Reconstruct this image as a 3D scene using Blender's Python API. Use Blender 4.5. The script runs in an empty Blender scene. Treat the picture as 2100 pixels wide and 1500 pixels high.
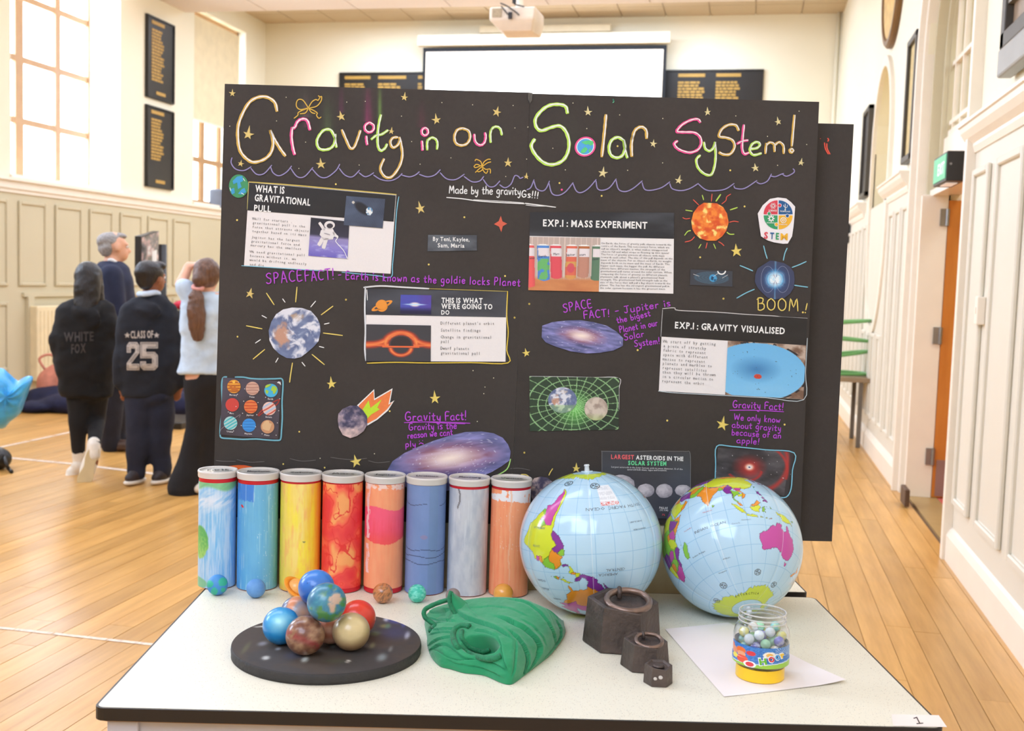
import bpy, bmesh, math, random
import numpy as np
from mathutils import Vector, Matrix, Quaternion
from mathutils.bvhtree import BVHTree
from math import sin, cos, pi, radians, sqrt, atan2, hypot
random.seed(7)
scene = bpy.context.scene
COL = scene.collection
# ---------------------------------------------------------------- camera
FPX, PITCH, ROLL, YAW, TYAW, CH = 2263.8, .078460, .031235, .205814, -.016288, 1.3652
def _cam():
    cp, sp = cos(PITCH), sin(PITCH)
    f = np.array([0, cp, -sp]); r = np.array([1, 0, 0.]); u = np.array([0, sp, cp])
    cr, sr = cos(ROLL), sin(ROLL)
    M = np.array([cr*r+sr*u, -sr*r+cr*u, f])
    B = np.array([[cos(YAW), -sin(YAW), 0], [sin(YAW), cos(YAW), 0], [0, 0, 1]])
    return (B @ M.T).T
CM = _cam()
CO = np.array([0, 0, CH])
cd = bpy.data.cameras.new('camera'); cam = bpy.data.objects.new('camera', cd); COL.objects.link(cam)
cd.sensor_width = 36; cd.lens = 36*FPX/2100; cd.clip_start = .05; cd.clip_end = 200
cam.matrix_world = Matrix([[CM[0][i], CM[1][i], -CM[2][i], CO[i]] for i in range(3)] + [[0, 0, 0, 1]])
cd.dof.use_dof = True; cd.dof.focus_distance = 2.05; cd.dof.aperture_fstop = 7.5
scene.camera = cam
# ---------------------------------------------------------------- exposure, world, lights
vs = scene.view_settings
vs.view_transform = 'Standard'; vs.look = 'None'; vs.gamma = 1; vs.use_curve_mapping = False
vs.exposure = 0.13
w = bpy.data.worlds.new('sky'); scene.world = w; w.use_nodes = True
w.node_tree.nodes['Background'].inputs[0].default_value = (.93, .96, 1, 1)
w.node_tree.nodes['Background'].inputs[1].default_value = 5.0
CEIL, CEIL2, YB, XL, XR, Y0 = 4.62, 5.03, 15.6, -7.15, 1.10, -4.0
def area(name, loc, rot, sx, sy, power, col):
    l = bpy.data.lights.new(name, 'AREA'); l.shape = 'RECTANGLE'; l.size = sx; l.size_y = sy
    l.energy = power; l.color = [c*k for c, k in zip(col, (.91, 1.11, 1.50))]
    o = bpy.data.objects.new(name, l); o.location = loc; o.rotation_euler = rot; COL.objects.link(o)
    return o
LK = 1.0
area('bounced_flash_light', (-.9, -1.6, 3.6), (radians(40), 0, radians(-8)), 2.6, 1.8, 66*LK, (1, .985, .955))
for yy in (-1.0, 2.6, 6.2, 8.6):
    area('ceiling_lamp_light', (-3.1, yy, CEIL-.06), (0, 0, 0), 4.4, 1.2, 58*LK, (1, .965, .90))
area('ceiling_lamp_light_rear', (-3.0, 14.3, CEIL2-.06), (0, 0, 0), 5.5, 1.0, 150*LK, (1, .985, .93))
area('ceiling_fill_light', (-3.0, 11.6, CEIL-.06), (0, 0, 0), 5.0, 1.0, 56*LK, (1, .98, .91))  # unseen fill light under the far part of the main ceiling
WIN = [(1.7, 3.65), (5.7, 7.65), (9.75, 11.7), (13.43, 14.95)]
for a, b in WIN[:3]:
    area('window_daylight', (XL-.75, (a+b)/2, 3.4), (0, radians(-90), 0), 2.4, b-a+.2, 150*LK, (.92, .96, 1))

# ---------------------------------------------------------------- pixel helpers (2100 x 1500 frame)
def ray(x, y):
    c = np.array([(x-1050)/FPX, -(y-750)/FPX, 1.]); return CM.T @ c
def onz(x, y, z=0.): r = ray(x, y); return CO + r*((z-CH)/r[2])
def onx(x, y, X): r = ray(x, y); return CO + r*(X/r[0])
def ony(x, y, Y): r = ray(x, y); return CO + r*(Y/r[1])
def ond(x, y, d): return CO + ray(x, y)*d
def onpl(x, y, P0, n): r = ray(x, y); return CO + r*(np.dot(P0-CO, n)/np.dot(r, n))
def proj(P): c = CM @ (np.array(P, float)-CO); return 1050+FPX*c[0]/c[2], 750-FPX*c[1]/c[2], c[2]
# table frame
TO = onz(190, 1452, .75); TA = YAW + (-TYAW)  # direction angles
ex = onz(1940, 1495, .75) - TO; ex /= np.linalg.norm(ex); ey = np.array([-ex[1], ex[0], 0.]); ez = np.array([0, 0, 1.])
TZ = atan2(ex[1], ex[0])
def T(a, b, c=0.): return TO + ex*a + ey*b + ez*c

# ---------------------------------------------------------------- colour / material helpers
def s2l(c): c = np.asarray(c, float)/255.; return np.where(c <= .04045, c/12.92, ((c+.055)/1.055)**2.4)
def rgb(*c): return tuple(float(v) for v in s2l(c))
MATS = {}
def mat(name, col, rough=.6, metal=0., vary=.06, vscale=8., bump=0., bscale=60., stretch=None, spec=None, coat=0., emit=None, trans=0., ior=1.45, attr=False, sss=0):
    if name in MATS: return MATS[name]
    m = bpy.data.materials.new(name); m.use_nodes = True; nt = m.node_tree; N = nt.nodes; L = nt.links
    b = N['Principled BSDF']
    b.inputs['Roughness'].default_value = rough; b.inputs['Metallic'].default_value = metal
    if coat: b.inputs['Coat Weight'].default_value = coat; b.inputs['Coat Roughness'].default_value = .05
    if spec is not None: b.inputs['Specular IOR Level'].default_value = spec
    if trans: b.inputs['Transmission Weight'].default_value = trans; b.inputs['IOR'].default_value = ior
    if sss: b.inputs['Subsurface Weight'].default_value = sss; b.inputs['Subsurface Scale'].default_value = .01
    tc = N.new('ShaderNodeTexCoord'); mp = N.new('ShaderNodeMapping'); L.new(tc.outputs['Object'], mp.inputs[0])
    if stretch: mp.inputs['Scale'].default_value = stretch
    nz = N.new('ShaderNodeTexNoise'); nz.inputs['Scale'].default_value = vscale; nz.inputs['Detail'].default_value = 4
    L.new(mp.outputs[0], nz.inputs['Vector'])
    mr = N.new('ShaderNodeMapRange'); mr.inputs[1].default_value = .3; mr.inputs[2].default_value = .7
    mr.inputs[3].default_value = 1-vary; mr.inputs[4].default_value = 1+vary; L.new(nz.outputs['Fac'], mr.inputs[0])
    mx = N.new('ShaderNodeMix'); mx.data_type = 'RGBA'; mx.blend_type = 'MULTIPLY'; mx.inputs[0].default_value = 1
    if attr:
        at = N.new('ShaderNodeAttribute'); at.attribute_name = 'Col'; L.new(at.outputs['Color'], mx.inputs[6])
    else: mx.inputs[6].default_value = (*col, 1)
    L.new(mr.outputs[0], mx.inputs[7]); L.new(mx.outputs[2], b.inputs['Base Color'])
    if bump:
        n2 = N.new('ShaderNodeTexNoise'); n2.inputs['Scale'].default_value = bscale; n2.inputs['Detail'].default_value = 3
        L.new(mp.outputs[0], n2.inputs['Vector'])
        bp = N.new('ShaderNodeBump'); bp.inputs['Strength'].default_value = bump; bp.inputs['Distance'].default_value = .01
        L.new(n2.outputs['Fac'], bp.inputs['Height']); L.new(bp.outputs[0], b.inputs['Normal'])
    if emit: b.inputs['Emission Color'].default_value = (*emit[0], 1); b.inputs['Emission Strength'].default_value = emit[1]
    MATS[name] = m; return m
def cmat(name, *c, **k): return mat(name, rgb(*c), **k)
# ---------------------------------------------------------------- object helpers
def link(name, me, parent=None):
    o = bpy.data.objects.new(name, me); COL.objects.link(o)
    if parent is not None:
        o.parent = parent; o.matrix_parent_inverse = Matrix.Translation(WL[parent.name]).inverted()
        WL[o.name] = Vector((0, 0, 0))
    else: WL[o.name] = Vector((0, 0, 0))
    return o
WL = {}
def thing(name, label, cat, loc, group=None):
    o = bpy.data.objects.new(name, None); COL.objects.link(o); o.location = [float(v) for v in loc]
    o.empty_display_size = .05; WL[o.name] = Vector(o.location)
    tag(o, label, cat, group); return o
def tag(o, label=None, cat=None, group=None, kind=None):
    if label: o['label'] = label
    if cat: o['category'] = cat
    if group: o['group'] = group
    if kind: o['kind'] = kind
    return o
def mk(name, V, F, m, parent=None, smooth=False, cols=None, fcols=None, label=None, recenter=False):
    me = bpy.data.meshes.new(name)
    V = np.asarray(V, float)
    if recenter and parent is None:
        c0 = np.array([(V[:, 0].min()+V[:, 0].max())/2, (V[:, 1].min()+V[:, 1].max())/2, V[:, 2].min()])
    else: c0 = np.zeros(3)
    me.from_pydata((V-c0).tolist(), [], F if isinstance(F, list) else np.asarray(F).tolist())
    if cols is not None:
        a = me.color_attributes.new('Col', 'FLOAT_COLOR', 'POINT')
        c = np.ones((len(V), 4), np.float32); c[:, :3] = cols; a.data.foreach_set('color', c.ravel())
    if fcols is not None:
        a = me.color_attributes.new('Col', 'FLOAT_COLOR', 'CORNER')
        ls = np.zeros(len(me.polygons), np.int32); me.polygons.foreach_get('loop_total', ls)
        c = np.ones((len(me.polygons), 4), np.float32); c[:, :3] = fcols; c = np.repeat(c, ls, 0)
        a.data.foreach_set('color', c.ravel())
    if smooth: me.polygons.foreach_set('use_smooth', [True]*len(me.polygons))
    me.materials.append(m); me.update()
    o = link(name, me, parent)
    if recenter and parent is None: o.location = c0.tolist(); WL[o.name] = Vector(c0.tolist())
    if label: o['label'] = label
    return o
class MB:
    def __init__(s): s.v = []; s.f = []; s.c = []; s.col = (1, 1, 1)
    def add(s, V, F):
        n = len(s.v); s.v += [tuple(map(float, p)) for p in V]; s.f += [tuple(i+n for i in f) for f in F]; s.c += [s.col]*len(F); return s
    def box(s, c, h, ax=None):
        c = np.array(c, float); a = ax if ax is not None else (np.array([1., 0, 0]), np.array([0, 1., 0]), np.array([0, 0, 1.]))
        V = [c + a[0]*h[0]*i + a[1]*h[1]*j + a[2]*h[2]*k for k in (-1, 1) for j in (-1, 1) for i in (-1, 1)]
        return s.add(V, [(0, 2, 3, 1), (4, 5, 7, 6), (0, 1, 5, 4), (2, 6, 7, 3), (0, 4, 6, 2), (1, 3, 7, 5)])
    def bb(s, x0, x1, y0, y1, z0, z1): return s.box(((x0+x1)/2, (y0+y1)/2, (z0+z1)/2), (abs(x1-x0)/2, abs(y1-y0)/2, abs(z1-z0)/2))
    def cyl(s, p0, p1, r0, r1=None, n=16, cap=True):
        r1 = r0 if r1 is None else r1; p0 = np.array(p0, float); p1 = np.array(p1, float)
        d = p1-p0; d /= np.linalg.norm(d)+1e-12; u = np.cross(d, [0, 0, 1.] if abs(d[2]) < .9 else [1., 0, 0]); u /= np.linalg.norm(u); v = np.cross(d, u)
        V = []
        for p, r in ((p0, r0), (p1, r1)): V += [p + r*(cos(2*pi*i/n)*u + sin(2*pi*i/n)*v) for i in range(n)]
        F = [(i, (i+1) % n, n+(i+1) % n, n+i) for i in range(n)]
        if cap: F += [tuple(range(n))[::-1], tuple(range(n, 2*n))]
        return s.add(V, F)
    def tube(s, P, r, n=8, closed=False, cap=True):
        P = [np.array(p, float) for p in P]; m = len(P); R = r if hasattr(r, '__len__') else [r]*m
        V = []; u = None
        for i, p in enumerate(P):
            a = P[i-1] if (i > 0 or closed) else P[i]; b = P[(i+1) % m] if (i < m-1 or closed) else P[i]
            d = b-a; d /= np.linalg.norm(d)+1e-12
            if u is None: u = np.cross(d, [0, 0, 1.] if abs(d[2]) < .9 else [1., 0, 0])
            u = u - d*np.dot(u, d); u /= np.linalg.norm(u)+1e-12; v = np.cross(d, u)
            V += [p + R[i]*(cos(2*pi*k/n)*u + sin(2*pi*k/n)*v) for k in range(n)]
        F = []
        for i in range(m if closed else m-1):
            j = (i+1) % m; F += [(i*n+k, i*n+(k+1) % n, j*n+(k+1) % n, j*n+k) for k in range(n)]
        if cap and not closed: F += [tuple(range(n))[::-1], tuple(range((m-1)*n, m*n))]
        return s.add(V, F)
    def lathe(s, c, prof, n=40, closed=False, ax=None):
        c = np.array(c, float); a = ax if ax is not None else (np.array([1., 0, 0]), np.array([0, 1., 0]), np.array([0, 0, 1.]))
        V = []; F = []; m = len(prof)
        for r, z in prof: V += [c + a[0]*r*cos(2*pi*i/n) + a[1]*r*sin(2*pi*i/n) + a[2]*z for i in range(n)]
        for j in range(m if closed else m-1):
            k = (j+1) % m; F += [(j*n+i, j*n+(i+1) % n, k*n+(i+1) % n, k*n+i) for i in range(n)]
        return s.add(V, F)
    def sphere(s, c, r, nu=20, nv=12, ax=None):
        c = np.array(c, float); r = np.array(r if hasattr(r, '__len__') else (r, r, r), float)
        a = ax if ax is not None else (np.array([1., 0, 0]), np.array([0, 1., 0]), np.array([0, 0, 1.]))
        V = [c + a[2]*r[2]]
        for j in range(1, nv):
            t = pi*j/nv
            V += [c + a[0]*r[0]*sin(t)*cos(2*pi*i/nu) + a[1]*r[1]*sin(t)*sin(2*pi*i/nu) + a[2]*r[2]*cos(t) for i in range(nu)]
        V.append(c - a[2]*r[2]); F = [(0, 1+i, 1+(i+1) % nu) for i in range(nu)]
        for j in range(nv-2): F += [(1+j*nu+i, 1+(j+1)*nu+i, 1+(j+1)*nu+(i+1) % nu, 1+j*nu+(i+1) % nu) for i in range(nu)]
        b = 1+(nv-2)*nu; e = len(V)-1; F += [(b+i, e, b+(i+1) % nu) for i in range(nu)]
        return s.add(V, F)
    def prism(s, P, off):
        n = len(P); off = np.array(off, float); V = [np.array(p, float) for p in P]; V = V + [p+off for p in V]
        return s.add(V, [tuple(range(n))[::-1], tuple(range(n, 2*n))] + [(i, (i+1) % n, n+(i+1) % n, n+i) for i in range(n)])
    def build(s, name, m, parent=None, smooth=False, label=None, colored=False, recenter=False, bevel=0, seg=2):
        o = mk(name, s.v, s.f, m, parent, False, None, np.array(s.c) if colored else None, label, recenter)
        me = o.data
        bm = bmesh.new(); bm.from_mesh(me); bmesh.ops.recalc_face_normals(bm, faces=bm.faces)
        if bevel: 
            es = [e for e in bm.edges if len(e.link_faces) == 2 and e.calc_face_angle(0) > .5]
            bmesh.ops.bevel(bm, geom=es, offset=bevel, segments=seg, affect='EDGES', profile=.5)
        bm.to_mesh(me); bm.free()
        if smooth:
            me.polygons.foreach_set('use_smooth', [True]*len(me.polygons))
            if smooth is not True:
                try: me.set_sharp_from_angle(angle=smooth)
                except Exception: pass
        return o
def struct(o): o['kind'] = 'structure'; return o
# numpy fractal noise
_rng = np.random.RandomState(3); _L = _rng.rand(64, 64)
def vnoise(x, y):
    x = np.asarray(x, float); y = np.asarray(y, float); xi = np.floor(x).astype(int); yi = np.floor(y).astype(int)
    fx = x-xi; fy = y-yi; fx = fx*fx*(3-2*fx); fy = fy*fy*(3-2*fy)
    g = lambda a, b: _L[a % 64, b % 64]
    return (g(xi, yi)*(1-fx)+g(xi+1, yi)*fx)*(1-fy) + (g(xi, yi+1)*(1-fx)+g(xi+1, yi+1)*fx)*fy
def fbm(x, y, o=5):
    t = 0; a = .5; n = 0
    for i in range(o): t = t + a*vnoise(x*2**i+17*i, y*2**i+31*i); n += a; a *= .5
    return t/n
def mixc(c, d, t):
    t = np.clip(np.asarray(t, float), 0, 1)[..., None]; return np.asarray(c, float)*(1-t) + np.asarray(d, float)*t
def ramp(t, stops):
    t = np.asarray(t, float); out = np.zeros(t.shape+(3,))
    xs = [s_[0] for s_ in stops]
    for k in range(3): out[..., k] = np.interp(t, xs, [s_[1][k] for s_ in stops])
    return out
def inpoly(px, py, poly):
    c = np.zeros(np.shape(px), bool); n = len(poly)
    for i in range(n):
        x1, y1 = poly[i]; x2, y2 = poly[(i+1) % n]
        if y1 == y2: continue
        c ^= ((y1 > py) != (y2 > py)) & (px < (x2-x1)*(py-y1)/(y2-y1)+x1)
    return c
def smooth_path(P, closed=False, k=4):
    P = [np.array(p, float) for p in P]; n = len(P); out = []
    if n < 3 and not closed: 
        return [P[0]+(P[-1]-P[0])*t/4 for t in range(5)]
    R = range(n) if closed else range(n-1)
    for i in R:
        p0 = P[(i-1) % n] if (i > 0 or closed) else P[i]; p1 = P[i]; p2 = P[(i+1) % n]; p3 = P[(i+2) % n] if (i < n-2 or closed) else P[(i+1) % n]
        for j in range(k):
            t = j/k; out.append(.5*((2*p1)+(-p0+p2)*t+(2*p0-5*p1+4*p2-p3)*t*t+(-p0+3*p1-3*p2+p3)*t**3))
    if not closed: out.append(P[-1])
    return out
# ================================================================ ROOM
M_wall = cmat('cream_wall_paint', 244, 236, 212, rough=.7, vary=.015, vscale=1.5, bump=.02, bscale=80)
M_dado = cmat('sage_cream_panel_paint', 208, 198, 168, rough=.5, vary=.02, vscale=1.2)
M_dadoR = cmat('off_white_panel_paint', 226, 219, 202, rough=.45, vary=.02, vscale=1.2)
M_trimw = cmat('white_gloss_trim', 244, 234, 218, rough=.35, vary=.02)
M_tile = cmat('ceiling_tile_white', 232, 218, 206, rough=.9, vary=.03, vscale=40)
M_tile2 = cmat('ceiling_tile_cream', 205, 184, 152, rough=.9, vary=.03, vscale=40)
M_black = cmat('black_painted_board', 34, 31, 28, rough=.4, vary=.1)
M_gold = cmat('gold_leaf_lettering', 190, 150, 70, rough=.5, vary=.15, vscale=90)
M_steel = cmat('brushed_steel', 150, 148, 145, rough=.35, metal=.8)
M_dark = cmat('dark_metal', 60, 54, 50, rough=.5, metal=.3)
TH = .5
def wall_side(name, X, out, y0, y1, z0, z1, ops, m):
    """wall in the plane x=X, thickness towards out (+-1); ops = (ya, yb, zlo, zhi function of y)"""
    mb = MB(); ys = [y0]; spans = []
    ops = sorted(ops, key=lambda o: o[0]); cur = y0
    for ya, yb, lo, hi in ops:
        if ya > cur: mb.bb(X, X+out*TH, cur, ya, z0, z1)
        n = 1 if not callable(hi) and not callable(lo) else 28
        for i in range(n):
            a = ya+(yb-ya)*i/n; b = ya+(yb-ya)*(i+1)/n
            la, lb = (lo(a), lo(b)) if callable(lo) else (lo, lo); ha, hb = (hi(a), hi(b)) if callable(hi) else (hi, hi)
            if max(la, lb) > z0+.001: mb.prism([(X, a, z0), (X, b, z0), (X, b, lb), (X, a, la)], (out*TH, 0, 0))
            if min(ha, hb) < z1-.001: mb.prism([(X, a, ha), (X, b, hb), (X, b, z1), (X, a, z1)], (out*TH, 0, 0))
        cur = yb
    if cur < y1: mb.bb(X, X+out*TH, cur, y1, z0, z1)
    return struct(mb.build(name, m))
WZ0, WZ1 = 2.24, 4.75
wall_left = wall_side('wall_left', XL, -1, Y0, YB+.5, -.1, 5.6, [(a, b, WZ0, WZ1 if i == 3 else 4.60) for i, (a, b) in enumerate(WIN)], M_wall)
# arches on the right wall
AY0, AY1, ASP = 6.02, 7.80, 2.85
def arch(c, hw, sp, k=1.): return lambda y: sp + k*sqrt(max(0, hw*hw-(y-c)**2))
AC = (AY0+AY1)/2; AH = (AY1-AY0)/2
NY0, NY1 = 9.45, 10.65; NC = (NY0+NY1)/2; NH = .6
wall_right = wall_side('wall_right', XR, 1, Y0, YB+.5, -.1, 5.6,
    [(AY0, AY1, -.1, arch(AC, AH, ASP)), (NY0, NY1, lambda y: 1.95-.9*sqrt(max(0, 1-((y-NC)/NH)**2)), arch(NC, NH, 2.6, 1.12))], M_wall)
wall_back = struct(MB().bb(XL-.5, XR+.5, YB, YB+.3, -.1, 5.6).build('wall_back', M_wall))
wall_front = struct(MB().bb(XL-.5, XR+.5, Y0-.3, Y0, -.1, 5.6).build('wall_front', M_wall))
# ceiling: base slab plus lay-in tiles
ceiling = struct(MB().bb(XL-.5, XR+.5, Y0-.3, 13.2, CEIL+.02, CEIL+.14).build('ceiling', cmat('ceiling_grid_cream', 214, 200, 180, rough=.8)))
struct(MB().bb(XL-.5, XR+.5, 13.2, YB+.3, CEIL2+.02, CEIL2+.14).bb(XL-.5, XR+.5, 13.2, 13.24, CEIL+.02, CEIL2+.14).build('ceiling_rear', cmat('ceiling_grid_cream', 214, 200, 180)))
def tile_mesh(sx, sy):
    mb = MB().bb(.008, sx-.008, .008, sy-.008, 0, .024); me = bpy.data.meshes.new('ceiling_tile')
    me.from_pydata(mb.v, [], mb.f); me.update(); return me
tm = tile_mesh(1.2, 1.2); tm.materials.append(M_tile); tm2 = tile_mesh(.6, .6); tm2.materials.append(M_tile2)
n = 0
for j in range(4):
    for i in range(7):
        o = bpy.data.objects.new('ceiling_tile', tm); COL.objects.link(o); o.parent = ceiling
        o.location = (XL-.09+i*1.2, 8.4+j*1.2, CEIL); 
mbt = MB()
for j in range(10):
    for i in range(7):
        mbt.bb(XL-.09+i*1.2+.008, XL-.09+(i+1)*1.2-.008, -3.6+j*1.2+.008, -3.6+(j+1)*1.2-.008, CEIL, CEIL+.024)
o = mbt.build('ceiling_tiles_behind_view', M_tile, ceiling); o['kind'] = 'stuff'
rc = bpy.data.objects['ceiling_rear']
for j in range(4):
    for i in range(14):
        o = bpy.data.objects.new('ceiling_tile', tm2); COL.objects.link(o); o.parent = rc; o.location = (XL-.09+i*.6, 13.25+j*.6, CEIL2)
# ---------------------------------------------------------------- floor planks
def wood(name, c1, c2):
    m = bpy.data.materials.new(name); m.use_nodes = True; nt = m.node_tree; N = nt.nodes; L = nt.links; b = N['Principled BSDF']
    g = N.new('ShaderNodeNewGeometry'); oi = N.new('ShaderNodeObjectInfo'); mp = N.new('ShaderNodeMapping'); L.new(g.outputs['Position'], mp.inputs[0]); mp.inputs['Scale'].default_value = (14, 1.1, 14)
    ad = N.new('ShaderNodeVectorMath'); ad.operation = 'ADD'; L.new(mp.outputs[0], ad.inputs[0])
    sc = N.new('ShaderNodeVectorMath'); sc.operation = 'SCALE'; sc.inputs[0].default_value = (31, 17, 5); L.new(oi.outputs['Random'], sc.inputs['Scale']); L.new(sc.outputs[0], ad.inputs[1])
    nz = N.new('ShaderNodeTexNoise'); nz.inputs['Scale'].default_value = 1.6; nz.inputs['Detail'].default_value = 8; nz.inputs['Roughness'].default_value = .65; L.new(ad.outputs[0], nz.inputs['Vector'])
    r = N.new('ShaderNodeValToRGB'); L.new(nz.outputs['Fac'], r.inputs[0]); r.color_ramp.elements[0].color = (*c1, 1); r.color_ramp.elements[0].position = .3; r.color_ramp.elements[1].color = (*c2, 1); r.color_ramp.elements[1].position = .72
    h = N.new('ShaderNodeHueSaturation'); mr = N.new('ShaderNodeMapRange'); mr.inputs[3].default_value = .86; mr.inputs[4].default_value = 1.1; L.new(oi.outputs['Random'], mr.inputs[0]); L.new(mr.outputs[0], h.inputs['Value']); L.new(r.outputs[0], h.inputs['Color'])
    L.new(h.outputs[0], b.inputs['Base Color']); b.inputs['Roughness'].default_value = .34; b.inputs['Specular IOR Level'].default_value = .5
    n3 = N.new('ShaderNodeTexNoise'); n3.inputs['Scale'].default_value = 2.2; L.new(g.outputs['Position'], n3.inputs['Vector']); m3 = N.new('ShaderNodeMapRange'); m3.inputs[3].default_value = .24; m3.inputs[4].default_value = .44; L.new(n3.outputs[0], m3.inputs[0]); L.new(m3.outputs[0], b.inputs['Roughness'])
    bp = N.new('ShaderNodeBump'); bp.inputs['Strength'].default_value = .05; L.new(nz.outputs['Fac'], bp.inputs['Height']); L.new(bp.outputs[0], b.inputs['Normal'])
    return m
M_wood = wood('honey_maple_floorboards', rgb(192, 140, 72), rgb(224, 172, 98))
floor = struct(MB().bb(XL-.5, XR+3, Y0-.3, YB+.3, -.1, -.006).build('floor', cmat('dark_floor_joint', 112, 84, 56, rough=.9)))
PW = .105; cols_ = int((XR+.0-XL)/PW)+1; plank_cache = {}
cand = []
for i in range(cols_):
    x0 = XL+i*PW; x1 = min(x0+PW, XR); off = random.random()*2.4; y = Y0-off
    if x1-x0 < .02: continue
    while y < YB:
        Lr = random.choice((1.8, 2.2, 2.6)); a, b = max(y, Y0), min(y+Lr, YB)
        if b > a+.05:
            px, py, d = proj(((x0+x1)/2, (a+b)/2, 0)); vis = d > .5 and -150 < px < 2250 and py < 1650
            hid = False
            cand.append((-(1/d if vis and d > 0 else 0), x0, x1, a, b))
        y += Lr
cand.sort(key=lambda c: c[0]); rest = MB()
for k, (s_, x0, x1, a, b) in enumerate(cand):
    if k < 290:
        key = (round(b-a, 2), round(x1-x0, 3))
        if key not in plank_cache:
            q = MB().bb(.0012, x1-x0-.0012, .001, b-a-.001, -.012, 0); me = bpy.data.meshes.new('floorboard'); me.from_pydata(q.v, [], q.f); me.materials.append(M_wood); plank_cache[key] = me
        o = bpy.data.objects.new('floorboard', plank_cache[key]); COL.objects.link(o); o.parent = floor; o.location = (x0, a, random.uniform(-.0006, 0))
    else: rest.bb(x0+.0012, x1-.0012, a+.001, b-.001, -.012, 0)
o = rest.build('distant_floorboards', M_wood, floor); o['kind'] = 'stuff'
# worn court lines on the floor
M_tape = cmat('worn_white_line_paint', 226, 205, 185, rough=.6, vary=.25, vscale=60)
def floor_line(P, w_, name='trim_1'):
    mb = MB(); P = [np.array(p[:2]) for p in P]
    for a, b in zip(P[:-1], P[1:]):
        d = b-a; Ls = np.linalg.norm(d); d /= Ls; nn = np.array([-d[1], d[0]]); s_ = 0
        while s_ < Ls:
            e = min(Ls, s_+random.uniform(.05, .30)); q = [a+d*s_-nn*w_/2, a+d*e-nn*w_/2, a+d*e+nn*w_/2, a+d*s_+nn*w_/2]
            mb.add([(p[0], p[1], .0012) for p in q], [(0, 1, 2, 3)]); s_ = e+random.choice((.004, .01, .03))
    return struct(mb.build(name, M_tape))
def fl(*pts): return [onz(x, y) for x, y in pts]
floor_line(fl((-60, 1282), (305, 1322), (700, 1366)), .022, 'trim_1')
floor_line(fl((-60, 932), (150, 952), (420, 985)), .05, 'trim_2')
floor_line(fl((-60, 930), (0, 918), (144, 887), (330, 850)), .04, 'trim_3')
# ---------------------------------------------------------------- windows
M_wf = cmat('pale_peach_window_paint', 186, 146, 104, rough=.5)
def glass_mat():
    m = bpy.data.materials.new('window_glass'); m.use_nodes = True; nt = m.node_tree; nt.nodes.clear()
    o = nt.nodes.new('ShaderNodeOutputMaterial'); t = nt.nodes.new('ShaderNodeBsdfTransparent'); g = nt.nodes.new('ShaderNodeBsdfGlossy'); g.inputs['Roughness'].default_value = .03
    mx = nt.nodes.new('ShaderNodeMixShader'); f = nt.nodes.new('ShaderNodeLayerWeight'); f.inputs[0].default_value = .06
    tc = nt.nodes.new('ShaderNodeTexCoord'); nz = nt.nodes.new('ShaderNodeTexNoise'); nz.inputs['Scale'].default_value = 3; nt.links.new(tc.outputs['Object'], nz.inputs[0]); rr = nt.nodes.new('ShaderNodeValToRGB'); rr.color_ramp.elements[0].color = (.93, .95, .95, 1); rr.color_ramp.elements[1].color = (1, 1, 1, 1); nt.links.new(nz.outputs[0], rr.inputs[0]); nt.links.new(rr.outputs[0], t.inputs[0])
    nt.links.new(f.outputs['Facing'], mx.inputs[0]); nt.links.new(t.outputs[0], mx.inputs[1]); nt.links.new(g.outputs[0], mx.inputs[2]); nt.links.new(mx.outputs[0], o.inputs[0]); return m
M_glass = glass_mat()
GX = XL-.42
for wi, (a, b) in enumerate(WIN):
    z1 = WZ1 if wi == 3 else 4.60
    fr = MB(); gx = GX if wi < 3 else XL-.15
    # frame members from the photograph's window 3
    vb = [a+.02, a+(b-a)*.115, a+(b-a)*.405, a+(b-a)*.70, b-.02] if wi != 3 else [a+.02, a+.5, a+1.0, b-.02]
    tw = [.05, .05, .032, .026, .05]
    if wi == 2:
        vb = [a+.02, onx(37, 300, gx)[1], onx(116, 300, gx)[1], onx(180, 300, gx)[1]+.02, b+.0]; tw = [.05, .065, .045, .04, .012]
    hz = [WZ0+.02, 2.86, 3.50, 4.14, z1-.02] if wi != 3 else [WZ0+.02, 2.83, 3.42, 4.0, z1-.02]
    pn = [MB()]
    w0 = struct(MB().bb(gx-.02, gx+.03, a, b, WZ0, WZ0+.05).bb(gx-.02, gx+.03, a, b, z1-.05, z1).bb(gx-.02, gx+.03, a, a+.045, WZ0, z1).bb(gx-.02, gx+.03, b-.03, b, WZ0, z1).build('window_%d' % (wi+1), M_wf))
    for v_, t_ in zip(vb[1:-1], tw[1:-1]): MB().bb(gx-.02, gx+.02, v_-t_, v_+t_, WZ0+.04, z1-.04).build('mullion', M_wf, w0)
    for h_ in hz[1:-1]: MB().bb(gx-.018, gx+.018, a+.04, b-.03, h_-.032, h_+.032).build('glazing_bar', M_wf, w0)
    yy_ = [a+.04]+vb[1:-1]+[b-.03]
    for i in range(len(yy_)-1):
        for j in range(4):
            MB().bb(gx-.004, gx, yy_[i], yy_[i+1], hz[j], hz[j+1]).build('pane', M_glass, w0)
    struct(MB().bb(XL-.45 if wi < 3 else XL-.2, XL+.03, a-.02, b+.02, WZ0-.03, WZ0+.005).build('trim_%d' % (10+wi), M_trimw))
    MB().bb(gx+.03, XL-.002, a+.0, a+.004, WZ0, z1).bb(gx+.03, XL-.002, b-.004, b, WZ0, z1).build('reveal_lining', cmat('white_reveal_paint', 252, 250, 244, rough=.6), w0)
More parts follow.
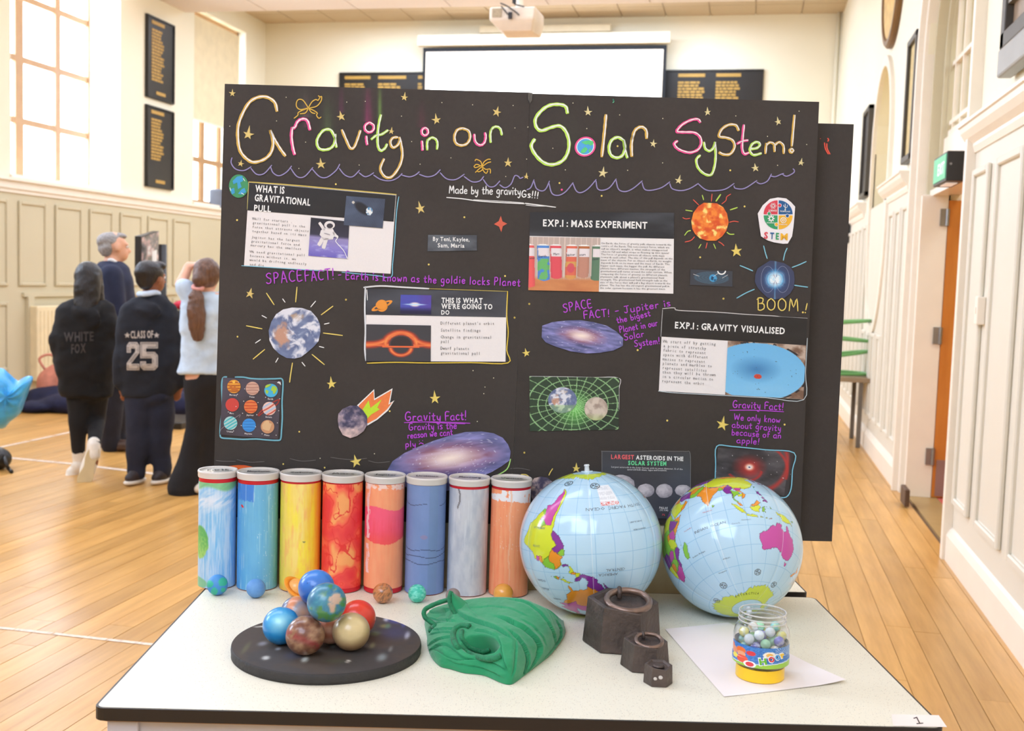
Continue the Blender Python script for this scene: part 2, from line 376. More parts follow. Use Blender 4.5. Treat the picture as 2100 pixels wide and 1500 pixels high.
# roller blind on the far window, gaps at the top and the side
bl = thing('roller_blind', 'cream roller blind pulled halfway down the far left window', 'blind', (XL-.06, 14.2, 3.36))
MB().bb(XL-.07, XL-.066, 13.44, 14.86, 3.34, 4.68).build('blind_fabric', cmat('cream_blind_fabric', 236, 220, 184, rough=.8), bl)
MB().bb(XL-.075, XL-.06, 13.44, 14.86, 3.32, 3.345).build('bottom_bar', M_trimw, bl)
# ---------------------------------------------------------------- dado / wainscot, left wall
dl = struct(MB().bb(XL, XL+.05, Y0, YB, 2.10, 2.20).bb(XL, XL+.085, Y0, YB, 2.175, 2.205).bb(XL, XL+.03, Y0, YB, 2.06, 2.10).build('trim_20', M_trimw))
py_ = [onx(x, 432, XL+.03)[1] for x in (-62, -6, 18, 40, 97, 115, 170, 185, 233, 248, 293, 305, 347, 357, 393, 403, 440)]
wl_base = struct(MB().bb(XL, XL+.012, Y0, YB, 0, 2.06).build('trim_21', M_dado))
def panel(X, s, ya, yb, za, zb, parent, m, t=.022, wdt=.035):
    mb = MB(); x1 = X+s*t
    mb.bb(X, x1, ya, ya+wdt, za, zb).bb(X, x1, yb-wdt, yb, za, zb).bb(X, x1, ya+wdt, yb-wdt, zb-wdt, zb).bb(X, x1, ya+wdt, yb-wdt, za, za+wdt)
    mb.bb(X, X+s*t*.25, ya+wdt, yb-wdt, za+wdt, zb-wdt)
    return mb.build('wainscot_panel', m, parent, bevel=.006, seg=1)
pz0, pz1 = 1.18, 1.98
yy_ = 8.35 
pans = []
y = 6.2
while y < 15.3: pans.append((y, y+.44)); y += .60
pans = [(py_[i], py_[i+1]) for i in range(1, 15, 2)] + [(14.35, 14.85), (14.98, 15.45)] 
y = py_[1]-.16
while y > 1.0: pans.append((y-.46, y)); y -= .62
for a, b in pans:
    panel(XL+.012, 1, min(a, b), max(a, b), 1.14, 1.99, wl_base, M_dado)
    if not 10.0 < (a+b)/2 < 12.0: panel(XL+.012, 1, min(a, b), max(a, b), .30, .98, wl_base, M_dado)
struct(MB().bb(XL, XL+.045, Y0, YB, 0, .17).bb(XL, XL+.03, Y0, YB, .17, .2).build('baseboard_left', M_dado))
struct(MB().bb(XL, XL+.04, 9.9, 13.0, 1.03, 1.07).bb(XL, XL+.05, 9.95, 10.05, .2, 1.03).build('trim_22', M_dado))
# radiator
rx = XL+.1; ry0 = onx(71, 700, rx)[1]; rz1 = onx(71, 628, rx)[2]; rz0 = onx(75, 782, rx)[2]
rad = thing('radiator', 'cream panel radiator under the left wall panelling behind the children', 'radiator', (rx, ry0+.6, 0))
MB().bb(rx-.06, rx+.03, ry0, ry0+1.6, rz0, rz1).build('radiator_panel', cmat('cream_radiator_enamel', 238, 222, 184, rough=.35), rad, bevel=.012)
for i in range(24): 
    yv = ry0+.05+i*.064; MB().bb(rx+.03, rx+.036, yv, yv+.03, rz0+.05, rz1-.05).build('fin', cmat('cream_radiator_enamel', 238, 222, 184), rad)
MB().cyl((rx, ry0+.08, rz0+.03), (rx, ry0+.08, .0), .012).cyl((rx, ry0+1.5, rz0+.03), (rx, ry0+1.5, .0), .012).build('pipe', M_dado, rad)
# ---------------------------------------------------------------- right wall dado, panels, arch
wr_base = struct(MB().bb(XR, XR-.012, Y0, AY0-.05, 0, 2.1).bb(XR, XR-.012, AY1+.12, YB, 0, 2.1).build('trim_30', M_dadoR))
def dado_r(ya, yb, name):
    prof = [(0, 2.06), (-.02, 2.06), (-.03, 2.09), (-.03, 2.105), (-.055, 2.13), (-.075, 2.16), (-.08, 2.185), (-.09, 2.19), (-.09, 2.205), (0, 2.205)]
    mb = MB(); mb.prism([(XR+p[0], ya, p[1]) for p in prof], (0, yb-ya, 0)); return struct(mb.build(name, M_trimw))
dado_r(Y0, AY0-.02, 'trim_31'); dado_r(8.18, NY0+.1, 'trim_32'); dado_r(11.2, YB, 'trim_33')
bbp = [(0, 0), (-.04, 0), (-.04, .13), (-.025, .16), (-.012, .17), (0, .17)]
def bb_r(ya, yb, name): return struct(MB().prism([(XR+p[0], ya, p[1]) for p in bbp], (0, yb-ya, 0)).build(name, M_trimw))
bb_r(Y0, AY0-.02, 'baseboard_right'); bb_r(AY1+.15, YB, 'baseboard_right_far')
for a, b in ((5.50, 5.86), (4.84, 5.33), (4.2, 4.68), (3.5, 4.05), (2.8, 3.35), (2.1, 2.65), (1.4, 1.95)): panel(XR-.012, -1, a, b, .30, 1.97, wr_base, M_dadoR)
y = 8.08
while y < 15.2:
    panel(XR-.012, -1, y, y+.30, .28, 1.97 if not 9.1 < y < 10.7 else 1.0, wr_base, M_dadoR); y += .385
# stepped mouldings of the arch
ar = None
def arch_ring(r0, x0, x1, wd, m, name, c=AC, sp=ASP, zb=0., k=1.):
    mb = MB(); pts = [(c-r0, zb)] + [(c-r0*cos(pi*i/32), sp+k*r0*sin(pi*i/32)) for i in range(33)] + [(c+r0, zb)]
    for (ya, za), (yb, zb_) in zip(pts[:-1], pts[1:]):
        def outp(y, z): 
            v = np.array([y-c, max(0, z-sp)]); nrm = np.linalg.norm(v); v = v/nrm if nrm > 0 else v; return (y+v[0]*wd, z+v[1]*wd)
        a2, b2 = outp(ya, za), outp(yb, zb_)
        mb.prism([(x0, ya, za), (x0, yb, zb_), (x0, b2[0], b2[1]), (x0, a2[0], a2[1])], (x1-x0, 0, 0))
    return mb.build(name, m, ar)
ar = struct(arch_ring(AH-.01, XR-.02, XR+.05, .10, M_trimw, 'trim_34'))
arch_ring(AH+.06, XR-.055, XR-.0, .055, M_trimw, 'arch_moulding')
arch_ring(AH-.045, XR+.04, XR+.12, .06, M_dado, 'arch_moulding')
arch_ring(AH-.09, XR+.1, XR+.20, .06, M_dado, 'arch_moulding')
# infill above the door with glazing
RX = XR+.16
TRZ = 2.36
inf = struct(MB().bb(RX-.04, RX+.08, AY0, AY1, 2.0, TRZ).bb(XR+.06, RX, AY0, AY1, 1.99, 2.03).build('trim_35', M_trimw))
w5 = struct(MB().bb(RX-.02, RX+.03, AY0, AY1, TRZ, TRZ+.05).build('window_5', M_trimw))
for yv in (AY0+.32, AY0+.66, AY0+1.0, AY0+1.32, AY1-.2):
    MB().bb(RX-.015, RX+.015, yv-.014, yv+.014, TRZ, arch(AC, AH, ASP)(yv)).build('glazing_bar', M_trimw, w5)
for zv in (2.46, 2.84, 3.24):
    MB().bb(RX-.016, RX+.016, AY0, AY1, zv-.014, zv+.014).build('glazing_bar', M_trimw, w5)
mb = MB()
for i in range(24):
    a = AY0+(AY1-AY0)*i/24; b = a+(AY1-AY0)/24; mb.prism([(RX, a, TRZ), (RX, b, TRZ), (RX, b, arch(AC, AH, ASP)(b)), (RX, a, arch(AC, AH, ASP)(a))], (.004, 0, 0))
mb.build('pane', M_glass, w5)
arch_ring(AH-.10, RX-.03, RX+.02, .12, M_dado, 'arch_frame')
# door jambs, frame and the corridor beyond
dj = struct(MB().bb(XR+.02, RX+.1, AY1-.10, AY1, 0, 2.0).bb(XR+.05, RX+.1, AY0, AY0+.05, 0, 2.0).bb(XR+.0, XR+.162, AY1-.15, AY1-.10, 0, 1.99).build('door_1', M_trimw))
hx, hy = XR+.165, AY1-.11
lf = bpy.data.objects
M_door = wood('orange_oak_door_veneer', rgb(190, 112, 38), rgb(214, 138, 58))
M_door.node_tree.nodes['Mapping'].inputs['Scale'].default_value = (6, 6, .8)
leaf = MB().bb(hx, hx+.86, hy-.045, hy, .01, 1.96).build('door_leaf', M_door, dj)
MB().bb(hx+.02, hx+.84, hy-.05, hy-.045, .02, .26).build('kick_plate', cmat('brown_kick_plate', 150, 118, 110, rough=.4), leaf)
MB().bb(hx+.10, hx+.5, hy-.10, hy-.045, 1.80, 1.87).build('door_closer', cmat('bronze_door_closer', 118, 106, 84, rough=.4, metal=.4), leaf)
for zc in (.28, 1.08, 1.85): MB().bb(hx-.05, hx+.0, hy-.052, hy-.035, zc-.055, zc+.055).cyl((hx-.005, hy-.05, zc-.055), (hx-.005, hy-.05, zc+.055), .012).build('hinge', M_steel, leaf)
sp_ = struct(MB().bb(XR+.5, XR+2.6, 4.6, 10.2, -.02, .004).bb(XR+.2, XR+.5, AY0, AY1, -.02, .005).build('floor_corridor', cmat('red_corridor_carpet', 200, 96, 84, rough=.95, vary=.1, vscale=80)))
struct(MB().bb(XR+.02, XR+.2, AY0, AY1, -.01, .007).build('trim_36', cmat('worn_wood_threshold', 168, 138, 88, rough=.4)))
struct(MB().bb(XR+2.6, XR+2.7, 4.6, 10.2, 0, 4.6).build('wall_corridor', cmat('corridor_yellow_paint', 226, 206, 140, rough=.8)))
struct(MB().bb(XR+.5, XR+2.7, 4.5, 4.6, 0, 4.6).bb(XR+.5, XR+2.7, 10.2, 10.3, 0, 4.6).build('wall_corridor_end', cmat('corridor_yellow_paint', 226, 206, 140)))
struct(MB().bb(XR+.3, XR+2.7, 4.5, 10.3, 4.2, 4.3).build('ceiling_corridor', M_tile))
area('corridor_lamp_light', (XR+1.6, 6.9, 4.1), (0, 0, 0), 1.0, 3.0, 70, (1, .9, .7))
# back of the round headed niche
struct(MB().bb(XR+.22, XR+.3, NY0-.1, NY1+.1, 1.0, 3.5).build('wall_niche', cmat('pale_yellow_niche_paint', 240, 224, 168, rough=.7)))
mb = MB()
for side in (1, -1):
    pts = [(NC-.6*cos(pi*i/32)*1., (2.6+.67*sin(pi*i/32)) if side == 1 else (1.95-.9*sin(pi*i/32))) for i in range(33)]
    for (ya, za), (yb, zb_) in zip(pts[:-1], pts[1:]):
        f_ = lambda y, z: (NC+(y-NC)*1.13, (2.6+(z-2.6)*1.13) if side == 1 else (1.95+(z-1.95)*1.09))
        a2, b2 = f_(ya, za), f_(yb, zb_); mb.prism([(XR-.03, ya, za), (XR-.03, yb, zb_), (XR-.03, b2[0], b2[1]), (XR-.03, a2[0], a2[1])], (.04, 0, 0))
mb.bb(XR-.03, XR+.01, NY0-.08, NY0, 1.95, 2.6).bb(XR-.03, XR+.01, NY1, NY1+.08, 1.95, 2.6)
mb.build('niche_moulding', M_trimw, ar)
# pipes in the far corner
for i, px in enumerate((1716, 1726, 1737)):
    p = ony(px, 120, YB-.06); struct(MB().cyl((p[0], YB-.05, 0), (p[0], YB-.05, CEIL2), .025 if i != 1 else .035, n=12).build('trim_%d' % (40+i), M_wall, smooth=True))
# ================================================================ THINGS ON THE WALLS
def honour_board(name, label, group, P0, U, W_, H_, cols, hdr, nrow, foot=True, th=.03, nrm=None):
    """board with top-left corner P0, unit vector U along its width, gold rows of lettering"""
    P0 = np.array(P0, float); U = np.array(U, float); nrm = np.array(nrm, float); t = thing(name, label, 'board', P0+U*W_/2-ez*H_, group)
    ax = (U, nrm, ez); c = P0+U*W_/2-ez*H_/2
    MB().box(c+nrm*th/2, (W_/2, th/2, H_/2), ax).build('board_panel', M_black, t)
    f = MB()
    for a, b, hx_, hz_ in ((0, 0, W_/2, .012), (0, 1, W_/2, .012)): f.box(c+nrm*(th+.006)+ez*((.5-b)*(H_-.03)), (W_/2-.01, .008, .01), ax)
    for a in (-1, 1): f.box(c+nrm*(th+.006)+U*a*(W_/2-.015), (.01, .008, H_/2-.01), ax)
    f.build('frame', M_black, t)
    g = MB(); rnd = random.Random(5)
    for (c0, c1) in cols:
        x = c0
        g.box(P0+U*((c0+c1)/2)*W_-ez*hdr*.55+nrm*(th+.002), ((c1-c0)*W_/2, .002, hdr*.16), ax)
        z = hdr*1.25
        for r in range(nrow):
            if z > H_-hdr*1.6: break
            xx = c0; e = c1-rnd.random()*(c1-c0)*.30
            while xx < e-.01:
                wd = min(e-xx, (c1-c0)*rnd.uniform(.10, .25)); g.box(P0+U*(xx+wd/2)*W_-ez*z+nrm*(th+.002), (wd*W_/2, .002, hdr*.105), ax); xx += wd+(c1-c0)*.03
            z += hdr*.30
    if foot: g.box(P0+U*.5*W_-ez*(H_-hdr*.6)+nrm*(th+.002), (W_*.17, .002, hdr*.15), ax)
    g.build('gold_lettering', M_gold, t)['kind'] = 'stuff'
    return t
y0, y1 = onx(297, 100, XL)[1], onx(353, 100, XL)[1]
zt = onx(297, 27, XL)[2]; zb = onx(297, 198, XL)[2]
honour_board('honours_board', 'upper tall black honours board with gold names beside the big window', 'tall black honours boards on left wall', (XL, y0, zt), (0, 1, 0), y1-y0, zt-zb, [(.16, .62)], .13, 60, nrm=(1, 0, 0))
zt = onx(296, 213, XL)[2]; zb = onx(296, 382, XL)[2]
honour_board('honours_board', 'lower tall black honours board with gold names just above the dado', 'tall black honours boards on left wall', (XL, y0, zt), (0, 1, 0), y1-y0, zt-zb, [(.16, .62)], .13, 13, nrm=(1, 0, 0))
pA = ony(697, 150, YB); pB = ony(1567, 142, YB); zt = (pA[2]+pB[2])/2; wb = (pB[0]-pA[0])/2
honour_board('honours_board', 'wide black honours board half hidden left of the projection screen', 'wide black honours boards on far wall', (pA[0], YB, zt), (1, 0, 0), wb-.02, 1.5, [(.03, .16), (.20, .34), (.40, .54), (.60, .74), (.80, .94)], .14, 40, nrm=(0, -1, 0))
honour_board('honours_board', 'wide black honours board with gold columns right of the projection screen', 'wide black honours boards on far wall', (pA[0]+wb+.02, YB, zt), (1, 0, 0), wb-.02, 1.5, [(.06, .18), (.26, .38), (.43, .55), (.62, .74), (.79, .90)], .14, 40, nrm=(0, -1, 0))
# projection screen hung clear of the wall
SY = YB-.25
a = ony(868, 98, SY); b = ony(1368, 92, SY); zt = (a[2]+b[2])/2; c0 = ony(858, 82, SY)[0]; c1 = ony(1375, 78, SY)[0]
ps = thing('projection_screen', 'white roll-down projection screen with black border above the display boards', 'screen', ((a[0]+b[0])/2, SY, zt-2.4))
MB().bb(c0, c1, SY-.05, SY+.06, zt+.02, zt+.17).build('roller_case', cmat('cream_screen_case', 244, 228, 200, rough=.5), ps, bevel=.01)
MB().bb(a[0], b[0], SY-.002, SY, zt-2.4, zt).build('border', cmat('black_screen_border', 20, 22, 26, rough=.8), ps)
MB().bb(a[0]+.045, b[0]-.045, SY-.006, SY-.003, zt-2.35, zt-.06).build('screen_fabric', cmat('matte_white_screen', 250, 236, 214, rough=.8, emit=(rgb(255, 232, 200), .12)), ps)
wx0 = ony(883, 150, SY)[0]
MB().bb(wx0, b[0]-.07, SY-.009, SY-.0065, zt-2.2, ony(900, 148, SY)[2]).build('projected_picture', cmat('bright_projected_white', 255, 255, 255, emit=((1, 1, 1), 1.0)), ps)
for xx in (a[0]+.2, b[0]-.2): MB().bb(xx-.02, xx+.02, SY, YB, zt+.10, zt+.14).build('wall_bracket', M_trimw, ps)
# fluorescent batten above the screen
a = ony(983, 62, YB-.1); b = ony(1252, 62, YB-.1)
lb = thing('light_batten', 'cream fluorescent batten light on the far wall above the screen', 'light', ((a[0]+b[0])/2, YB-.06, a[2]-.05))
MB().bb(a[0], b[0], YB-.1, YB, a[2]-.04, a[2]+.06).build('housing', cmat('cream_batten_housing', 240, 222, 186, rough=.5), lb, bevel=.008)
MB().cyl((a[0]+.05, YB-.08, a[2]-.06), (b[0]-.05, YB-.08, a[2]-.06), .013).build('tube', cmat('pale_fluorescent_tube', 250, 240, 215), lb, smooth=True)
# projector hanging from the ceiling
DP = 8.6
pc = ond(1050, 38, DP); sc_ = DP/FPX
pj = thing('projector', 'white ceiling projector hanging above the middle of the hall', 'projector', pc-ez*.11)
def PJ(x, y, d): return pc + (x-1050)*sc_*np.array([1., 0, 0])*1.0 - (y-38)*sc_*ez + np.array([0, d, 0])
bodyp = []
mb = MB(); top = [PJ(1002, 14, 0), PJ(1098, 14, 0), PJ(1100, 14, .34), PJ(1004, 14, .34)]; mid = [PJ(1002, 40, 0), PJ(1096, 38, 0), PJ(1100, 38, .34), PJ(1004, 40, .34)]; bot = [PJ(1028, 62, .05), PJ(1090, 62, .05), PJ(1096, 60, .31), PJ(1022, 60, .31)]
V = top+mid+bot
mb.add(V, [(0, 1, 2, 3), (8, 11, 10, 9)]+[(i, (i+1) % 4, 4+(i+1) % 4, 4+i) for i in range(4)]+[(4+i, 4+(i+1) % 4, 8+(i+1) % 4, 8+i) for i in range(4)])
mb.build('projector_body', cmat('off_white_projector_plastic', 238, 222, 202, rough=.5), pj, bevel=.012)
MB().bb(*sorted((PJ(1008, 0, 0)[0], PJ(1028, 0, 0)[0])), pc[1]-.006, pc[1]+.01, PJ(0, 35, 0)[2], PJ(0, 17, 0)[2]).build('vent_grille', cmat('grey_beige_grille', 178, 160, 130, rough=.7, vscale=150, vary=.2), pj)
MB().cyl(pc+np.array([.02, .17, .09]), (pc[0]+.02, pc[1]+.17, CEIL), .03).build('ceiling_pole', M_trimw, pj, smooth=True)
cb = MB()
for P in ([(1028, 14), (1033, 20), (1042, 30), (1048, 34)], [(1026, 8), (1040, 14), (1058, 26), (1066, 33)], [(1055, 2), (1055, 10), (1068, 14), (1076, 16)]):
    cb.tube(smooth_path([PJ(x, y, -.02) for x, y in P]), .006, 6)
cb.build('cable', M_black, pj, smooth=True)
MB().box(PJ(1047, 33, -.015), (.014, .012, .025)).box(PJ(1055, 3, -.02), (.014, .012, .022)).build('plug', M_black, pj)
# exit sign box over the door
ES0 = onx(1982, 308, XR+.13); zt, zb = 2.125, 1.915; yN = 6.20; xs0 = ony(1942, 330, yN)[0]; xs1 = ony(1982, 330, yN)[0]
zt = ony(1960, 309, yN)[2]; zb = ony(1960, 371, yN)[2]; yF = onx(1916, 345, xs0)[1]
es = thing('exit_sign', 'green emergency exit box sign in black housing above the doorway', 'sign', ((xs0+xs1)/2, (yN+yF)/2, zb))
MB().bb(xs0, xs1, yN, yF, zb, zt).build('sign_box', M_black, es, bevel=.004)
MB().bb(xs0-.004, xs0, yN+.012, yF-.012, zb+.015, zt-.012).build('green_face', cmat('translucent_green_sign', 86, 178, 132, rough=.4, emit=(rgb(90, 190, 140), .35)), es)
MB().bb(xs0+.02, xs1-.02, yN+.1, yF-.1, zb-.004, zb).build('diffuser', cmat('white_sign_diffuser', 240, 225, 210, emit=((1, .95, .9), .3)), es)
MB().bb((xs0+xs1)/2, RX-.08, (yN+yF)/2-.04, (yN+yF)/2+.04, zt-.06, zt-.03).build('wall_bracket', M_black, es)
MB().cyl((xs0+.02, yN-.006, (zt+zb)/2+.01), (xs0+.02, yN, (zt+zb)/2+.01), .006).build('screw', M_steel, es)
def text_mesh(s, size=1.0, bold=0., font=None, res=3):
    cu = bpy.data.curves.new('txt', 'FONT'); cu.body = s; cu.size = size; cu.resolution_u = res; cu.offset = bold
    o = bpy.data.objects.new('txt', cu); COL.objects.link(o)
    dg = bpy.context.evaluated_depsgraph_get(); me = bpy.data.meshes.new_from_object(o.evaluated_get(dg))
    V = np.array([v.co[:2] for v in me.vertices]); F = [tuple(p.vertices) for p in me.polygons]
    bpy.data.objects.remove(o); bpy.data.curves.remove(cu); bpy.data.meshes.remove(me)
    return V, F
_tc = {}
def text2d(s, bold=0., mono=0, res=2):
    """glyph by glyph layout so meshes are cached; returns verts (x, y) with cap height about .7 and faces"""
    V = []; F = []; x = 0.
    for ch in s:
        if ch == ' ': x += .62 if mono else .30; continue
        k = (ch, bold, res)
        if k not in _tc: _tc[k] = text_mesh(ch, 1., bold, res=res)
        v, f = _tc[k]
        if len(v) == 0: x += .3; continue
        w_ = v[:, 0].max()-v[:, 0].min()
        if mono: ox = x+.30-(v[:, 0].max()+v[:, 0].min())/2; x += .62
        else: ox = x-v[:, 0].min(); x += w_+.075+bold
        n = len(V); V += [(p[0]+ox, p[1]) for p in v]; F += [tuple(i+n for i in q) for q in f]
    return np.array(V), F, x
V, F, wt = text2d('EXIT', .02)
hh = zt-zb; Lg = (yF-yN)
mk('sign_lettering', [(xs0-.0055, yF-.16-(p[0]/wt)*Lg*.5, zb+hh*.3+p[1]*hh*.55) for p in V], F, cmat('white_sign_lettering', 245, 250, 240, emit=((1, 1, 1), .5)), es)
# framed picture boards on the right wall
def frame_r(name, label, cat, ya, yb, z0, z1, inner, depth=.05, fw=.045, grid=0):
    t = thing(name, label, cat, (XR-depth/2, (ya+yb)/2, z0))
    m_f = cmat('dark_bronze_frame', 70, 64, 54, rough=.45)
    mb = MB(); x1 = XR-depth
    mb.bb(x1, XR, ya, ya+fw, z0, z1).bb(x1, XR, yb-fw, yb, z0, z1).bb(x1, XR, ya, yb, z0, z0+fw).bb(x1, XR, ya, yb, z1-fw, z1)
    mb.build('frame', m_f, t, bevel=.006)
    MB().bb(XR-depth*.5, XR, ya+fw, yb-fw, z0+fw, z1-fw).build('picture_face', inner, t)
    return t
M_tan = cmat('tan_faded_print', 206, 184, 128, rough=.7, vary=.12, vscale=30)
frame_r('picture_frame', 'narrow dark framed tan notice board between the two arches', 'picture', 8.02, 8.46, 2.27, 3.14, M_tan)
frame_r('picture_frame', 'far dark framed board beyond the narrow rounded niche', 'picture', 10.95, 11.5, 2.25, 3.1, M_black)
t = frame_r('photo_frame_board', 'large grey metal multi-pane frame at the top right corner', 'picture', 3.5, 5.22, 2.42, 3.5, cmat('brown_photo_backing', 150, 128, 104, rough=.4, vary=.25, vscale=14), depth=.07, fw=.07)
mb = MB()
for zz in (2.62, 2.80, 3.05, 3.3): mb.bb(XR-.06, XR-.03, 3.55, 5.17, zz-.018, zz+.018)
for yy in (3.9, 4.35, 4.8): mb.bb(XR-.06, XR-.03, yy-.015, yy+.015, 2.45, 3.45)
mb.build('dividing_bars', cmat('grey_metal_bars', 150, 146, 136, rough=.35, metal=.3), t)
MB().bb(XR-.075, XR-.01, 3.5, 5.22, 2.30, 2.42).build('name_plate', cmat('pewter_plate', 150, 150, 146, rough=.4), t, bevel=.01)
ck = thing('round_plaque', 'round gilt-rimmed plaque high on the right wall, cut by the frame', 'plaque', (XR-.02, 9.75, 3.38))
AX = (np.array([0, 1., 0]), ez, np.array([-1., 0, 0]))
MB().lathe((XR-.004, 9.75, 3.95), [(0, .03), (.50, .03), (.52, .05), (.56, .05), (.58, .03), (.58, 0), (0, 0)], 48, ax=AX).build('rim', cmat('brown_gilt_rim', 120, 88, 50, rough=.4, metal=.3), ck, smooth=.6)
MB().lathe((XR-.004, 9.75, 3.95), [(0, .036), (.5, .036), (.5, .03)], 48, ax=AX).build('plaque_face', cmat('old_gold_plaque_face', 214, 176, 96, rough=.5, vary=.25, vscale=12), ck, smooth=.6)
sw = thing('light_switch', 'white square light switch on the right wall panelling', 'switch', (XR-.03, 5.47, 1.22))
MB().bb(XR-.05, XR-.012, 5.44, 5.50, 1.22, 1.35).build('switch_plate', M_trimw, sw, bevel=.005)
MB().bb(XR-.054, XR-.05, 5.46, 5.48, 1.27, 1.30).build('rocker', M_trimw, sw)
# loudspeaker on the far left window sill
p = onx(440, 405, XL-.08)
sp = thing('loudspeaker', 'small grey loudspeaker on the sill of the half-blinded window', 'loudspeaker', (p[0]+.12, p[1], 2.205))
MB().bb(p[0]-.06, p[0]+.14, p[1]-.06, p[1]+.25, 2.207, 2.47).build('cabinet', cmat('blue_grey_speaker', 120, 130, 150, rough=.6), sp, bevel=.03)
MB().bb(p[0]+.14, p[0]+.146, p[1]-.03, p[1]+.22, 2.24, 2.44).build('grille', M_black, sp)

# ================================================================ THINGS BESIDE THE LEFT WALL
def persp(fx, fy):
    B = onz(fx, fy); d = np.array([B[0], B[1], 0]); dist = np.linalg.norm(d); ef = d/dist; er = np.array([ef[1], -ef[0], 0]); return B, er, ef
def screen_stand():
    B, er, ef = persp(318, 880)
    J = lambda x, y, d=0: onpl(x, y, B, ef)+ef*d
    t = thing('display_screen', 'flat dark display screen on a tall stand beyond the boy', 'screen', B)
    a, b = J(289, 485), J(326, 470, .55)
    up = J(289, 485)-J(289, 555); h = np.linalg.norm(up)
    q = [a, b, b-ez*(h+.02), a-ez*h]; n_ = np.cross(b-a, ez); n_ /= np.linalg.norm(n_)
    MB().prism(q, n_*-.05).build('screen_housing', M_black, t)
    s_ = [a+(b-a)*u+ez*(-v*h)+n_*.003 for u, v in ((.03, .04), (.97, .02), (.97, .97), (.03, .95))]
    nn = 24; V = []; C = []
    for j in range(nn+1):
        for i in range(nn+1):
            u, v = i/nn, j/nn; V.append((s_[0]*(1-u)+s_[1]*u)*(1-v)+(s_[3]*(1-u)+s_[2]*u)*v); C.append((u, v))
    C = np.array(C); f = fbm(C[:, 0]*5+2, C[:, 1]*5+9); cc = ramp(f, [(.2, s2l((40, 40, 46))), (.45, s2l((120, 116, 122))), (.6, s2l((190, 150, 150))), (.8, s2l((230, 235, 240)))])  # mottled dark, grey, pink and near-white tones across the panel
    m_ = (C[:, 0] > .6) & (C[:, 0] < .9) & (C[:, 1] > .55); cc[m_] = s2l((240, 244, 250))
    mk('screen_face', V, [(j*(nn+1)+i, j*(nn+1)+i+1, (j+1)*(nn+1)+i+1, (j+1)*(nn+1)+i) for j in range(nn) for i in range(nn)], mat('screen_mottle', (1, 1, 1), rough=.25, attr=True, vary=.01), t, cols=cc)
    p = J(334, 620, .3); mbp = MB().box((p+np.array([p[0], p[1], 0]))/2*np.array([1, 1, 1])+ez*.25, (.03, .05, p[2]/2+.45)); 
    MB().cyl((p[0], p[1], .05), J(334, 500, .3), .035).build('pole', M_black, t, smooth=True)
    MB().box((p[0], p[1], .03), (.32, .25, .03)).build('base', M_black, t, bevel=.01)
    return t
screen_stand()
def back_table():
    B, er, ef = persp(400, 830); J = lambda x, y, d=0: onpl(x, y, B, ef)+ef*d
    z = J(380, 682)[2]; t = thing('trestle_table', 'pale wood table behind the ponytailed child', 'table', B)
    c = J(430, 682, .2); c[2] = z
    A3 = (er, ef, ez)
    MB().box(c-ez*.02, (.42, .3, .02), A3).build('tabletop', cmat('pale_birch_top', 216, 190, 150, rough=.5), t, bevel=.004)
    for i in (-1, 1):
        for j in (-1, 1):
            q = c+er*.38*i+ef*.26*j; MB().box((q[0], q[1], (z-.04)/2), (.018, .018, (z-.04)/2), A3).build('leg', M_dado, t)
    r = thing('red_cap', 'red cap lying on a dark box on the far pale table', 'cap', c+er*-.26-ef*.1+ez*.22)
    MB().sphere(c-er*.26-ef*.1+ez*.268, (.10, .09, .05), 20, 10).build('crown', cmat('crimson_cap_cloth', 196, 40, 66, rough=.8), r, smooth=True)
    MB().sphere(c-er*.15-ef*.12+ez*.243, (.08, .07, .012), 16, 8).build('peak', cmat('dark_navy_peak', 30, 26, 40, rough=.8), r, smooth=True)
    k = MB().box(c-er*.22-ef*.08+ez*.11, (.16, .12, .105), A3).build('dark_box', M_black, None, bevel=.01, recenter=True)
    tag(k, 'black box under the red cap on the far pale table', 'box')
back_table()
def blob(name, parts, m, parent=None, vox=.02, sm=6, disp=0., dsc=6., recenter=True, label=None, smooth=True):
    """one continuous surface from overlapping ellipsoids and capsules (voxel remesh)"""
    mb = MB()
    for p in parts:
        if p[0] == 's': mb.sphere(p[1], p[2], 18, 12, p[3] if len(p) > 3 else None)
        elif p[0] == 'c':
            mb.cyl(p[1], p[2], p[3], p[4], n=16); mb.sphere(p[1], p[3], 16, 10); mb.sphere(p[2], p[4], 16, 10)
        elif p[0] == 't': mb.tube(p[1], p[2], n=10)
        elif p[0] == 'm': mb.add(p[1], p[2])
    me = bpy.data.meshes.new('tmp'); me.from_pydata(mb.v, [], mb.f); me.update()
    o = bpy.data.objects.new('tmp', me); COL.objects.link(o)
    r = o.modifiers.new('r', 'REMESH'); r.mode = 'VOXEL'; r.voxel_size = vox; r.use_smooth_shade = True
    s_ = o.modifiers.new('s', 'SMOOTH'); s_.factor = .5; s_.iterations = sm
    dg = bpy.context.evaluated_depsgraph_get(); m2 = bpy.data.meshes.new_from_object(o.evaluated_get(dg))
    V = np.zeros(len(m2.vertices)*3); m2.vertices.foreach_get('co', V); V = V.reshape(-1, 3); F = [tuple(p.vertices) for p in m2.polygons]
    if disp:
        Nn = np.zeros(len(m2.vertices)*3); m2.vertices.foreach_get('normal', Nn); Nn = Nn.reshape(-1, 3)
        hdir = V[:, 0]*.8+V[:, 1]*.6; k = fbm(hdir*dsc+V[:, 2]*dsc*.5, V[:, 2]*dsc*1.4-hdir*dsc*.6, 3)-.5
        V = V+Nn*(k*2*disp)[:, None]
    bpy.data.objects.remove(o); bpy.data.meshes.remove(me); bpy.data.meshes.remove(m2)
    return mk(name, V, F, m, parent, smooth, recenter=(recenter and parent is None), label=label)
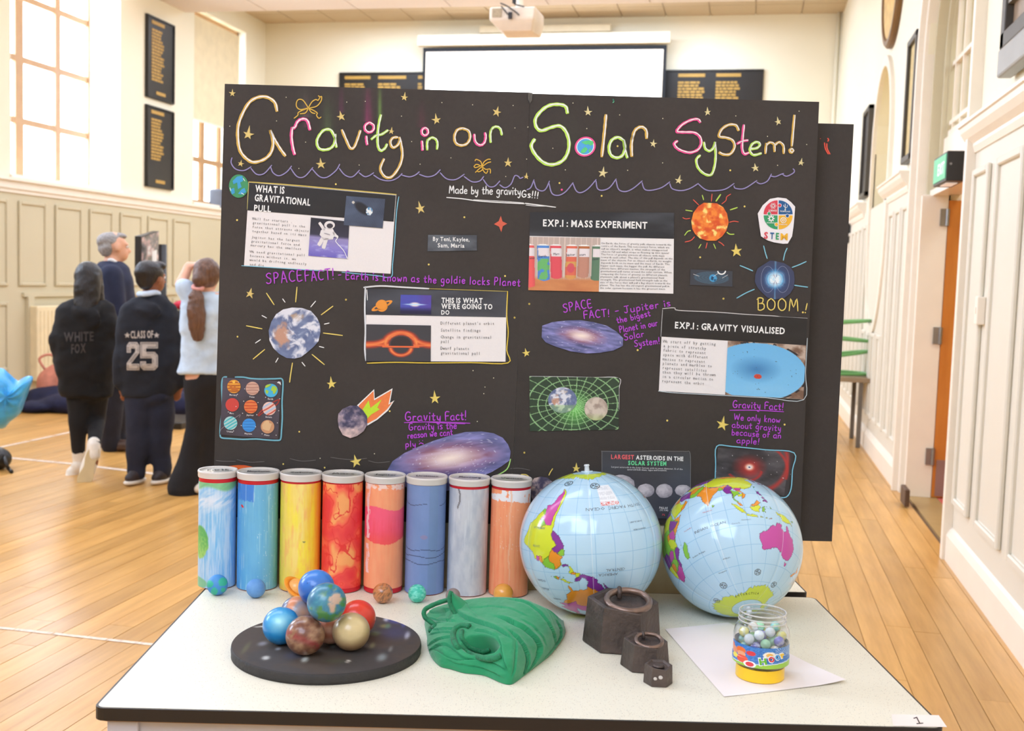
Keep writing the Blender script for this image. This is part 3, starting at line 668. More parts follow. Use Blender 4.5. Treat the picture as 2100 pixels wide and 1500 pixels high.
def floor_pile():
    B, er, ef = persp(100, 850)
    P = lambda x, y, z=0.: onz(x, y, z)
    mcoat = cmat('dark_navy_coat_cloth', 26, 30, 62, rough=.9, vary=.2, vscale=20, bump=.3)
    o = blob('navy_coat', [('s', P(75, 845)+ez*.05, (.22, .16, .06)), ('s', P(105, 838)+ez*.09, (.28, .2, .13)), ('s', P(140, 845)+ez*.07, (.3, .2, .10))], mcoat, disp=.02, dsc=4)
    tag(o, 'dark navy coat lying on the floor below the radiator', 'coat')
    o = blob('navy_coat', [('s', P(200, 862)+ez*.05, (.22, .16, .08)), ('s', P(235, 860)+ez*.06, (.2, .16, .1))], mcoat, disp=.02, dsc=4)
    tag(o, 'navy coat heap on the floor between the hooded girl and the man', 'coat')
    o = blob('navy_coat', [('s', P(365, 850)+ez*.08, (.26, .2, .13)), ('s', P(395, 842)+ez*.12, (.3, .2, .16))], mcoat, disp=.02, dsc=4)
    tag(o, 'navy coat heap on the floor right of the boy in the hoodie', 'coat')
    bp_ = thing('backpack', 'pink backpack leaning on the navy coat under the radiator', 'backpack', P(128, 840))
    c = P(128, 842)+ez*.27+ef*.30
    blob('pack_body', [('s', c, (.20, .14, .17)), ('s', c+er*.12-ez*.08, (.16, .13, .14)), ('s', c-er*.1-ez*.05, (.14, .12, .14))], cmat('salmon_pink_fabric', 214, 140, 120, rough=.8, vary=.15, vscale=15), bp_, disp=.02)
    MB().tube(smooth_path([c-er*.15+ez*.1-ef*.1, c-er*.2+ez*.2-ef*.1, c-er*.1+ez*.24-ef*.1, c+ez*.15-ef*.1]), .012).build('strap', cmat('salmon_pink_fabric', 214, 140, 120), bp_, smooth=True)
    MB().sphere(c+er*.1-ez*.18-ef*.16, (.08, .05, .08)).build('red_badge', cmat('crimson_badge', 205, 50, 80), bp_, smooth=True)
    return
floor_pile()
def blue_bag():
    B, er, ef = persp(20, 1015); J = lambda x, y, d=0: onpl(x, y, B, ef)+ef*d
    m = cmat('translucent_blue_polythene', 70, 176, 240, rough=.3, vary=.2, vscale=8, stretch=(1, 1, 3), sss=.2)
    out = [(-70, 740), (0, 755), (12, 760), (38, 782), (55, 772), (68, 775), (60, 800), (52, 822), (42, 848), (20, 866), (4, 880), (-40, 870), (-80, 840)]
    c = np.mean(out, 0); V = []; F = []; nr = 7; P = smooth_path(out, True, 3); n_ = len(P)
    for s_ in (1, -1):
        b0 = len(V); V.append(J(c[0], c[1], -.17*s_))
        for k in range(1, nr+1):
            f = k/nr; bulge = .17*sqrt(max(0, 1-f*f))
            for i, p in enumerate(P): 
                q = (c[0]+(p[0]-c[0])*f, c[1]+(p[1]-c[1])*f); V.append(J(q[0], q[1], -s_*(bulge+.02*sin(i*1.3+k)*(1-f))))
        for i in range(n_): F.append((b0, b0+1+i, b0+1+(i+1) % n_)[::s_])
        for k in range(nr-1):
            for i in range(n_): 
                a = b0+1+k*n_+i; b = b0+1+k*n_+(i+1) % n_; F.append((a, a+n_, b+n_, b)[::s_])
    o = mk('blue_polythene_bag', V, F, m, None, True, recenter=True); tag(o, 'crumpled bright blue translucent plastic bag held up at the left edge', 'bag')
    # the hand and arm that hold it, just outside the frame edge
    k = thing('black_rucksack', 'black strapped bag on the floor at the left edge', 'bag', onz(0, 968))
    c = onz(-12, 962)+ez*.07
    blob('bag_body', [('s', c, (.12, .1, .08)), ('s', c-er*.1, (.14, .12, .08))], M_black, k, vox=.015)
    MB().tube(smooth_path([c+er*.06+ez*.05, onz(12, 950, .06), onz(18, 962, .02), onz(24, 968, .012)]), .012).build('strap', M_black, k, smooth=True)
blue_bag()
def far_right():
    B = onx(1775, 915, XR-.12); 
    p = onz(1768, 918); zt = onpl(1770, 775, p, np.array([p[0], p[1], 0])/np.hypot(p[0], p[1]))[2]
    t = thing('side_table', 'dark-legged side table against the far right wall', 'table', (p[0]-.35, p[1], 0))
    x1 = p[0]+.06; x0 = x1-.9; y0_, y1_ = p[1]-.06, p[1]+.6
    MB().bb(x0, x1, y0_, y1_, zt-.04, zt).build('tabletop', cmat('brown_laminate_top', 150, 126, 96, rough=.5), t, bevel=.004)
    for x in (x0+.04, x1-.1):
        for y in (y0_+.04, y1_-.04): MB().bb(x-.018, x+.018, y-.018, y+.018, 0, zt-.04).build('leg', cmat('grey_brown_leg', 110, 100, 88, rough=.4), t)
    g = thing('marble_run', 'looping green tube marble run standing on the far right table', 'toy', (x0+.55, p[1]+.2, zt))
    c = np.array([x0+.55, p[1]+.2, zt]); mg = cmat('bright_green_tubing', 110, 170, 96, rough=.4)
    for k, (z_, tl) in enumerate(((.02, 0), (.17, .05), (.33, -.02), (.46, .03))):
        MB().tube([c+np.array([.32*cos(a), .18*sin(a), z_+tl*cos(a)]) for a in np.linspace(0, 2*pi, 40)[:-1]], .014, 8, closed=True).build('track_ring', mg, g, smooth=True)
    for a in (.3, 2.4, 4.4): MB().cyl(c+np.array([.32*cos(a), .18*sin(a), 0]), c+np.array([.32*cos(a), .18*sin(a), .46]), .008).build('support_post', M_trimw, g, smooth=True)
    k = MB().box((x0+.35, p[1]+.05, zt+.08), (.16, .05, .075)).build('white_carton', M_trimw, None, bevel=.02, recenter=True); tag(k, 'white carton inside the green marble run on the far right table', 'box')
    # small black bracket at the far right wall
    q = onx(1741, 480, XR-.02); k = MB().bb(XR-.10, XR-.012, q[1]-.1, q[1]+.1, q[2]-.11, q[2]+.11).build('wall_intercom', M_black, None, bevel=.01, recenter=True); tag(k, 'small black box on the far right wall beside the rear display board', 'box')
    q = onx(1861, 1018, XR-.03); k = MB().bb(XR-.06, XR-.03, q[1]-.10, q[1]+.10, .01, .12).build('floor_socket', cmat('dark_brown_socket', 90, 66, 48, rough=.6), None, bevel=.006, recenter=True); tag(k, 'dark brown socket low on the skirting beside the doorway', 'socket')
far_right()
# ================================================================ PEOPLE
def unit(v): v = np.array(v, float); return v/(np.linalg.norm(v)+1e-12)
def head_parts(c, up, fw, s=1.):
    """skull, jaw, nose, ears, lips around centre c; up / fw unit vectors, s = scale (1 = .22 m tall head)"""
    rt = np.cross(fw, up); A3 = (rt, fw, up); q = lambda a, b, d: c+(rt*a+fw*b+up*d)*s
    return [('s', q(0, -.012, .025), np.array((.073, .090, .082))*s, A3), ('s', q(0, .022, -.03), np.array((.058, .068, .072))*s, A3),
            ('s', q(0, .058, -.072), np.array((.030, .026, .022))*s, A3), ('c', q(0, .086, .012), q(0, .106, -.022), .009*s, .014*s), ('s', q(0, .075, .024), np.array((.05, .02, .012))*s, A3),
            ('s', q(0, .088, -.052), np.array((.024, .010, .006))*s, A3), ('s', q(0, .086, -.062), np.array((.021, .010, .006))*s, A3),
            ('s', q(.075, -.005, -.005), np.array((.010, .020, .031))*s, A3), ('s', q(-.075, -.005, -.005), np.array((.010, .020, .031))*s, A3)]
def eyes(c, up, fw, s, parent):
    rt = np.cross(fw, up); q = lambda a, b, d: c+(rt*a+fw*b+up*d)*s
    for i in (-1, 1):
        MB().sphere(q(.030*i, .074, .008), .012*s, 12, 8).build('eye', cmat('eye_white', 235, 230, 225, rough=.2), parent, smooth=True)
        MB().sphere(q(.031*i, .082, .008), .0055*s, 10, 6).build('iris', cmat('dark_brown_iris', 50, 34, 24, rough=.2), parent, smooth=True)
def hand_parts(w_, d, n, s=1., thumb=1, curl=.35):
    """w_ wrist, d direction of fingers, n palm normal (fingers curl towards it)"""
    d = unit(d); n = unit(n-d*np.dot(n, d)); sd = np.cross(d, n)*thumb; A3 = (sd, n, d)
    P = [('s', w_+d*.038*s, np.array((.032, .014, .042))*s, A3), ('c', w_-d*.02*s, w_+d*.02*s, .02*s, .022*s)]
    for i, (o, L_) in enumerate(((.026, .064), (.009, .074), (-.009, .070), (-.026, .054))):
        b = w_+d*.072*s+sd*o*s; cs = curl*(1+.12*i)
        m_ = b+(d*cos(cs)+n*sin(cs))*L_*.5*s; e = m_+(d*cos(cs*2.4)+n*sin(cs*2.4))*L_*.5*s
        P += [('c', b, m_, .0088*s, .0082*s), ('c', m_, e, .0082*s, .0068*s)]
    t0 = w_+d*.022*s+sd*.026*s; t1 = t0+(d*.7+sd*.65+n*.3)*.034*s; t2 = t1+(d*.95+sd*.15+n*.35)*.028*s
    return P+[('c', t0, t1, .0115*s, .0100*s), ('c', t1, t2, .0098*s, .0078*s)]
def loft(rings, er, ef, n=28, sq=2.3):
    """closed solid through rings (centre, rx, ry); superellipse cross-sections"""
    V = []; F = []; m = len(rings)
    for c, rx_, ry_ in rings:
        for i in range(n):
            a = 2*pi*i/n; x = abs(cos(a))**(2/sq)*(1 if cos(a) >= 0 else -1); y = abs(sin(a))**(2/sq)*(1 if sin(a) >= 0 else -1)
            V.append(c+er*rx_*x+ef*ry_*y)
    for j in range(m-1): F += [(j*n+i, j*n+(i+1) % n, (j+1)*n+(i+1) % n, (j+1)*n+i) for i in range(n)]
    F += [tuple(range(n))[::-1], tuple(range((m-1)*n, m*n))]
    return ('m', V, F)
def decal(name, m, V2, F, J, bvh, ef, parent, off=.006, sub=True):
    """flat print wrapped onto a garment: every vertex is dropped onto the cloth surface along the horizontal ef"""
    bm = bmesh.new(); vs_ = [bm.verts.new((p[0], p[1], 0)) for p in V2]
    for f in F:
        try: bm.faces.new([vs_[i] for i in f])
        except Exception: pass
    if sub:
        for _ in range(2):
            es = [e for e in bm.edges if e.calc_length() > 4]
            if es: bmesh.ops.subdivide_edges(bm, edges=es, cuts=1); bmesh.ops.triangulate(bm, faces=bm.faces)
    V = []; 
    for v in bm.verts:
        p = J(v.co.x, v.co.y); d = unit(p-CO)
        h = bvh.ray_cast(Vector(CO+d*2), Vector(d))
        q = np.array(h[0]) if h[0] is not None else p
        V.append(q-d*off)
    bm.verts.index_update(); Fo = [tuple(v.index for v in f.verts) for f in bm.faces]; bm.free()
    return mk(name, V, Fo, m, parent)
def bvh_of(o):
    me = o.data; M = Vector((0, 0, 0)) if o.parent else o.location
    return BVHTree.FromPolygons([v.co+M for v in me.vertices], [tuple(p.vertices) for p in me.polygons])
SK1 = cmat('light_skin', 226, 172, 142, rough=.5, vary=.05, sss=.1); SK2 = cmat('brown_skin', 150, 92, 62, rough=.5, vary=.05, sss=.1)
SK3 = cmat('fair_flushed_skin', 232, 176, 148, rough=.5, vary=.06, sss=.1)
def cloth(name, *c): return cmat(name, *c, rough=.92, vary=.12, vscale=14, bump=.35, bscale=22)
HB = cmat('black_hair', 26, 20, 20, rough=.35, vary=.3, vscale=30, stretch=(3, 3, .25), bump=.6, bscale=60)
HBr = cmat('long_brown_hair', 104, 72, 54, rough=.38, vary=.35, vscale=30, stretch=(3, 3, .2), bump=.7, bscale=60)
HG = cmat('short_grey_hair', 150, 146, 144, rough=.6, vary=.3, vscale=60, bump=.5, bscale=120)
WS = cmat('white_trainer_leather', 238, 228, 214, rough=.6, vary=.05); SOLE = cmat('tan_rubber_sole', 214, 190, 144, rough=.8, vary=.08)

# ---- girl in the black hoodie, seen from behind, walking away
B, er, ef = persp(168, 972); J = lambda x, y, d=0: onpl(x, y, B, ef)+ef*d
g = thing('person', 'person with long black hair in an oversized black hoodie and black leggings', 'person', B)
hc = J(181, 575, .0); up = unit(ez+er*.02); fw = unit(ef*.9+er*.35)
kneeL, ankL, kneeR, ankR = J(160, 868, -.02), J(161, 932, 0), J(199, 862, .05), J(192, 905, -.22)
parts = head_parts(hc, up, fw, .88)+[('c', J(180, 600), J(178, 640), .045, .06), loft([(J(177, 625), .12, .07), (J(176, 680), .13, .09), (J(178, 760), .12, .09), (J(178, 810), .14, .1)], er, ef),
    ('c', J(163, 800), kneeL, .075, .052), ('c', kneeL, ankL, .050, .036), ('c', J(195, 800), kneeR, .075, .05), ('c', kneeR, ankR, .050, .036), ('s', J(162, 962, .03), (.035, .06, .03)), ('s', ankR-ez*.08-ef*.02, (.03, .03, .07)),
    ('c', J(135, 640), J(122, 710), .04, .035), ('c', J(122, 710), J(150, 762, .12), .034, .028), ('c', J(222, 640), J(236, 705), .04, .035), ('c', J(236, 705), J(212, 765, .12), .034, .028)]
parts += hand_parts(J(152, 765, .14), J(180, 775, .2)-J(152, 765, .14), -ef, .8) + hand_parts(J(210, 768, .14), J(185, 778, .2)-J(210, 768, .14), -ef, .8, -1)
blob('body', parts, SK2, g, vox=.011)
hood = blob('black_hoodie', [loft([(J(178, 614), .10, .07), (J(178, 630), .17, .10), (J(177, 655), .20, .125), (J(176, 700), .20, .14), (J(177, 750), .185, .14), (J(177, 795), .165, .125), (J(177, 812), .155, .12)], er, ef),
    ('c', J(142, 640), J(122, 700), .075, .072), ('c', J(122, 700, .0), J(136, 765, .05), .070, .058), ('c', J(215, 640), J(234, 700), .075, .072), ('c', J(234, 700), J(222, 765, .05), .07, .058), ('c', J(136, 765, .05), J(160, 778, .12), .058, .05),
    ('t', smooth_path([J(150, 622, .02), J(160, 634, -.10), J(178, 640, -.13), J(198, 634, -.10), J(210, 620, .02)]), .035), ('s', J(180, 650, -.12), (.10, .03, .07))], cloth('black_hoodie_cotton', 20, 19, 20), g, vox=.014, sm=6, disp=.024, dsc=6)
blob('shirt_collar', [('t', smooth_path([J(160, 606, .02), J(164, 604, -.06), J(176, 604, -.08), J(192, 602, -.05), J(200, 598, .03)]), .022)], cloth('pale_blue_shirt', 206, 222, 240), g, vox=.009)
blob('leggings', [('c', J(163, 800), kneeL, .085, .060), ('c', kneeL, J(161, 925), .058, .043), ('c', J(196, 800), kneeR, .085, .058), ('c', kneeR, ankR, .056, .042), ('s', J(178, 800), (.14, .10, .10))], cloth('black_leggings_jersey', 24, 23, 25), g, vox=.012, disp=.004)
hr = blob('long_hair', [('s', J(181, 566, -.01), (.085, .095, .095)), loft([(J(181, 560, -.02), .075, .08), (J(179, 585, -.05), .083, .065), (J(178, 610, -.07), .08, .05), (J(175, 632, -.10), .066, .03), (J(174, 646, -.12), .04, .02)], er, ef), loft([(J(196, 565, .02), .04, .06), (J(202, 590, .01), .035, .05), (J(204, 622, -.0), .03, .035), (J(208, 650, -.07), .018, .02)], er, ef)], HB, g, vox=.009, sm=4, disp=.004, dsc=20)
blob('sock', [('c', J(161, 922), J(162, 955, .01), .042, .040)], cloth('white_sock', 236, 226, 212), g, vox=.009)
blob('sock', [('c', ankR, ankR-ez*.06-ef*.02, .042, .040)], cloth('white_sock', 236, 226, 212), g, vox=.009)
sA = (unit(er*.9-ef*.2), unit(ef+er*.1), ez)
blob('shoe', [('s', J(160, 968, .06), (.045, .12, .045)), ('s', J(159, 975, .05), (.046, .13, .028)), ('s', J(161, 957, .0), (.042, .05, .05))], WS, g, vox=.009)
t0, t1 = J(191, 912, -.24), J(172, 978, -.30)
ax_ = unit(t1-t0); AX2 = (er, unit(np.cross(ax_, er)), ax_)
blob('shoe', [('s', (t0+t1)/2+ef*.03, (.052, .045, .125), AX2), ('s', t0+ef*.04+ax_*.03, (.043, .05, .05), AX2), ('c', t0+ef*.04, J(192, 900, -.2), .042, .042)], WS, g, vox=.009)
so = [((t0+t1)/2-ef*.018+AX2[0]*a*.05+ax_*b*.125) for a, b in ((-.6, -1), (0, -1.08), (.6, -1), (.8, -.6), (.62, -.1), (.85, .35), (.8, .75), (.3, 1.05), (-.3, 1.05), (-.9, .75), (-1.0, .35), (-.66, -.1), (-.8, -.6))]
MB().prism(smooth_path(so, True, 3), ef*.03).build('shoe_sole', SOLE, g, bevel=.004, label='tan sole turned up to the camera')
bh = bvh_of(hood); M_fox = cmat('dark_grey_back_print', 62, 56, 54, rough=.6)
def fit2d(V, x0, x1, yb, h, sl=0.):  # to photograph pixels
    V = np.array(V); w_ = V[:, 0].max()-V[:, 0].min(); return [(x0+(p[0]-V[:, 0].min())/w_*(x1-x0), yb-p[1]/.72*h+sl*(p[0]-V[:, 0].min())/w_) for p in V]
for s_, x0, x1, yb in (('WHITE', 131, 192, 701), ('FOX', 146, 176, 725)):
    V, F, _ = text2d(s_, .03); decal('back_lettering', M_fox, fit2d(V, x0, x1, yb, 19, -2), F, J, bh, ef, g)

# ---- man in the navy suit behind the children, profile to the right
B, er, ef = persp(232, 922); J = lambda x, y, d=0: onpl(x, y, B, ef)+ef*d
g = thing('person', 'grey-haired person in a dark navy suit, standing in profile behind the children', 'person', B)
hc = J(235, 508); up = unit(ez+er*.0); fw = unit(er*.93+ef*.35)
parts = head_parts(hc, up, fw, 1.07)+[('c', J(231, 532), J(228, 570), .06, .075), loft([(J(230, 555), .12, .14), (J(232, 610), .13, .17), (J(233, 700), .12, .14), (J(232, 760), .12, .15)], er, ef),
    ('c', J(226, 750, -.08), J(226, 840, -.08), .085, .065), ('c', J(226, 840, -.08), J(226, 918, -.08), .06, .04), ('c', J(240, 750, .08), J(238, 840, .1), .085, .065), ('c', J(238, 840, .1), J(240, 912, .12), .06, .04),
    ('c', J(232, 570, -.2), J(238, 650, -.24), .055, .045), ('c', J(238, 650, -.24), J(248, 715, -.2), .042, .032), ('c', J(235, 570, .2), J(240, 650, .22), .055, .045), ('c', J(240, 650, .22), J(252, 712, .2), .042, .032)]
parts += hand_parts(J(249, 722, -.2), -ez+er*.1, ef, 1.0)+hand_parts(J(253, 718, .2), -ez+er*.1, -ef, 1.0, -1)
blob('body', parts, SK1, g, vox=.012, sm=4); eyes(hc, up, fw, 1.07, g)
blob('suit_jacket', [loft([(J(229, 537, 0), .08, .07), (J(230, 548), .12, .17), (J(232, 575), .145, .225), (J(234, 630), .155, .21), (J(234, 690), .14, .19), (J(233, 740), .145, .2), (J(232, 790), .14, .19)], er, ef),
    ('c', J(228, 566, -.2), J(240, 650, -.25), .082, .07), ('c', J(240, 650, -.25), J(252, 712, -.21), .068, .052), ('c', J(232, 566, .2), J(240, 650, .24), .08, .07), ('c', J(240, 650, .24), J(254, 710, .21), .065, .052)], cloth('navy_suit_wool', 32, 38, 62), g, vox=.017, sm=7, disp=.010, dsc=4)
blob('shirt_collar', [('t', smooth_path([J(218, 538, .02), J(228, 533, -.07), J(240, 541, -.06), J(245, 549, 0)]), .016)], cloth('white_shirt', 236, 234, 232), g, vox=.009)
blob('suit_trousers', [('c', J(228, 760, -.06), J(227, 840, -.08), .115, .09), ('c', J(227, 840, -.08), J(227, 912, -.08), .088, .068), ('c', J(240, 760, .07), J(238, 840, .1), .115, .09), ('c', J(238, 840, .1), J(240, 908, .12), .088, .068)], cloth('dark_navy_trouser_wool', 34, 36, 50), g, vox=.014, disp=.006)
blob('short_hair', [('s', hc+ez*.045-fw*.035, (.078, .098, .068), (np.cross(fw, up), fw, up)), ('s', hc+ez*.0-fw*.065, (.074, .055, .07), (np.cross(fw, up), fw, up)), ('s', hc+ez*.085+fw*.03, (.06, .06, .025), (np.cross(fw, up), fw, up))], HG, g, vox=.009, sm=3, disp=.004, dsc=30)
SB = cmat('dark_brown_shoe_leather', 78, 56, 46, rough=.35)
for (x, y, d) in ((228, 931, -.08), (246, 925, .14)):
    c = J(x, y, d); c[2] = .045
    blob('shoe', [('s', c+er*.05, (.14, .048, .045)), ('s', c-er*.03+ez*.02, (.07, .045, .055)), ('s', c+er*.05-ez*.02, (.15, .052, .022))], SB, g, vox=.009)

# ---- boy in the dark "25" hoodie, from behind, looking right
B, er, ef = persp(305, 992); J = lambda x, y, d=0: onpl(x, y, B, ef)+ef*d
g = thing('person', 'person with short black hair in a dark hoodie numbered 25', 'person', B)
hc = J(313, 571); up = unit(ez); fw = unit(er*.75+ef*.66)
ah = J(288, 640), J(305, 830)
parts = head_parts(hc, up, fw, .90)+[('c', J(309, 592), J(305, 625), .045, .055), loft([(J(306, 615), .10, .07), (J(306, 660), .14, .09), (J(307, 740), .12, .09), (J(307, 805), .14, .1)], er, ef),
    ('c', J(288, 800), J(286, 885), .08, .056), ('c', J(286, 885), J(279, 968), .052, .036), ('c', J(326, 800), J(328, 885), .08, .056), ('c', J(328, 885), J(331, 968), .052, .036),
    ('c', J(270, 640), J(257, 720), .045, .038), ('c', J(257, 720), J(249, 790), .036, .027), ('c', J(345, 640), J(362, 720), .045, .038), ('c', J(362, 720), J(370, 790), .036, .027), ('s', J(277, 983, -.01), (.036, .08, .03)), ('s', J(331, 983, -.01), (.036, .08, .03))]
parts += hand_parts(J(248, 792), -ez+er*.3, ef, .85, 1)+hand_parts(J(370, 792), -ez-er*.3, ef, .85, -1)
blob('body', parts, SK2, g, vox=.011, sm=4); eyes(hc, up, fw, .9, g)
hood = blob('dark_hoodie', [loft([(J(306, 606), .09, .06), (J(305, 622), .15, .10), (J(305, 645), .185, .115), (J(306, 700), .19, .13), (J(307, 760), .18, .13), (J(308, 800), .17, .12), (J(308, 812), .165, .115)], er, ef),
    ('c', J(268, 640), J(254, 715), .068, .064), ('c', J(254, 715), J(247, 785), .062, .048), ('c', J(345, 640), J(364, 715), .068, .064), ('c', J(364, 715), J(373, 785), .062, .048),
    ('t', smooth_path([J(276, 614, .03), J(283, 630, -.08), J(302, 640, -.12), J(324, 634, -.09), J(336, 612, .03)]), .034), ('s', J(303, 636, -.10), (.11, .03, .06))], cloth('charcoal_navy_hoodie', 28, 31, 40), g, vox=.014, sm=6, disp=.022, dsc=6)
blob('shirt_collar', [('t', smooth_path([J(284, 604, .03), J(294, 603, -.06), J(304, 602, -.07), J(318, 600, -.04), J(326, 604, .02)]), .020)], cloth('pale_blue_shirt', 206, 222, 240), g, vox=.009)
blob('school_trousers', [('s', J(307, 810), (.15, .11, .09)), ('c', J(289, 805), J(286, 885), .10, .080), ('c', J(286, 885), J(280, 966), .078, .062), ('c', J(326, 805), J(328, 885), .10, .080), ('c', J(328, 885), J(332, 966), .078, .060)], cloth('navy_school_trousers', 36, 40, 58), g, vox=.013, disp=.013)
blob('short_hair', [('s', hc+ez*.035-fw*.03, (.079, .097, .078), (np.cross(fw, up), fw, up)), ('s', hc-ez*.0-fw*.058, (.070, .05, .075), (np.cross(fw, up), fw, up)), ('s', hc+ez*.08+fw*.04, (.06, .05, .03), (np.cross(fw, up), fw, up))], HB, g, vox=.009, sm=3, disp=.003, dsc=30)
for x in (277, 331):
    c = J(x, 985, .0); c[2] = .045; sd = unit(ef*.3+er*(-.25 if x < 300 else .55))
    o = blob('shoe', [('s', c-ef*.0-ez*.0, (.045, .10, .038)), ('s', c-ef*.02+ez*.015, (.04, .06, .045))], cmat('black_trainer_upper', 52, 44, 48, rough=.6, vary=.3, vscale=25), g, vox=.009)
    blob('shoe_sole', [('s', c-ez*.026, (.050, .115, .022))], WS, g, vox=.008)
bh = bvh_of(hood); M_25 = cmat('silver_grey_number_print', 190, 180, 172, rough=.6); M_25b = cmat('dark_number_inline', 60, 58, 62, rough=.7)
d25 = {'2': [(0, 6), (0, 2), (2, 0), (9, 0), (11, 2), (11, 6), (3.6, 12.4), (11, 12.4), (11, 16), (0, 16), (0, 12), (7.4, 5.4), (7.4, 3.6), (3.6, 3.6), (3.6, 6)],
       '5': [(0, 0), (11, 0), (11, 3.6), (3.6, 3.6), (3.6, 5.6), (9, 5.6), (11, 7.6), (11, 14), (9, 16), (2, 16), (0, 14), (0, 11), (3.6, 11), (3.6, 12.4), (7.4, 12.4), (7.4, 9.2), (0, 9.2)]}
def tess(P):
    from mathutils.geometry import tessellate_polygon
    return [tuple(t) for t in tessellate_polygon([[Vector((p[0], p[1], 0)) for p in P]])]
for ch, x0, sx in (('2', 260, 2.35), ('5', 287.5, 3.3)):
    P = [(x0+p[0]*sx, 702+p[1]*3.6) for p in d25[ch]]; decal('back_number', M_25, P, tess(P), J, bh, ef, g, off=.007)
    Q = P+[P[0]]; mbq = [];
    V = []; F = []
    cx_ = sum(p[0] for p in P)/len(P); 
    for a, b in zip(Q[:-1], Q[1:]):   # stitched double outline, inset a little
        a = np.array(a, float); b = np.array(b, float); d = b-a; L_ = np.linalg.norm(d); d /= L_; nn = np.array([-d[1], d[0]])
        a2 = a+nn*2.2+d*2.2; b2 = b+nn*2.2-d*2.2
        if L_ < 6: continue
        k = len(V); V += [tuple(a2), tuple(b2), tuple(b2+nn*1.0), tuple(a2+nn*1.0)]; F.append((k, k+1, k+2, k+3))
    decal('number_inline', M_25b, V, F, J, bh, ef, g, off=.0085)
V, F, _ = text2d('CLASS OF', .03); decal('back_lettering', M_25, fit2d(V, 268, 314, 694, 15, -1), F, J, bh, ef, g)
for x in (261, 321):
    P = [(x+(6.5 if i % 2 == 0 else 2.8)*sin(2*pi*i/10), 688-(6.5 if i % 2 == 0 else 2.8)*cos(2*pi*i/10)) for i in range(10)]
    decal('printed_star', M_25, P, tess(P), J, bh, ef, g, sub=False)

# ---- child with the brown ponytail at the board's edge, left arm raised to the head
B, er, ef = persp(395, 1012); J = lambda x, y, d=0: onpl(x, y, B, ef)+ef*d
g = thing('person', 'person with a long brown ponytail, pale blue T-shirt and black flared leggings', 'person', B)
hc = J(424, 566); up = unit(ez+er*.05); fw = unit(er*.62+ef*.78)
parts = head_parts(hc, up, fw, .92)+[('c', J(420, 590), J(420, 625), .045, .055), loft([(J(425, 600), .10, .06), (J(425, 640), .145, .09), (J(425, 720), .12, .09), (J(427, 790), .14, .1)], er, ef),
    ('c', J(410, 780), J(404, 880), .085, .055), ('c', J(404, 880), J(382, 985, .0), .05, .034), ('c', J(437, 780), J(433, 885, .05), .085, .055), ('c', J(433, 885, .05), J(416, 1000, .05), .05, .034),
    ('c', J(388, 615), J(372, 580, .02), .045, .036), ('c', J(371, 584, .02), J(388, 545, .08), .036, .027), ('c', J(462, 615), J(475, 690), .045, .036), ('c', J(475, 690), J(480, 750, .1), .036, .027),
    ('s', J(378, 1008, -.01), (.04, .06, .03)), ('s', J(412, 1014, .04), (.04, .06, .03))]
parts += hand_parts(J(386, 547, .07), unit(er*.9+ez*.35), -ez+ef*.3, .88, 1, .5)+hand_parts(J(480, 752, .1), -ez, ef, .85, -1)
blob('body', parts, SK3, g, vox=.010, sm=4); eyes(hc, up, fw, .92, g)
blob('t_shirt', [loft([(J(421, 598), .075, .055), (J(424, 608), .13, .08), (J(425, 640), .165, .105), (J(424, 700), .155, .11), (J(421, 745), .16, .118), (J(419, 768), .168, .122)], er, ef),
    ('c', J(397, 620), J(379, 592, .01), .068, .062), ('c', J(455, 618), J(470, 665), .068, .062)], cloth('pale_blue_cotton_tshirt', 196, 214, 232), g, vox=.013, sm=6, disp=.020, dsc=7)
blob('flared_leggings', [('s', J(424, 775), (.15, .105, .13)), ('c', J(410, 790), J(404, 875), .10, .062), ('c', J(404, 875), J(392, 940), .062, .075), ('c', J(392, 940), J(377, 1000), .078, .10), ('c', J(437, 790), J(434, 880, .04), .10, .062), ('c', J(434, 880, .04), J(425, 950, .05), .062, .075), ('c', J(425, 950, .05), J(420, 1004, .05), .075, .088)], cloth('black_flared_jersey', 26, 25, 28), g, vox=.013, disp=.005)
for x, y, d in ((372, 1014, -.03), (410, 1024, -.03)):
    c = J(x, y, d); c[2] = .04; blob('shoe', [('s', c, (.075, .06, .035)), ('s', c+er*.03+ez*.01, (.05, .05, .04))], WS, g, vox=.009)
pt = blob('ponytail_hair', [('s', J(424, 560, -.01), (.083, .098, .092)), ('s', J(411, 572, -.07), (.05, .045, .06)), loft([(J(404, 592, -.09), .02, .02), (J(402, 606, -.12), .045, .034), (J(402, 640, -.13), .055, .038), (J(404, 672, -.13), .048, .034), (J(405, 697, -.13), .025, .02)], er, ef)], HBr, g, vox=.008, sm=4, disp=.006, dsc=22)
MB().tube([J(406, 589, -.085)+er*.028*cos(a)+(ef*.028*.8+ez*.012)*sin(a) for a in np.linspace(0, 2*pi, 16)[:-1]], .012, 8, closed=True).build('hair_scrunchie', cmat('pink_scrunchie', 224, 160, 150, rough=.8), pt, smooth=True)
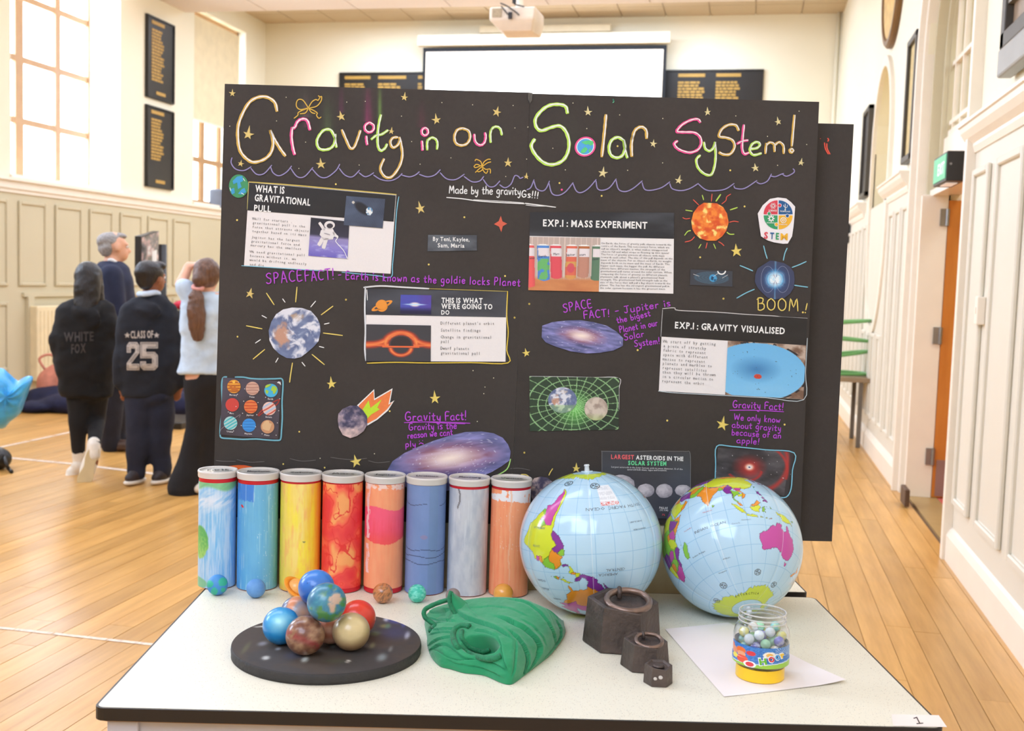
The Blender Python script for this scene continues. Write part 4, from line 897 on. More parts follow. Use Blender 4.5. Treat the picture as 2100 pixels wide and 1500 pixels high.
# ================================================================ DISPLAY TABLES
M_top = None
def speckle(name, base):
    m = cmat(name, *base, rough=.38, vary=.01, vscale=3); nt = m.node_tree; N = nt.nodes; L = nt.links
    b = N['Principled BSDF']; src = b.inputs['Base Color'].links[0].from_socket
    tc = N['Texture Coordinate']; prev = src
    for sc_, lo, col, st in ((190, .118, rgb(120, 112, 100), (1, 1, 1)), (120, .105, rgb(170, 120, 90), (1, 2.2, 1)), (260, .12, rgb(95, 100, 110), (2, 1, 1))):
        mp = N.new('ShaderNodeMapping'); mp.inputs['Scale'].default_value = st; L.new(tc.outputs['Object'], mp.inputs[0])
        v = N.new('ShaderNodeTexVoronoi'); v.inputs['Scale'].default_value = sc_; L.new(mp.outputs[0], v.inputs['Vector'])
        r = N.new('ShaderNodeMath'); r.operation = 'LESS_THAN'; r.inputs[1].default_value = lo; L.new(v.outputs['Distance'], r.inputs[0])
        sf = N.new('ShaderNodeMath'); sf.operation = 'MULTIPLY'; sf.inputs[1].default_value = .8; L.new(r.outputs[0], sf.inputs[0])
        mx = N.new('ShaderNodeMix'); mx.data_type = 'RGBA'; L.new(sf.outputs[0], mx.inputs[0]); L.new(prev, mx.inputs[6]); mx.inputs[7].default_value = (*col, 1); prev = mx.outputs[2]
    L.new(prev, b.inputs['Base Color']); return m
M_top = speckle('cream_speckled_laminate', (240, 233, 212))
M_edge = cmat('black_rubber_edge', 34, 29, 27, rough=.45); M_ply = cmat('raw_chipboard_edge', 176, 140, 104, rough=.8)
M_leg = cmat('light_grey_steel_frame', 196, 194, 200, rough=.4)
def rrect(a0, a1, b0, b1, r, k=5):
    out = []
    for cx, cy, s in ((a1-r, b1-r, 0), (a0+r, b1-r, 1), (a0+r, b0+r, 2), (a1-r, b0+r, 3)):
        for i in range(k+1): t = (s+i/k)*pi/2; out.append((cx+r*cos(t), cy+r*sin(t)))
    return out
def ctable(name, label, a0, a1, b0, b1, r):
    base = T((a0+a1)/2, (b0+b1)/2, -.75); t = thing(name, label, 'table', base)
    P = rrect(a0+.0035, a1-.0035, b0+.0035, b1-.0035, r); Q = rrect(a0, a1, b0, b1, r+.003)
    MB().prism([T(x, y, -.004) for x, y in P], ez*.004).build('laminate_top', M_top, t)
    n_ = len(P); V = [T(x, y, -.0005) for x, y in Q]+[T(x, y, -.0005) for x, y in P]+[T(x, y, -.0185) for x, y in Q]+[T(x, y, -.0185) for x, y in P]
    F = []
    for i in range(n_):
        j = (i+1) % n_; F += [(i, j, n_+j, n_+i), (2*n_+i, 3*n_+i, 3*n_+j, 2*n_+j), (i, 2*n_+i, 2*n_+j, j), (n_+i, n_+j, 3*n_+j, 3*n_+i)]
    mk('edge_banding', V, F, M_edge, t)
    MB().prism([T(a0+.004+(x-a0)*.998, y, -.021) for x, y in rrect(a0+.004, a1-.004, b0+.004, b1-.004, r)], ez*.0165).build('core_board', M_ply, t)
    A3 = (ex, ey, ez); rail = MB()
    for bb_ in (b0+.03, b1-.03): rail.box(T((a0+a1)/2, bb_, -.046), ((a1-a0)/2-.06, .012, .025), A3)
    for aa in (a0+.03, a1-.03): rail.box(T(aa, (b0+b1)/2, -.046), (.012, (b1-b0)/2-.06, .025), A3)
    rail.build('apron_rail', M_leg, t)
    for aa in (a0+.038, a1-.038):
        for bb_ in (b0+.032, b1-.032):
            l = MB().box(T(aa, bb_, -.385), (.022, .022, .363), A3).build('leg', M_leg, t, bevel=.003)
            MB().box(T(aa, bb_, -.744), (.024, .024, .006), A3).build('foot_cap', M_edge, l)
    return t
ctable('laminate_table', 'cream speckled laminate table in front, holding all the models', 0, 1.2, 0, .645, .012)
t2 = onz(1656, 1216, .75); ta = np.dot(t2-TO, ex); tb = np.dot(t2-TO, ey)
ctable('laminate_table', 'second cream laminate table standing just behind the front one', ta-1.2, ta, tb, tb+.6, .004)
sl = onz(1825, 1466, .75); cs = [onz(x, y, .7505) for x, y in ((1828, 1466), (1925, 1468), (1942, 1492), (1832, 1490))]
t = thing('number_sticker', 'small white paper sticker marked 1 at the front table corner', 'sticker', sum(cs)/4)
MB().prism(cs, ez*.0004).build('sticker_paper', cmat('pinkish_white_sticker', 250, 236, 226, rough=.6), t)
c_ = [onz(x, y, .7512) for x, y in ((1874, 1474), (1880, 1472), (1886, 1484))]
mb = MB(); mb.tube(c_, .0009, 6); mb.tube([onz(1880, 1485, .7512), onz(1893, 1484, .7512)], .0008, 6); mb.build('handwritten_one', cmat('brown_pen_ink', 60, 44, 40), t)

# ================================================================ POSTER PLANE and ink helpers
PB = tb-.0130                                   # front face of the sheets, in table coordinates
PP0 = T(0, PB, 0); PN = ey
def PX(x, y, off=0., b=0.): return onpl(x, y, PP0+ey*b, PN) - ey*off
M_ink = mat('printed_ink', (1, 1, 1), rough=.45, attr=True, vary=.012, vscale=300)
M_marker = mat('marker_ink', (1, 1, 1), rough=.5, attr=True, vary=.04, vscale=200)
M_blackcard = mat('black_sugar_paper', (1, 1, 1), rough=.8, attr=True, vary=.05, vscale=120, bump=.05, bscale=400)
class Ink:
    """flat ink shapes gathered in photograph pixels, laid on the sheet plane"""
    def __init__(s, tf=None, off=.0012, b=0.): s.v = []; s.f = []; s.c = []; s.tf = tf or (lambda x, y: (x, y)); s.off = off; s.b = b; s.z = []
    def add(s, V, F, col, dz=0.):
        n = len(s.v); s.v += [s.tf(p[0], p[1]) for p in V]; s.f += [tuple(i+n for i in f) for f in F]; s.c += [s2l(col)]*len(F); s.z += [dz]*len(V); return s
    def stroke(s, P, w_, col, closed=False, k=4, dz=0., wob=0., smooth=True):
        Q = smooth_path([tuple(p) for p in P], closed, k) if smooth else [np.array(p, float) for p in P]
        n = len(Q); V = []; F = []
        for i in range(n):
            a = Q[i-1] if (i > 0 or closed) else Q[i]; b = Q[(i+1) % n] if (i < n-1 or closed) else Q[i]
            d = b-a; L_ = hypot(*d)
            d = d/L_ if L_ > 1e-9 else np.array([1., 0]); nn = np.array([-d[1], d[0]])
            h = w_/2*(1+(wob*sin(i*1.7+P[0][0]) if wob else 0))
            q = Q[i]
            if not closed and i == 0: q = q-d*w_*.3; h *= .75
            if not closed and i == n-1: q = q+d*w_*.3; h *= .75
            V += [q+nn*h, q-nn*h]
        F = [(2*i, 2*i+1, (2*i+3) % (2*n), (2*i+2) % (2*n)) for i in range(n if closed else n-1)]
        return s.add(V, F, col, dz)
    def poly(s, P, col, dz=0.): return s.add(P, tess(P), col, dz)
    def disc(s, x, y, r, col, ry=None, n=20, dz=0., rot=0.):
        ry = ry or r; V = [(x+r*cos(2*pi*i/n)*cos(rot)-ry*sin(2*pi*i/n)*sin(rot), y+r*cos(2*pi*i/n)*sin(rot)+ry*sin(2*pi*i/n)*cos(rot)) for i in range(n)]
        return s.add(V, [tuple(range(n))], col, dz)
    def text(s, txt, p0, p1, h, col, bold=0., mono=0, res=2, dz=0., fit=True):
        V, F, wt = text2d(txt, bold, mono, res); p0 = np.array(p0, float); p1 = np.array(p1, float); d = p1-p0; L_ = hypot(*d); d /= L_; u = np.array([d[1], -d[0]])
        sx = L_/wt if fit else h/.72
        return s.add([p0+d*q[0]*sx+u*q[1]*h/.72 for q in V], F, col, dz)
    def build(s, name, parent, m=None, label=None, kind=None):
        if not s.v: return None
        V = [PX(p[0], p[1], s.off+z, s.b) for p, z in zip(s.v, s.z)]
        o = mk(name, V, s.f, m or M_ink, parent, False, None, np.array(s.c), label)
        if kind: o['kind'] = kind
        return o
def quad_print(name, C, fn, parent, nu=60, nv=40, off=.0012, b=0., label=None, m=None, curl=0.):
    """C = corners TL TR BR BL in photo px; fn(u, v)-> sRGB 0..255"""
    u, v = np.meshgrid(np.linspace(0, 1, nu+1), np.linspace(0, 1, nv+1)); C = np.array(C, float)
    X = (C[0, 0]*(1-u)+C[1, 0]*u)*(1-v)+(C[3, 0]*(1-u)+C[2, 0]*u)*v; Y = (C[0, 1]*(1-u)+C[1, 1]*u)*(1-v)+(C[3, 1]*(1-u)+C[2, 1]*u)*v
    V = [PX(x, y, off+curl*abs(a-.5)*2, b) for x, y, a in zip(X.ravel(), Y.ravel(), u.ravel())]
    F = [(j*(nu+1)+i, (j+1)*(nu+1)+i, (j+1)*(nu+1)+i+1, j*(nu+1)+i+1) for j in range(nv) for i in range(nu)]
    return mk(name, V, F, m or M_ink, parent, False, s2l(np.clip(fn(u, v), 0, 255).reshape(-1, 3)), None, label)
def cutout(name, outl, fn, parent, off=.0018, nr=40, k=6, label=None, ctr=None, b=0.):
    """star-shaped cut-out; fn(x, y) in photo px -> sRGB"""
    P = np.array(outl, float); c = np.array(ctr, float) if ctr is not None else P.mean(0)
    Q = []
    for i in range(len(P)):
        a, b_ = P[i], P[(i+1) % len(P)]; m_ = max(1, int(hypot(*(b_-a))/k)); Q += [a+(b_-a)*j/m_ for j in range(m_)]
    Q = np.array(Q); n_ = len(Q); pts = [c[None]]
    for r in range(1, nr+1): pts.append(c+(Q-c)*(r/nr))
    X = np.vstack(pts); col = s2l(np.clip(fn(X[:, 0], X[:, 1]), 0, 255))
    V = [PX(p[0], p[1], off, b) for p in X]; F = [(0, 1+(i+1) % n_, 1+i) for i in range(n_)]
    for r in range(nr-1): F += [(1+r*n_+i, 1+r*n_+(i+1) % n_, 1+(r+1)*n_+(i+1) % n_, 1+(r+1)*n_+i) for i in range(n_)]
    return mk(name, V, F, M_ink, parent, False, col, None, label)
# ================================================================ HANDWRITING (single-stroke alphabet, units of cap height)
HW = {
'a': (.5, ['.42,.5 .25,.56 .05,.4 .05,.12 .22,0 .4,.15 .42,.5', '.42,.45 .42,.1 .5,0']), 'b': (.45, ['.08,1 .06,0', '.07,.35 .25,.52 .4,.35 .38,.1 .2,0 .06,.1']),
'c': (.42, ['.38,.48 .2,.55 .04,.35 .08,.08 .25,0 .4,.08']), 'd': (.5, ['.4,.45 .2,.55 .04,.35 .1,.05 .28,.02 .4,.2', '.42,1 .4,.4 .44,0']),
'e': (.45, ['.05,.3 .38,.32 .34,.5 .18,.55 .04,.36 .08,.08 .25,0 .4,.1']), 'f': (.38, ['.38,.9 .25,1 .15,.85 .15,.4 .14,0', '.02,.5 .34,.52']),
'g': (.48, ['.4,.5 .2,.56 .04,.38 .1,.12 .28,.1 .4,.3', '.41,.52 .4,.1 .36,-.3 .18,-.4 .05,-.28']), 'h': (.45, ['.07,1 .06,0', '.07,.35 .25,.55 .38,.4 .38,0']),
'i': (.16, ['.08,.52 .08,0', '.08,.78 .11,.84 .05,.84 .08,.78']), 'j': (.3, ['.2,.52 .2,-.2 .02,-.3', '.2,.78 .22,.82']), 'k': (.42, ['.07,1 .06,0', '.36,.55 .1,.25 .38,0']), 'l': (.16, ['.08,1 .07,0']),
'm': (.7, ['.05,.52 .06,0', '.07,.35 .2,.55 .32,.4 .32,0', '.33,.38 .48,.55 .6,.4 .62,0']), 'n': (.45, ['.05,.54 .06,0', '.07,.35 .22,.55 .38,.42 .39,0']),
'o': (.46, ['.22,.55 .05,.38 .06,.1 .22,0 .4,.12 .4,.4 .22,.55']), 'p': (.45, ['.07,.52 .06,-.4', '.07,.4 .25,.55 .4,.38 .36,.1 .2,0 .07,.12']),
'r': (.36, ['.06,.54 .06,0', '.07,.33 .18,.52 .34,.5']), 's': (.38, ['.34,.5 .15,.56 .06,.42 .3,.2 .3,.04 .04,.03']), 't': (.36, ['.16,.85 .15,.15 .22,.02 .34,.08', '.0,.55 .34,.58']),
'u': (.45, ['.06,.54 .05,.15 .18,0 .34,.1 .39,.54', '.39,.3 .42,0']), 'v': (.4, ['.03,.54 .18,0 .36,.55']), 'w': (.6, ['.04,.54 .14,.02 .28,.4 .42,.02 .56,.55']), 'x': (.4, ['.03,.5 .36,0', '.36,.52 .04,0']),
'y': (.44, ['.04,.54 .12,.14 .28,.15 .38,.54', '.38,.54 .34,-.1 .2,-.4 .04,-.3']), 'z': (.4, ['.04,.5 .36,.5 .05,.02 .38,.02']),
'A': (.6, ['.04,0 .25,1 .3,1 .55,0', '.12,.38 .46,.38']), 'B': (.6, ['.1,1 .12,0', '.02,.85 .2,1 .45,.92 .4,.6 .15,.52', '.15,.52 .5,.5 .54,.15 .3,-.02 .12,.02']),
'C': (.58, ['.52,.9 .3,1 .08,.75 .05,.3 .25,.02 .52,.1']), 'E': (.5, ['.45,.98 .08,.98 .06,.0 .46,.03', '.07,.52 .4,.52']), 'F': (.5, ['.5,1 .08,.97 .06,0', '.07,.52 .42,.55']),
'G': (.64, ['.52,.9 .3,1 .08,.75 .06,.25 .28,0 .54,.15 .54,.42 .3,.42']), 'H': (.55, ['.06,1 .06,0', '.48,1 .48,0', '.06,.5 .48,.52']), 'J': (.5, ['.05,.98 .5,1', '.3,1 .3,.15 .15,0 .02,.15']), 'K': (.5, ['.06,1 .06,0', '.44,1 .08,.45 .46,0']),
'M': (.75, ['.05,0 .14,1 .36,.3 .58,1 .68,0']), 'N': (.58, ['.06,0 .07,1 .48,0 .5,1']), 'O': (.65, ['.3,1 .06,.75 .06,.25 .3,0 .55,.2 .57,.7 .3,1']), 'P': (.52, ['.08,1 .06,0', '.04,.95 .3,1 .46,.78 .32,.5 .08,.48']),
'S': (.55, ['.5,.9 .3,1 .08,.82 .2,.58 .44,.42 .42,.1 .2,0 .03,.12']), 'T': (.58, ['.0,.98 .56,1', '.28,1 .27,0']), 'U': (.55, ['.06,1 .06,.2 .25,0 .46,.2 .48,1']), 'V': (.55, ['.03,1 .26,0 .52,1']), 'W': (.85, ['.04,1 .2,0 .4,.8 .6,0 .8,1']),
'!': (.2, ['.12,1 .08,.3', '.06,.04 .09,0 .06,.0']), "'": (.14, ['.1,1 .06,.8']), '-': (.4, ['.02,.45 .36,.48']), '.': (.16, ['.06,.02 .08,0']), ',': (.16, ['.1,.05 .03,-.15']),
'Y': (.5, ['.02,1 .25,.5 .48,1', '.25,.5 .24,0']), 'D': (.6, ['.08,1 .08,0', '.04,1 .35,.95 .54,.6 .46,.12 .08,0']), 'L': (.45, ['.07,1 .06,.02 .42,.02']), '?': (.3, ['.1,.1 .12,.12']),
':(': (.5, ['.08,.9 .1,.88', '.4,.9 .42,.88', '.02,.15 .2,.45 .45,.12'])}
def handw(ink, s, p0, p1, h, col, lw=2.2, gap=.14, jit=.03):
    p0 = np.array(p0, float); p1 = np.array(p1, float); toks = []; i = 0
    while i < len(s):
        if s[i:i+2] == ':(': toks.append(':('); i += 2
        else: toks.append(s[i]); i += 1
    wt = sum((.4 if t == ' ' else HW[t][0]+gap) for t in toks)-gap; d = p1-p0; L_ = hypot(*d); d /= L_; u = np.array([d[1], -d[0]]); sx = L_/wt; x = 0
    rnd = random.Random(len(s)*7+int(p0[0]))
    for t in toks:
        if t == ' ': x += .4; continue
        w_, st = HW[t]; jy = rnd.uniform(-jit, jit); js = rnd.uniform(.94, 1.06)
        for q in st:
            P = [tuple(map(float, a.split(','))) for a in q.split()]
            ink.stroke([p0+d*(x+a)*sx+u*(b*js+jy)*h for a, b in P], lw, col, k=3)
        x += w_+gap
GOLD, WHT, PINK, LIME, PURP, CYAN, LAV = (226, 200, 120), (242, 242, 240), (244, 80, 150), (196, 238, 90), (186, 70, 214), (130, 200, 224), (150, 140, 190)
YEL = (236, 212, 110)
a_ = lambda x, y: (450+x/3.261, 160+y/3.261)         # crop frames used while tracing
b_ = lambda x, y: (1060+x/3., 180+y/3.)
c_ = lambda x, y: (440+x/3.231, 570+y/3.231)
d_ = lambda x, y: (1050+x/2.885, 590+y/2.885)
def tr(f, s): return [f(*map(float, q.split(','))) for q in s.split()]
def sheet(name, label, C, parent, smears=(), b=0., nu=150, nv=200):
    C = np.array(C, float)
    def fn(u, v):
        base = np.ones(u.shape+(3,))*np.array([62, 56, 52]); n_ = fbm(u*6, v*9)-.5; base = base+n_[..., None]*10-(v*6)[..., None]
        X = (C[0, 0]*(1-u)+C[1, 0]*u)*(1-v)+(C[3, 0]*(1-u)+C[2, 0]*u)*v; Y = (C[0, 1]*(1-u)+C[1, 1]*u)*(1-v)+(C[3, 1]*(1-u)+C[2, 1]*u)*v
        for x, y0, y1, w_, col, am in smears:
            m_ = np.exp(-((X-x)/w_)**2)*np.clip((Y-y0)/(y1-y0), 0, 1)*(Y < y1)*am*(.6+.6*vnoise(X*.5, Y*.02))
            base = base*(1-m_[..., None])+np.array(col)*m_[..., None]
        return base
    o = quad_print(name, C, fn, parent, nu, nv, 0., b, None, M_blackcard)
    # card thickness
    me = o.data; th = MB(); P = [PX(*p, 0., b) for p in C]; th.prism([p+ey*.0003 for p in P], ey*.0022)
    e = th.build('card_core', cmat('black_card_core', 52, 47, 44, rough=.85), parent)
    return o
# beige panel that carries the sheets
pn = thing('exhibition_stand', 'beige upright exhibition stand behind the cans, holding the black posters', 'stand', T(np.dot(PX(1020, 1200)-TO, ex), PB+.008, -.75))
xa = np.dot(PX(470, 200)-TO, ex); xb = np.dot(PX(1592, 1150)-TO, ex); zt_ = PX(1000, 215)[2]-.75; A3 = (ex, ey, ez)
MB().box(T((xa+xb)/2, PB+.0078, (zt_-.42)/2), ((xb-xa)/2, .0045, (zt_+.42)/2), A3).build('felt_panel', cmat('grey_beige_panel_felt', 206, 196, 164, rough=.9, vary=.03, vscale=60), pn, bevel=.001)
for s_ in (xa+.12, xb-.12): MB().box(T(s_, PB+.0078, -.58), (.018, .0045, .165), A3).box(T(s_, PB+.0078, -.740), (.02, .17, .009), A3).build('foot', M_leg, pn)
LB = thing('poster_board', 'left black poster headed Gravity in our', 'poster', PX(750, 990)-ey*0)
RB = thing('poster_board', 'right black poster headed Solar System with exclamation mark', 'poster', PX(1350, 1080))
CB = thing('poster_board', 'plain rear black board peeping out right of the Solar System poster', 'poster', PX(1700, 1108, 0, .04))
sheet('black_sheet', '', [(461, 172), (1088, 190), (1046, 1076), (436, 1060)], LB, [(700, 165, 232, 5, (150, 50, 120), .35), (755, 160, 250, 8, (190, 60, 130), .5), (779, 160, 245, 4, (150, 220, 90), .6), (672, 180, 270, 12, (110, 150, 90), .35), (625, 170, 240, 12, (120, 130, 110), .35), (628, 190, 260, 5, (170, 60, 120), .3), (865, 200, 262, 8, (150, 50, 90), .25), (985, 290, 335, 8, (120, 70, 90), .25)], nu=260, nv=300)
sheet('black_sheet', '', [(1087, 192), (1680, 209), (1641, 1083), (1047, 1070)], RB, [(1170, 215, 300, 20, (90, 120, 90), .12)])
sheet('black_sheet', '', [(1190, 240), (1751, 255), (1706, 1111), (1130, 1098)], CB, [], b=.04)
M = MB(); [M.box(PX(x, y, 0, .0262), (.015, .0136, .02), A3) for x, y in ((1350, 420), (1350, 800), (1560, 420), (1560, 800))]; M.build('spacer_block', cmat('black_card_core', 52, 47, 44), CB)
i = Ink(b=.04, off=.001); i.stroke(tr(b_, '1892,340 1897,375 1915,408'), 2.6, (240, 90, 70)); i.stroke(tr(b_, '1906,345 1908,375 1925,408'), 2.6, (240, 90, 70)); i.stroke(tr(b_, '1912,312 1917,322 1912,330'), 2.6, (240, 90, 70)); i.disc(*b_(1867, 314), .8, (240, 90, 70)); i.build('red_marks', CB, M_marker)
i = Ink(off=.002); i.poly([(1083, 190), (1092, 191), (1091, 206), (1087, 212), (1083, 204)], (92, 86, 78)); i.stroke([(1086, 193), (1087, 212)], 1.2, (130, 124, 116)); i.build('tape_tab', LB, M_marker)
# ---- title lettering
def title(parent, name, items):
    TG = (220, 178, 76)
    for nm, st in items:
        i = Ink(off=.0014)
        for P, col, w_ in st:
            i.stroke(P, w_+1.6, TG if col == GOLD else col, k=5, wob=.10)
            i.stroke([(p[0]+1.3, p[1]-.6) for p in P], w_*.5, WHT, k=5, dz=.0005, wob=.15)
        i.build(name, parent, M_marker)
A = lambda s: tr(a_, s)
title(LB, 'title_letter', [
 ('G', [(A('385,220 370,165 320,130 260,130 200,165 150,250 125,330 125,420 140,490 180,540 230,565 300,545 345,500 360,430 342,355'), GOLD, 5.2), (A('342,355 362,400 380,432 410,480 440,520'), GOLD, 5)]),
 ('r', [(A('486,335 482,400 492,470 503,510'), PINK, 5), (A('486,338 505,330 518,300 540,280 570,276 592,295 605,345'), PINK, 5)]),
 ('a', [(A('772,400 745,350 700,350 665,390 652,430 665,470 700,482 745,470 770,435 775,380'), LIME, 4.2), (A('772,380 776,430 783,462'), LIME, 4)]),
 ('v', [(A('820,350 850,420 875,470 900,465 922,415 942,355'), GOLD, 4.2)]),
 ('i', [(A('1000,300 975,318 975,348 1000,365 1028,350 1030,318 1004,300'), PINK, 4.2), (A('982,392 984,420 988,445'), PINK, 4.2)]),
 ('t', [(A('1080,250 1068,300 1060,360 1058,430 1065,470 1082,487 1108,470 1120,445'), LIME, 4), (A('1018,410 1050,385 1085,378 1125,352'), LIME, 3.6)]),
 ('y', [(A('1190,398 1160,402 1143,430 1158,466 1190,452 1206,420'), GOLD, 4), (A('1204,400 1216,450 1223,520 1205,590 1160,655 1125,668 1095,650 1076,605 1100,545'), GOLD, 4.2)]),
 ('i', [(A('1372,335 1354,350 1356,375 1375,386 1394,370 1390,345 1374,335'), PINK, 4), (A('1354,425 1357,455 1358,482'), PINK, 4)]),
 ('n', [(A('1390,480 1389,440 1393,415'), LIME, 3.6), (A('1393,418 1420,400 1448,412 1458,440 1455,475'), LIME, 3.6)]),
 ('o', [(A('1622,338 1590,350 1572,390 1580,435 1615,452 1655,440 1676,400 1665,355 1625,338'), GOLD, 4.2)]),
 ('u', [(A('1704,380 1708,420 1725,444 1750,450 1772,432 1780,395 1776,370'), PINK, 4.2)]),
 ('r', [(A('1814,430 1811,380 1818,345'), LIME, 3.6), (A('1816,350 1835,330 1860,328 1880,345 1888,380'), LIME, 3.6)])])
Bq = lambda s: tr(b_, s)
title(RB, 'title_letter', [
 ('S', [(Bq('310,155 300,118 262,104 205,108 155,138 115,190 118,240 150,265 210,245 262,236 300,270 320,335 312,400 280,450 222,474 165,462 115,415 88,360 108,320'), LIME, 5.6)]),
 ('l', [(Bq('547,170 542,230 535,300 522,422'), GOLD, 5.2)]),
 ('a', [(Bq('655,325 620,306 582,325 566,370 578,415 615,432 650,415 664,370 656,325'), LIME, 4.8), (Bq('657,325 665,385 678,430'), LIME, 4.2)]),
 ('r', [(Bq('706,420 704,350 712,300'), GOLD, 5), (Bq('708,320 722,270 748,246 775,245 795,268 797,310'), GOLD, 5)]),
 ('S', [(Bq('1126,212 1110,195 1070,200 1020,225 990,255 985,272 1030,275 1090,278 1125,305 1132,345 1112,382 1065,400 1015,390 980,370 967,345 985,330'), PINK, 4.4)]),
 ('y', [(Bq('1150,338 1158,375 1185,390 1208,370 1218,338'), LIME, 3.8), (Bq('1217,340 1222,410 1216,480 1195,535 1155,532 1115,495 1103,445 1125,418'), LIME, 3.8)]),
 ('S', [(Bq('1362,262 1345,232 1300,230 1258,258 1243,300 1285,308 1325,325 1338,365 1312,408 1272,412 1245,400'), GOLD, 4.2)]),
 ('t', [(Bq('1395,232 1388,300 1384,370 1396,408 1422,402'), PINK, 4.2), (Bq('1355,345 1385,330 1418,325'), PINK, 3.8)]),
 ('e', [(Bq('1435,378 1475,372 1494,350 1475,335 1445,350 1432,388 1455,415 1500,405'), LIME, 3.8)]),
 ('m', [(Bq('1528,404 1532,345'), GOLD, 3.8), (Bq('1532,355 1555,338 1580,350 1584,392'), GOLD, 3.8), (Bq('1584,355 1612,336 1638,358 1640,404'), GOLD, 3.8)]),
 ('!', [(Bq('1706,172 1698,260 1690,358'), GOLD, 4), (Bq('1687,376 1676,388 1687,400 1698,388 1688,376'), GOLD, 3.6)])])
i = Ink(off=.0014)
cx, cy = b_(420, 363); i.disc(cx, cy, 22, PINK, 20, 36, rot=-.5); i.disc(cx, cy, 18.6, WHT, 17, 36, dz=.0003, rot=-.5); i.disc(cx, cy, 16.6, (80, 170, 232), 15.4, 36, dz=.0006, rot=-.5)
for P in ('395,335 420,328 440,325 470,330 468,350 452,358 440,348 425,352 410,345', '402,378 420,365 436,378 425,395 410,405 392,400 395,390', '440,385 455,372 452,395 444,400'): i.poly(Bq(P), (90, 210, 130), dz=.0009)
i.build('title_letter', RB, M_marker, label='letter o drawn as a little globe')
# ---- lavender wavy line
def waves(s, f, w_=2.3):
    i = Ink(off=.0015)
    for q in s.split('|'): i.stroke(tr(f, q), w_, LAV, k=4)
    return i
waves('85,535 80,570 110,610 165,620 212,595|212,605 250,645 300,640 350,585|345,600 360,635 400,655 450,630 483,590|478,605 520,660 570,660 625,600|622,610 670,660 720,665 780,620 805,578|802,605 840,650 890,662 937,618|935,635 970,660 1000,655 1032,635|1032,650 1080,680 1140,688 1190,670 1222,640|1220,650 1270,662 1310,650 1337,628|1337,645 1390,662 1440,650 1477,615|1477,635 1520,675 1580,680 1637,645|1637,660 1690,695 1740,690 1767,660|1765,680 1800,725 1840,725 1875,690|1875,715 1910,735 1950,710 1975,655 2000,660 2010,672 2030,665', a_).build('wavy_line', LB, M_marker)
waves('62,628 85,615 105,567|105,575 120,620 155,636 180,620 200,575|198,590 215,650 255,663 300,640 345,585|345,590 365,635 395,646 440,620 487,566|487,575 495,620 525,632 570,615 610,562|610,570 625,625 665,640 715,620 770,574|770,585 785,625 825,632 890,615 940,580|940,590 955,622 1010,634 1065,620 1115,590|1115,592 1160,628 1210,635 1280,625 1335,590|1335,605 1345,620 1400,620 1475,572|1475,582 1500,592 1540,575 1565,532|1565,545 1590,548 1620,535 1640,528 |1635,535 1660,545 1700,525 1706,510 1698,500', b_).build('wavy_line', RB, M_marker)
# ---- little gold stars (traced positions, each one irregular)
def star(parent, x, y, r, col=GOLD, tall=1.2, seed=0):
    rnd = random.Random(int(x*13+y*7)); i = Ink(off=.0014); P = []
    rot = rnd.uniform(-.25, .25)
    for k in range(10):
        a = 2*pi*k/10+rot+rnd.uniform(-.08, .08); q = r*rnd.uniform(.85, 1.15) if k % 2 == 0 else r*.38
        if k == 0: q *= tall
        P.append((x+q*sin(a), y-q*cos(a)))
    i.poly(P, col); i.stroke([P[0], P[6], P[2], P[8], P[4]], 1.3, col, closed=True, smooth=False, dz=.0002); i.build('star', parent, M_marker)
for x, y, r in ((88, 105, 6.5), (1237, 132, 7), (1855, 230, 8.5), (815, 260, 9), (1452, 283, 9), (193, 380, 11), (1150, 358, 5.5), (680, 578, 9.5), (143, 575, 6), (1928, 570, 8.5), (1345, 875, 10), (205, 1445, 9), (2052, 662, 5)): star(LB, *a_(x, y), r, tall=1.5)
for x, y, r in ((775, 705, 10), (1460, 800, 11), (938, 1220, 11)): star(LB, *c_(x, y), r, YEL, tall=1.4)
for x, y, r in ((437, 152, 8), (1173, 152, 7), (1607, 212, 7), (838, 347, 7), (530, 527, 9.5), (995, 573, 7.5), (1467, 495, 7.5), (1747, 463, 6), (1348, 1008, 12)): star(RB, *b_(x, y), r, (232, 218, 160) if x < 1340 or x > 1360 else YEL, tall=1.5)
for x, y, r in ((85, 388, 8), (1245, 812, 12), (380, 1072, 9)): star(RB, *d_(x, y), r, YEL, tall=1.5)
i = Ink(); i.poly(tr(a_, '1882,922 1893,960 1925,975 1895,992 1885,1032 1870,995 1836,978 1868,958'), (214, 96, 70)); i.build('orange_star', LB, M_marker)
rnd = random.Random(4)
def dots(parent, pts): 
    i = Ink()
    for x, y, r in pts: i.disc(x, y, r, YEL if r > 1.3 else (230, 224, 190), n=8)
    i.build('ink_dots', parent, M_marker, kind='stuff')
dots(LB, [(*a_(x, y), 1.0) for x, y in ((447, 130), (852, 162), (976, 157), (1488, 165), (1693, 180), (1218, 256), (70, 323), (383, 288), (577, 430), (1286, 426), (1548, 535), (935, 583), (532, 606), (1342, 577), (1976, 335), (2062, 330), (1915, 660), (1964, 185))]+[(*a_(x, y), 2) for x, y in ((779, 711), (119, 951), (1638, 932), (1400, 1248), (1910, 1325), (847, 1483))]+[(*c_(x, y), 1.8) for x, y in ((871, 146), (153, 390), (1987, 265), (562, 1020), (1161, 884), (456, 1234), (730, 1258), (2053, 1160), (2085, 172))]+[(*c_(x, y), 1.1) for x, y in ((1849, 664), (1792, 724), (1784, 768), (1713, 615), (1741, 952), (1060, 1166), (700, 1196))])
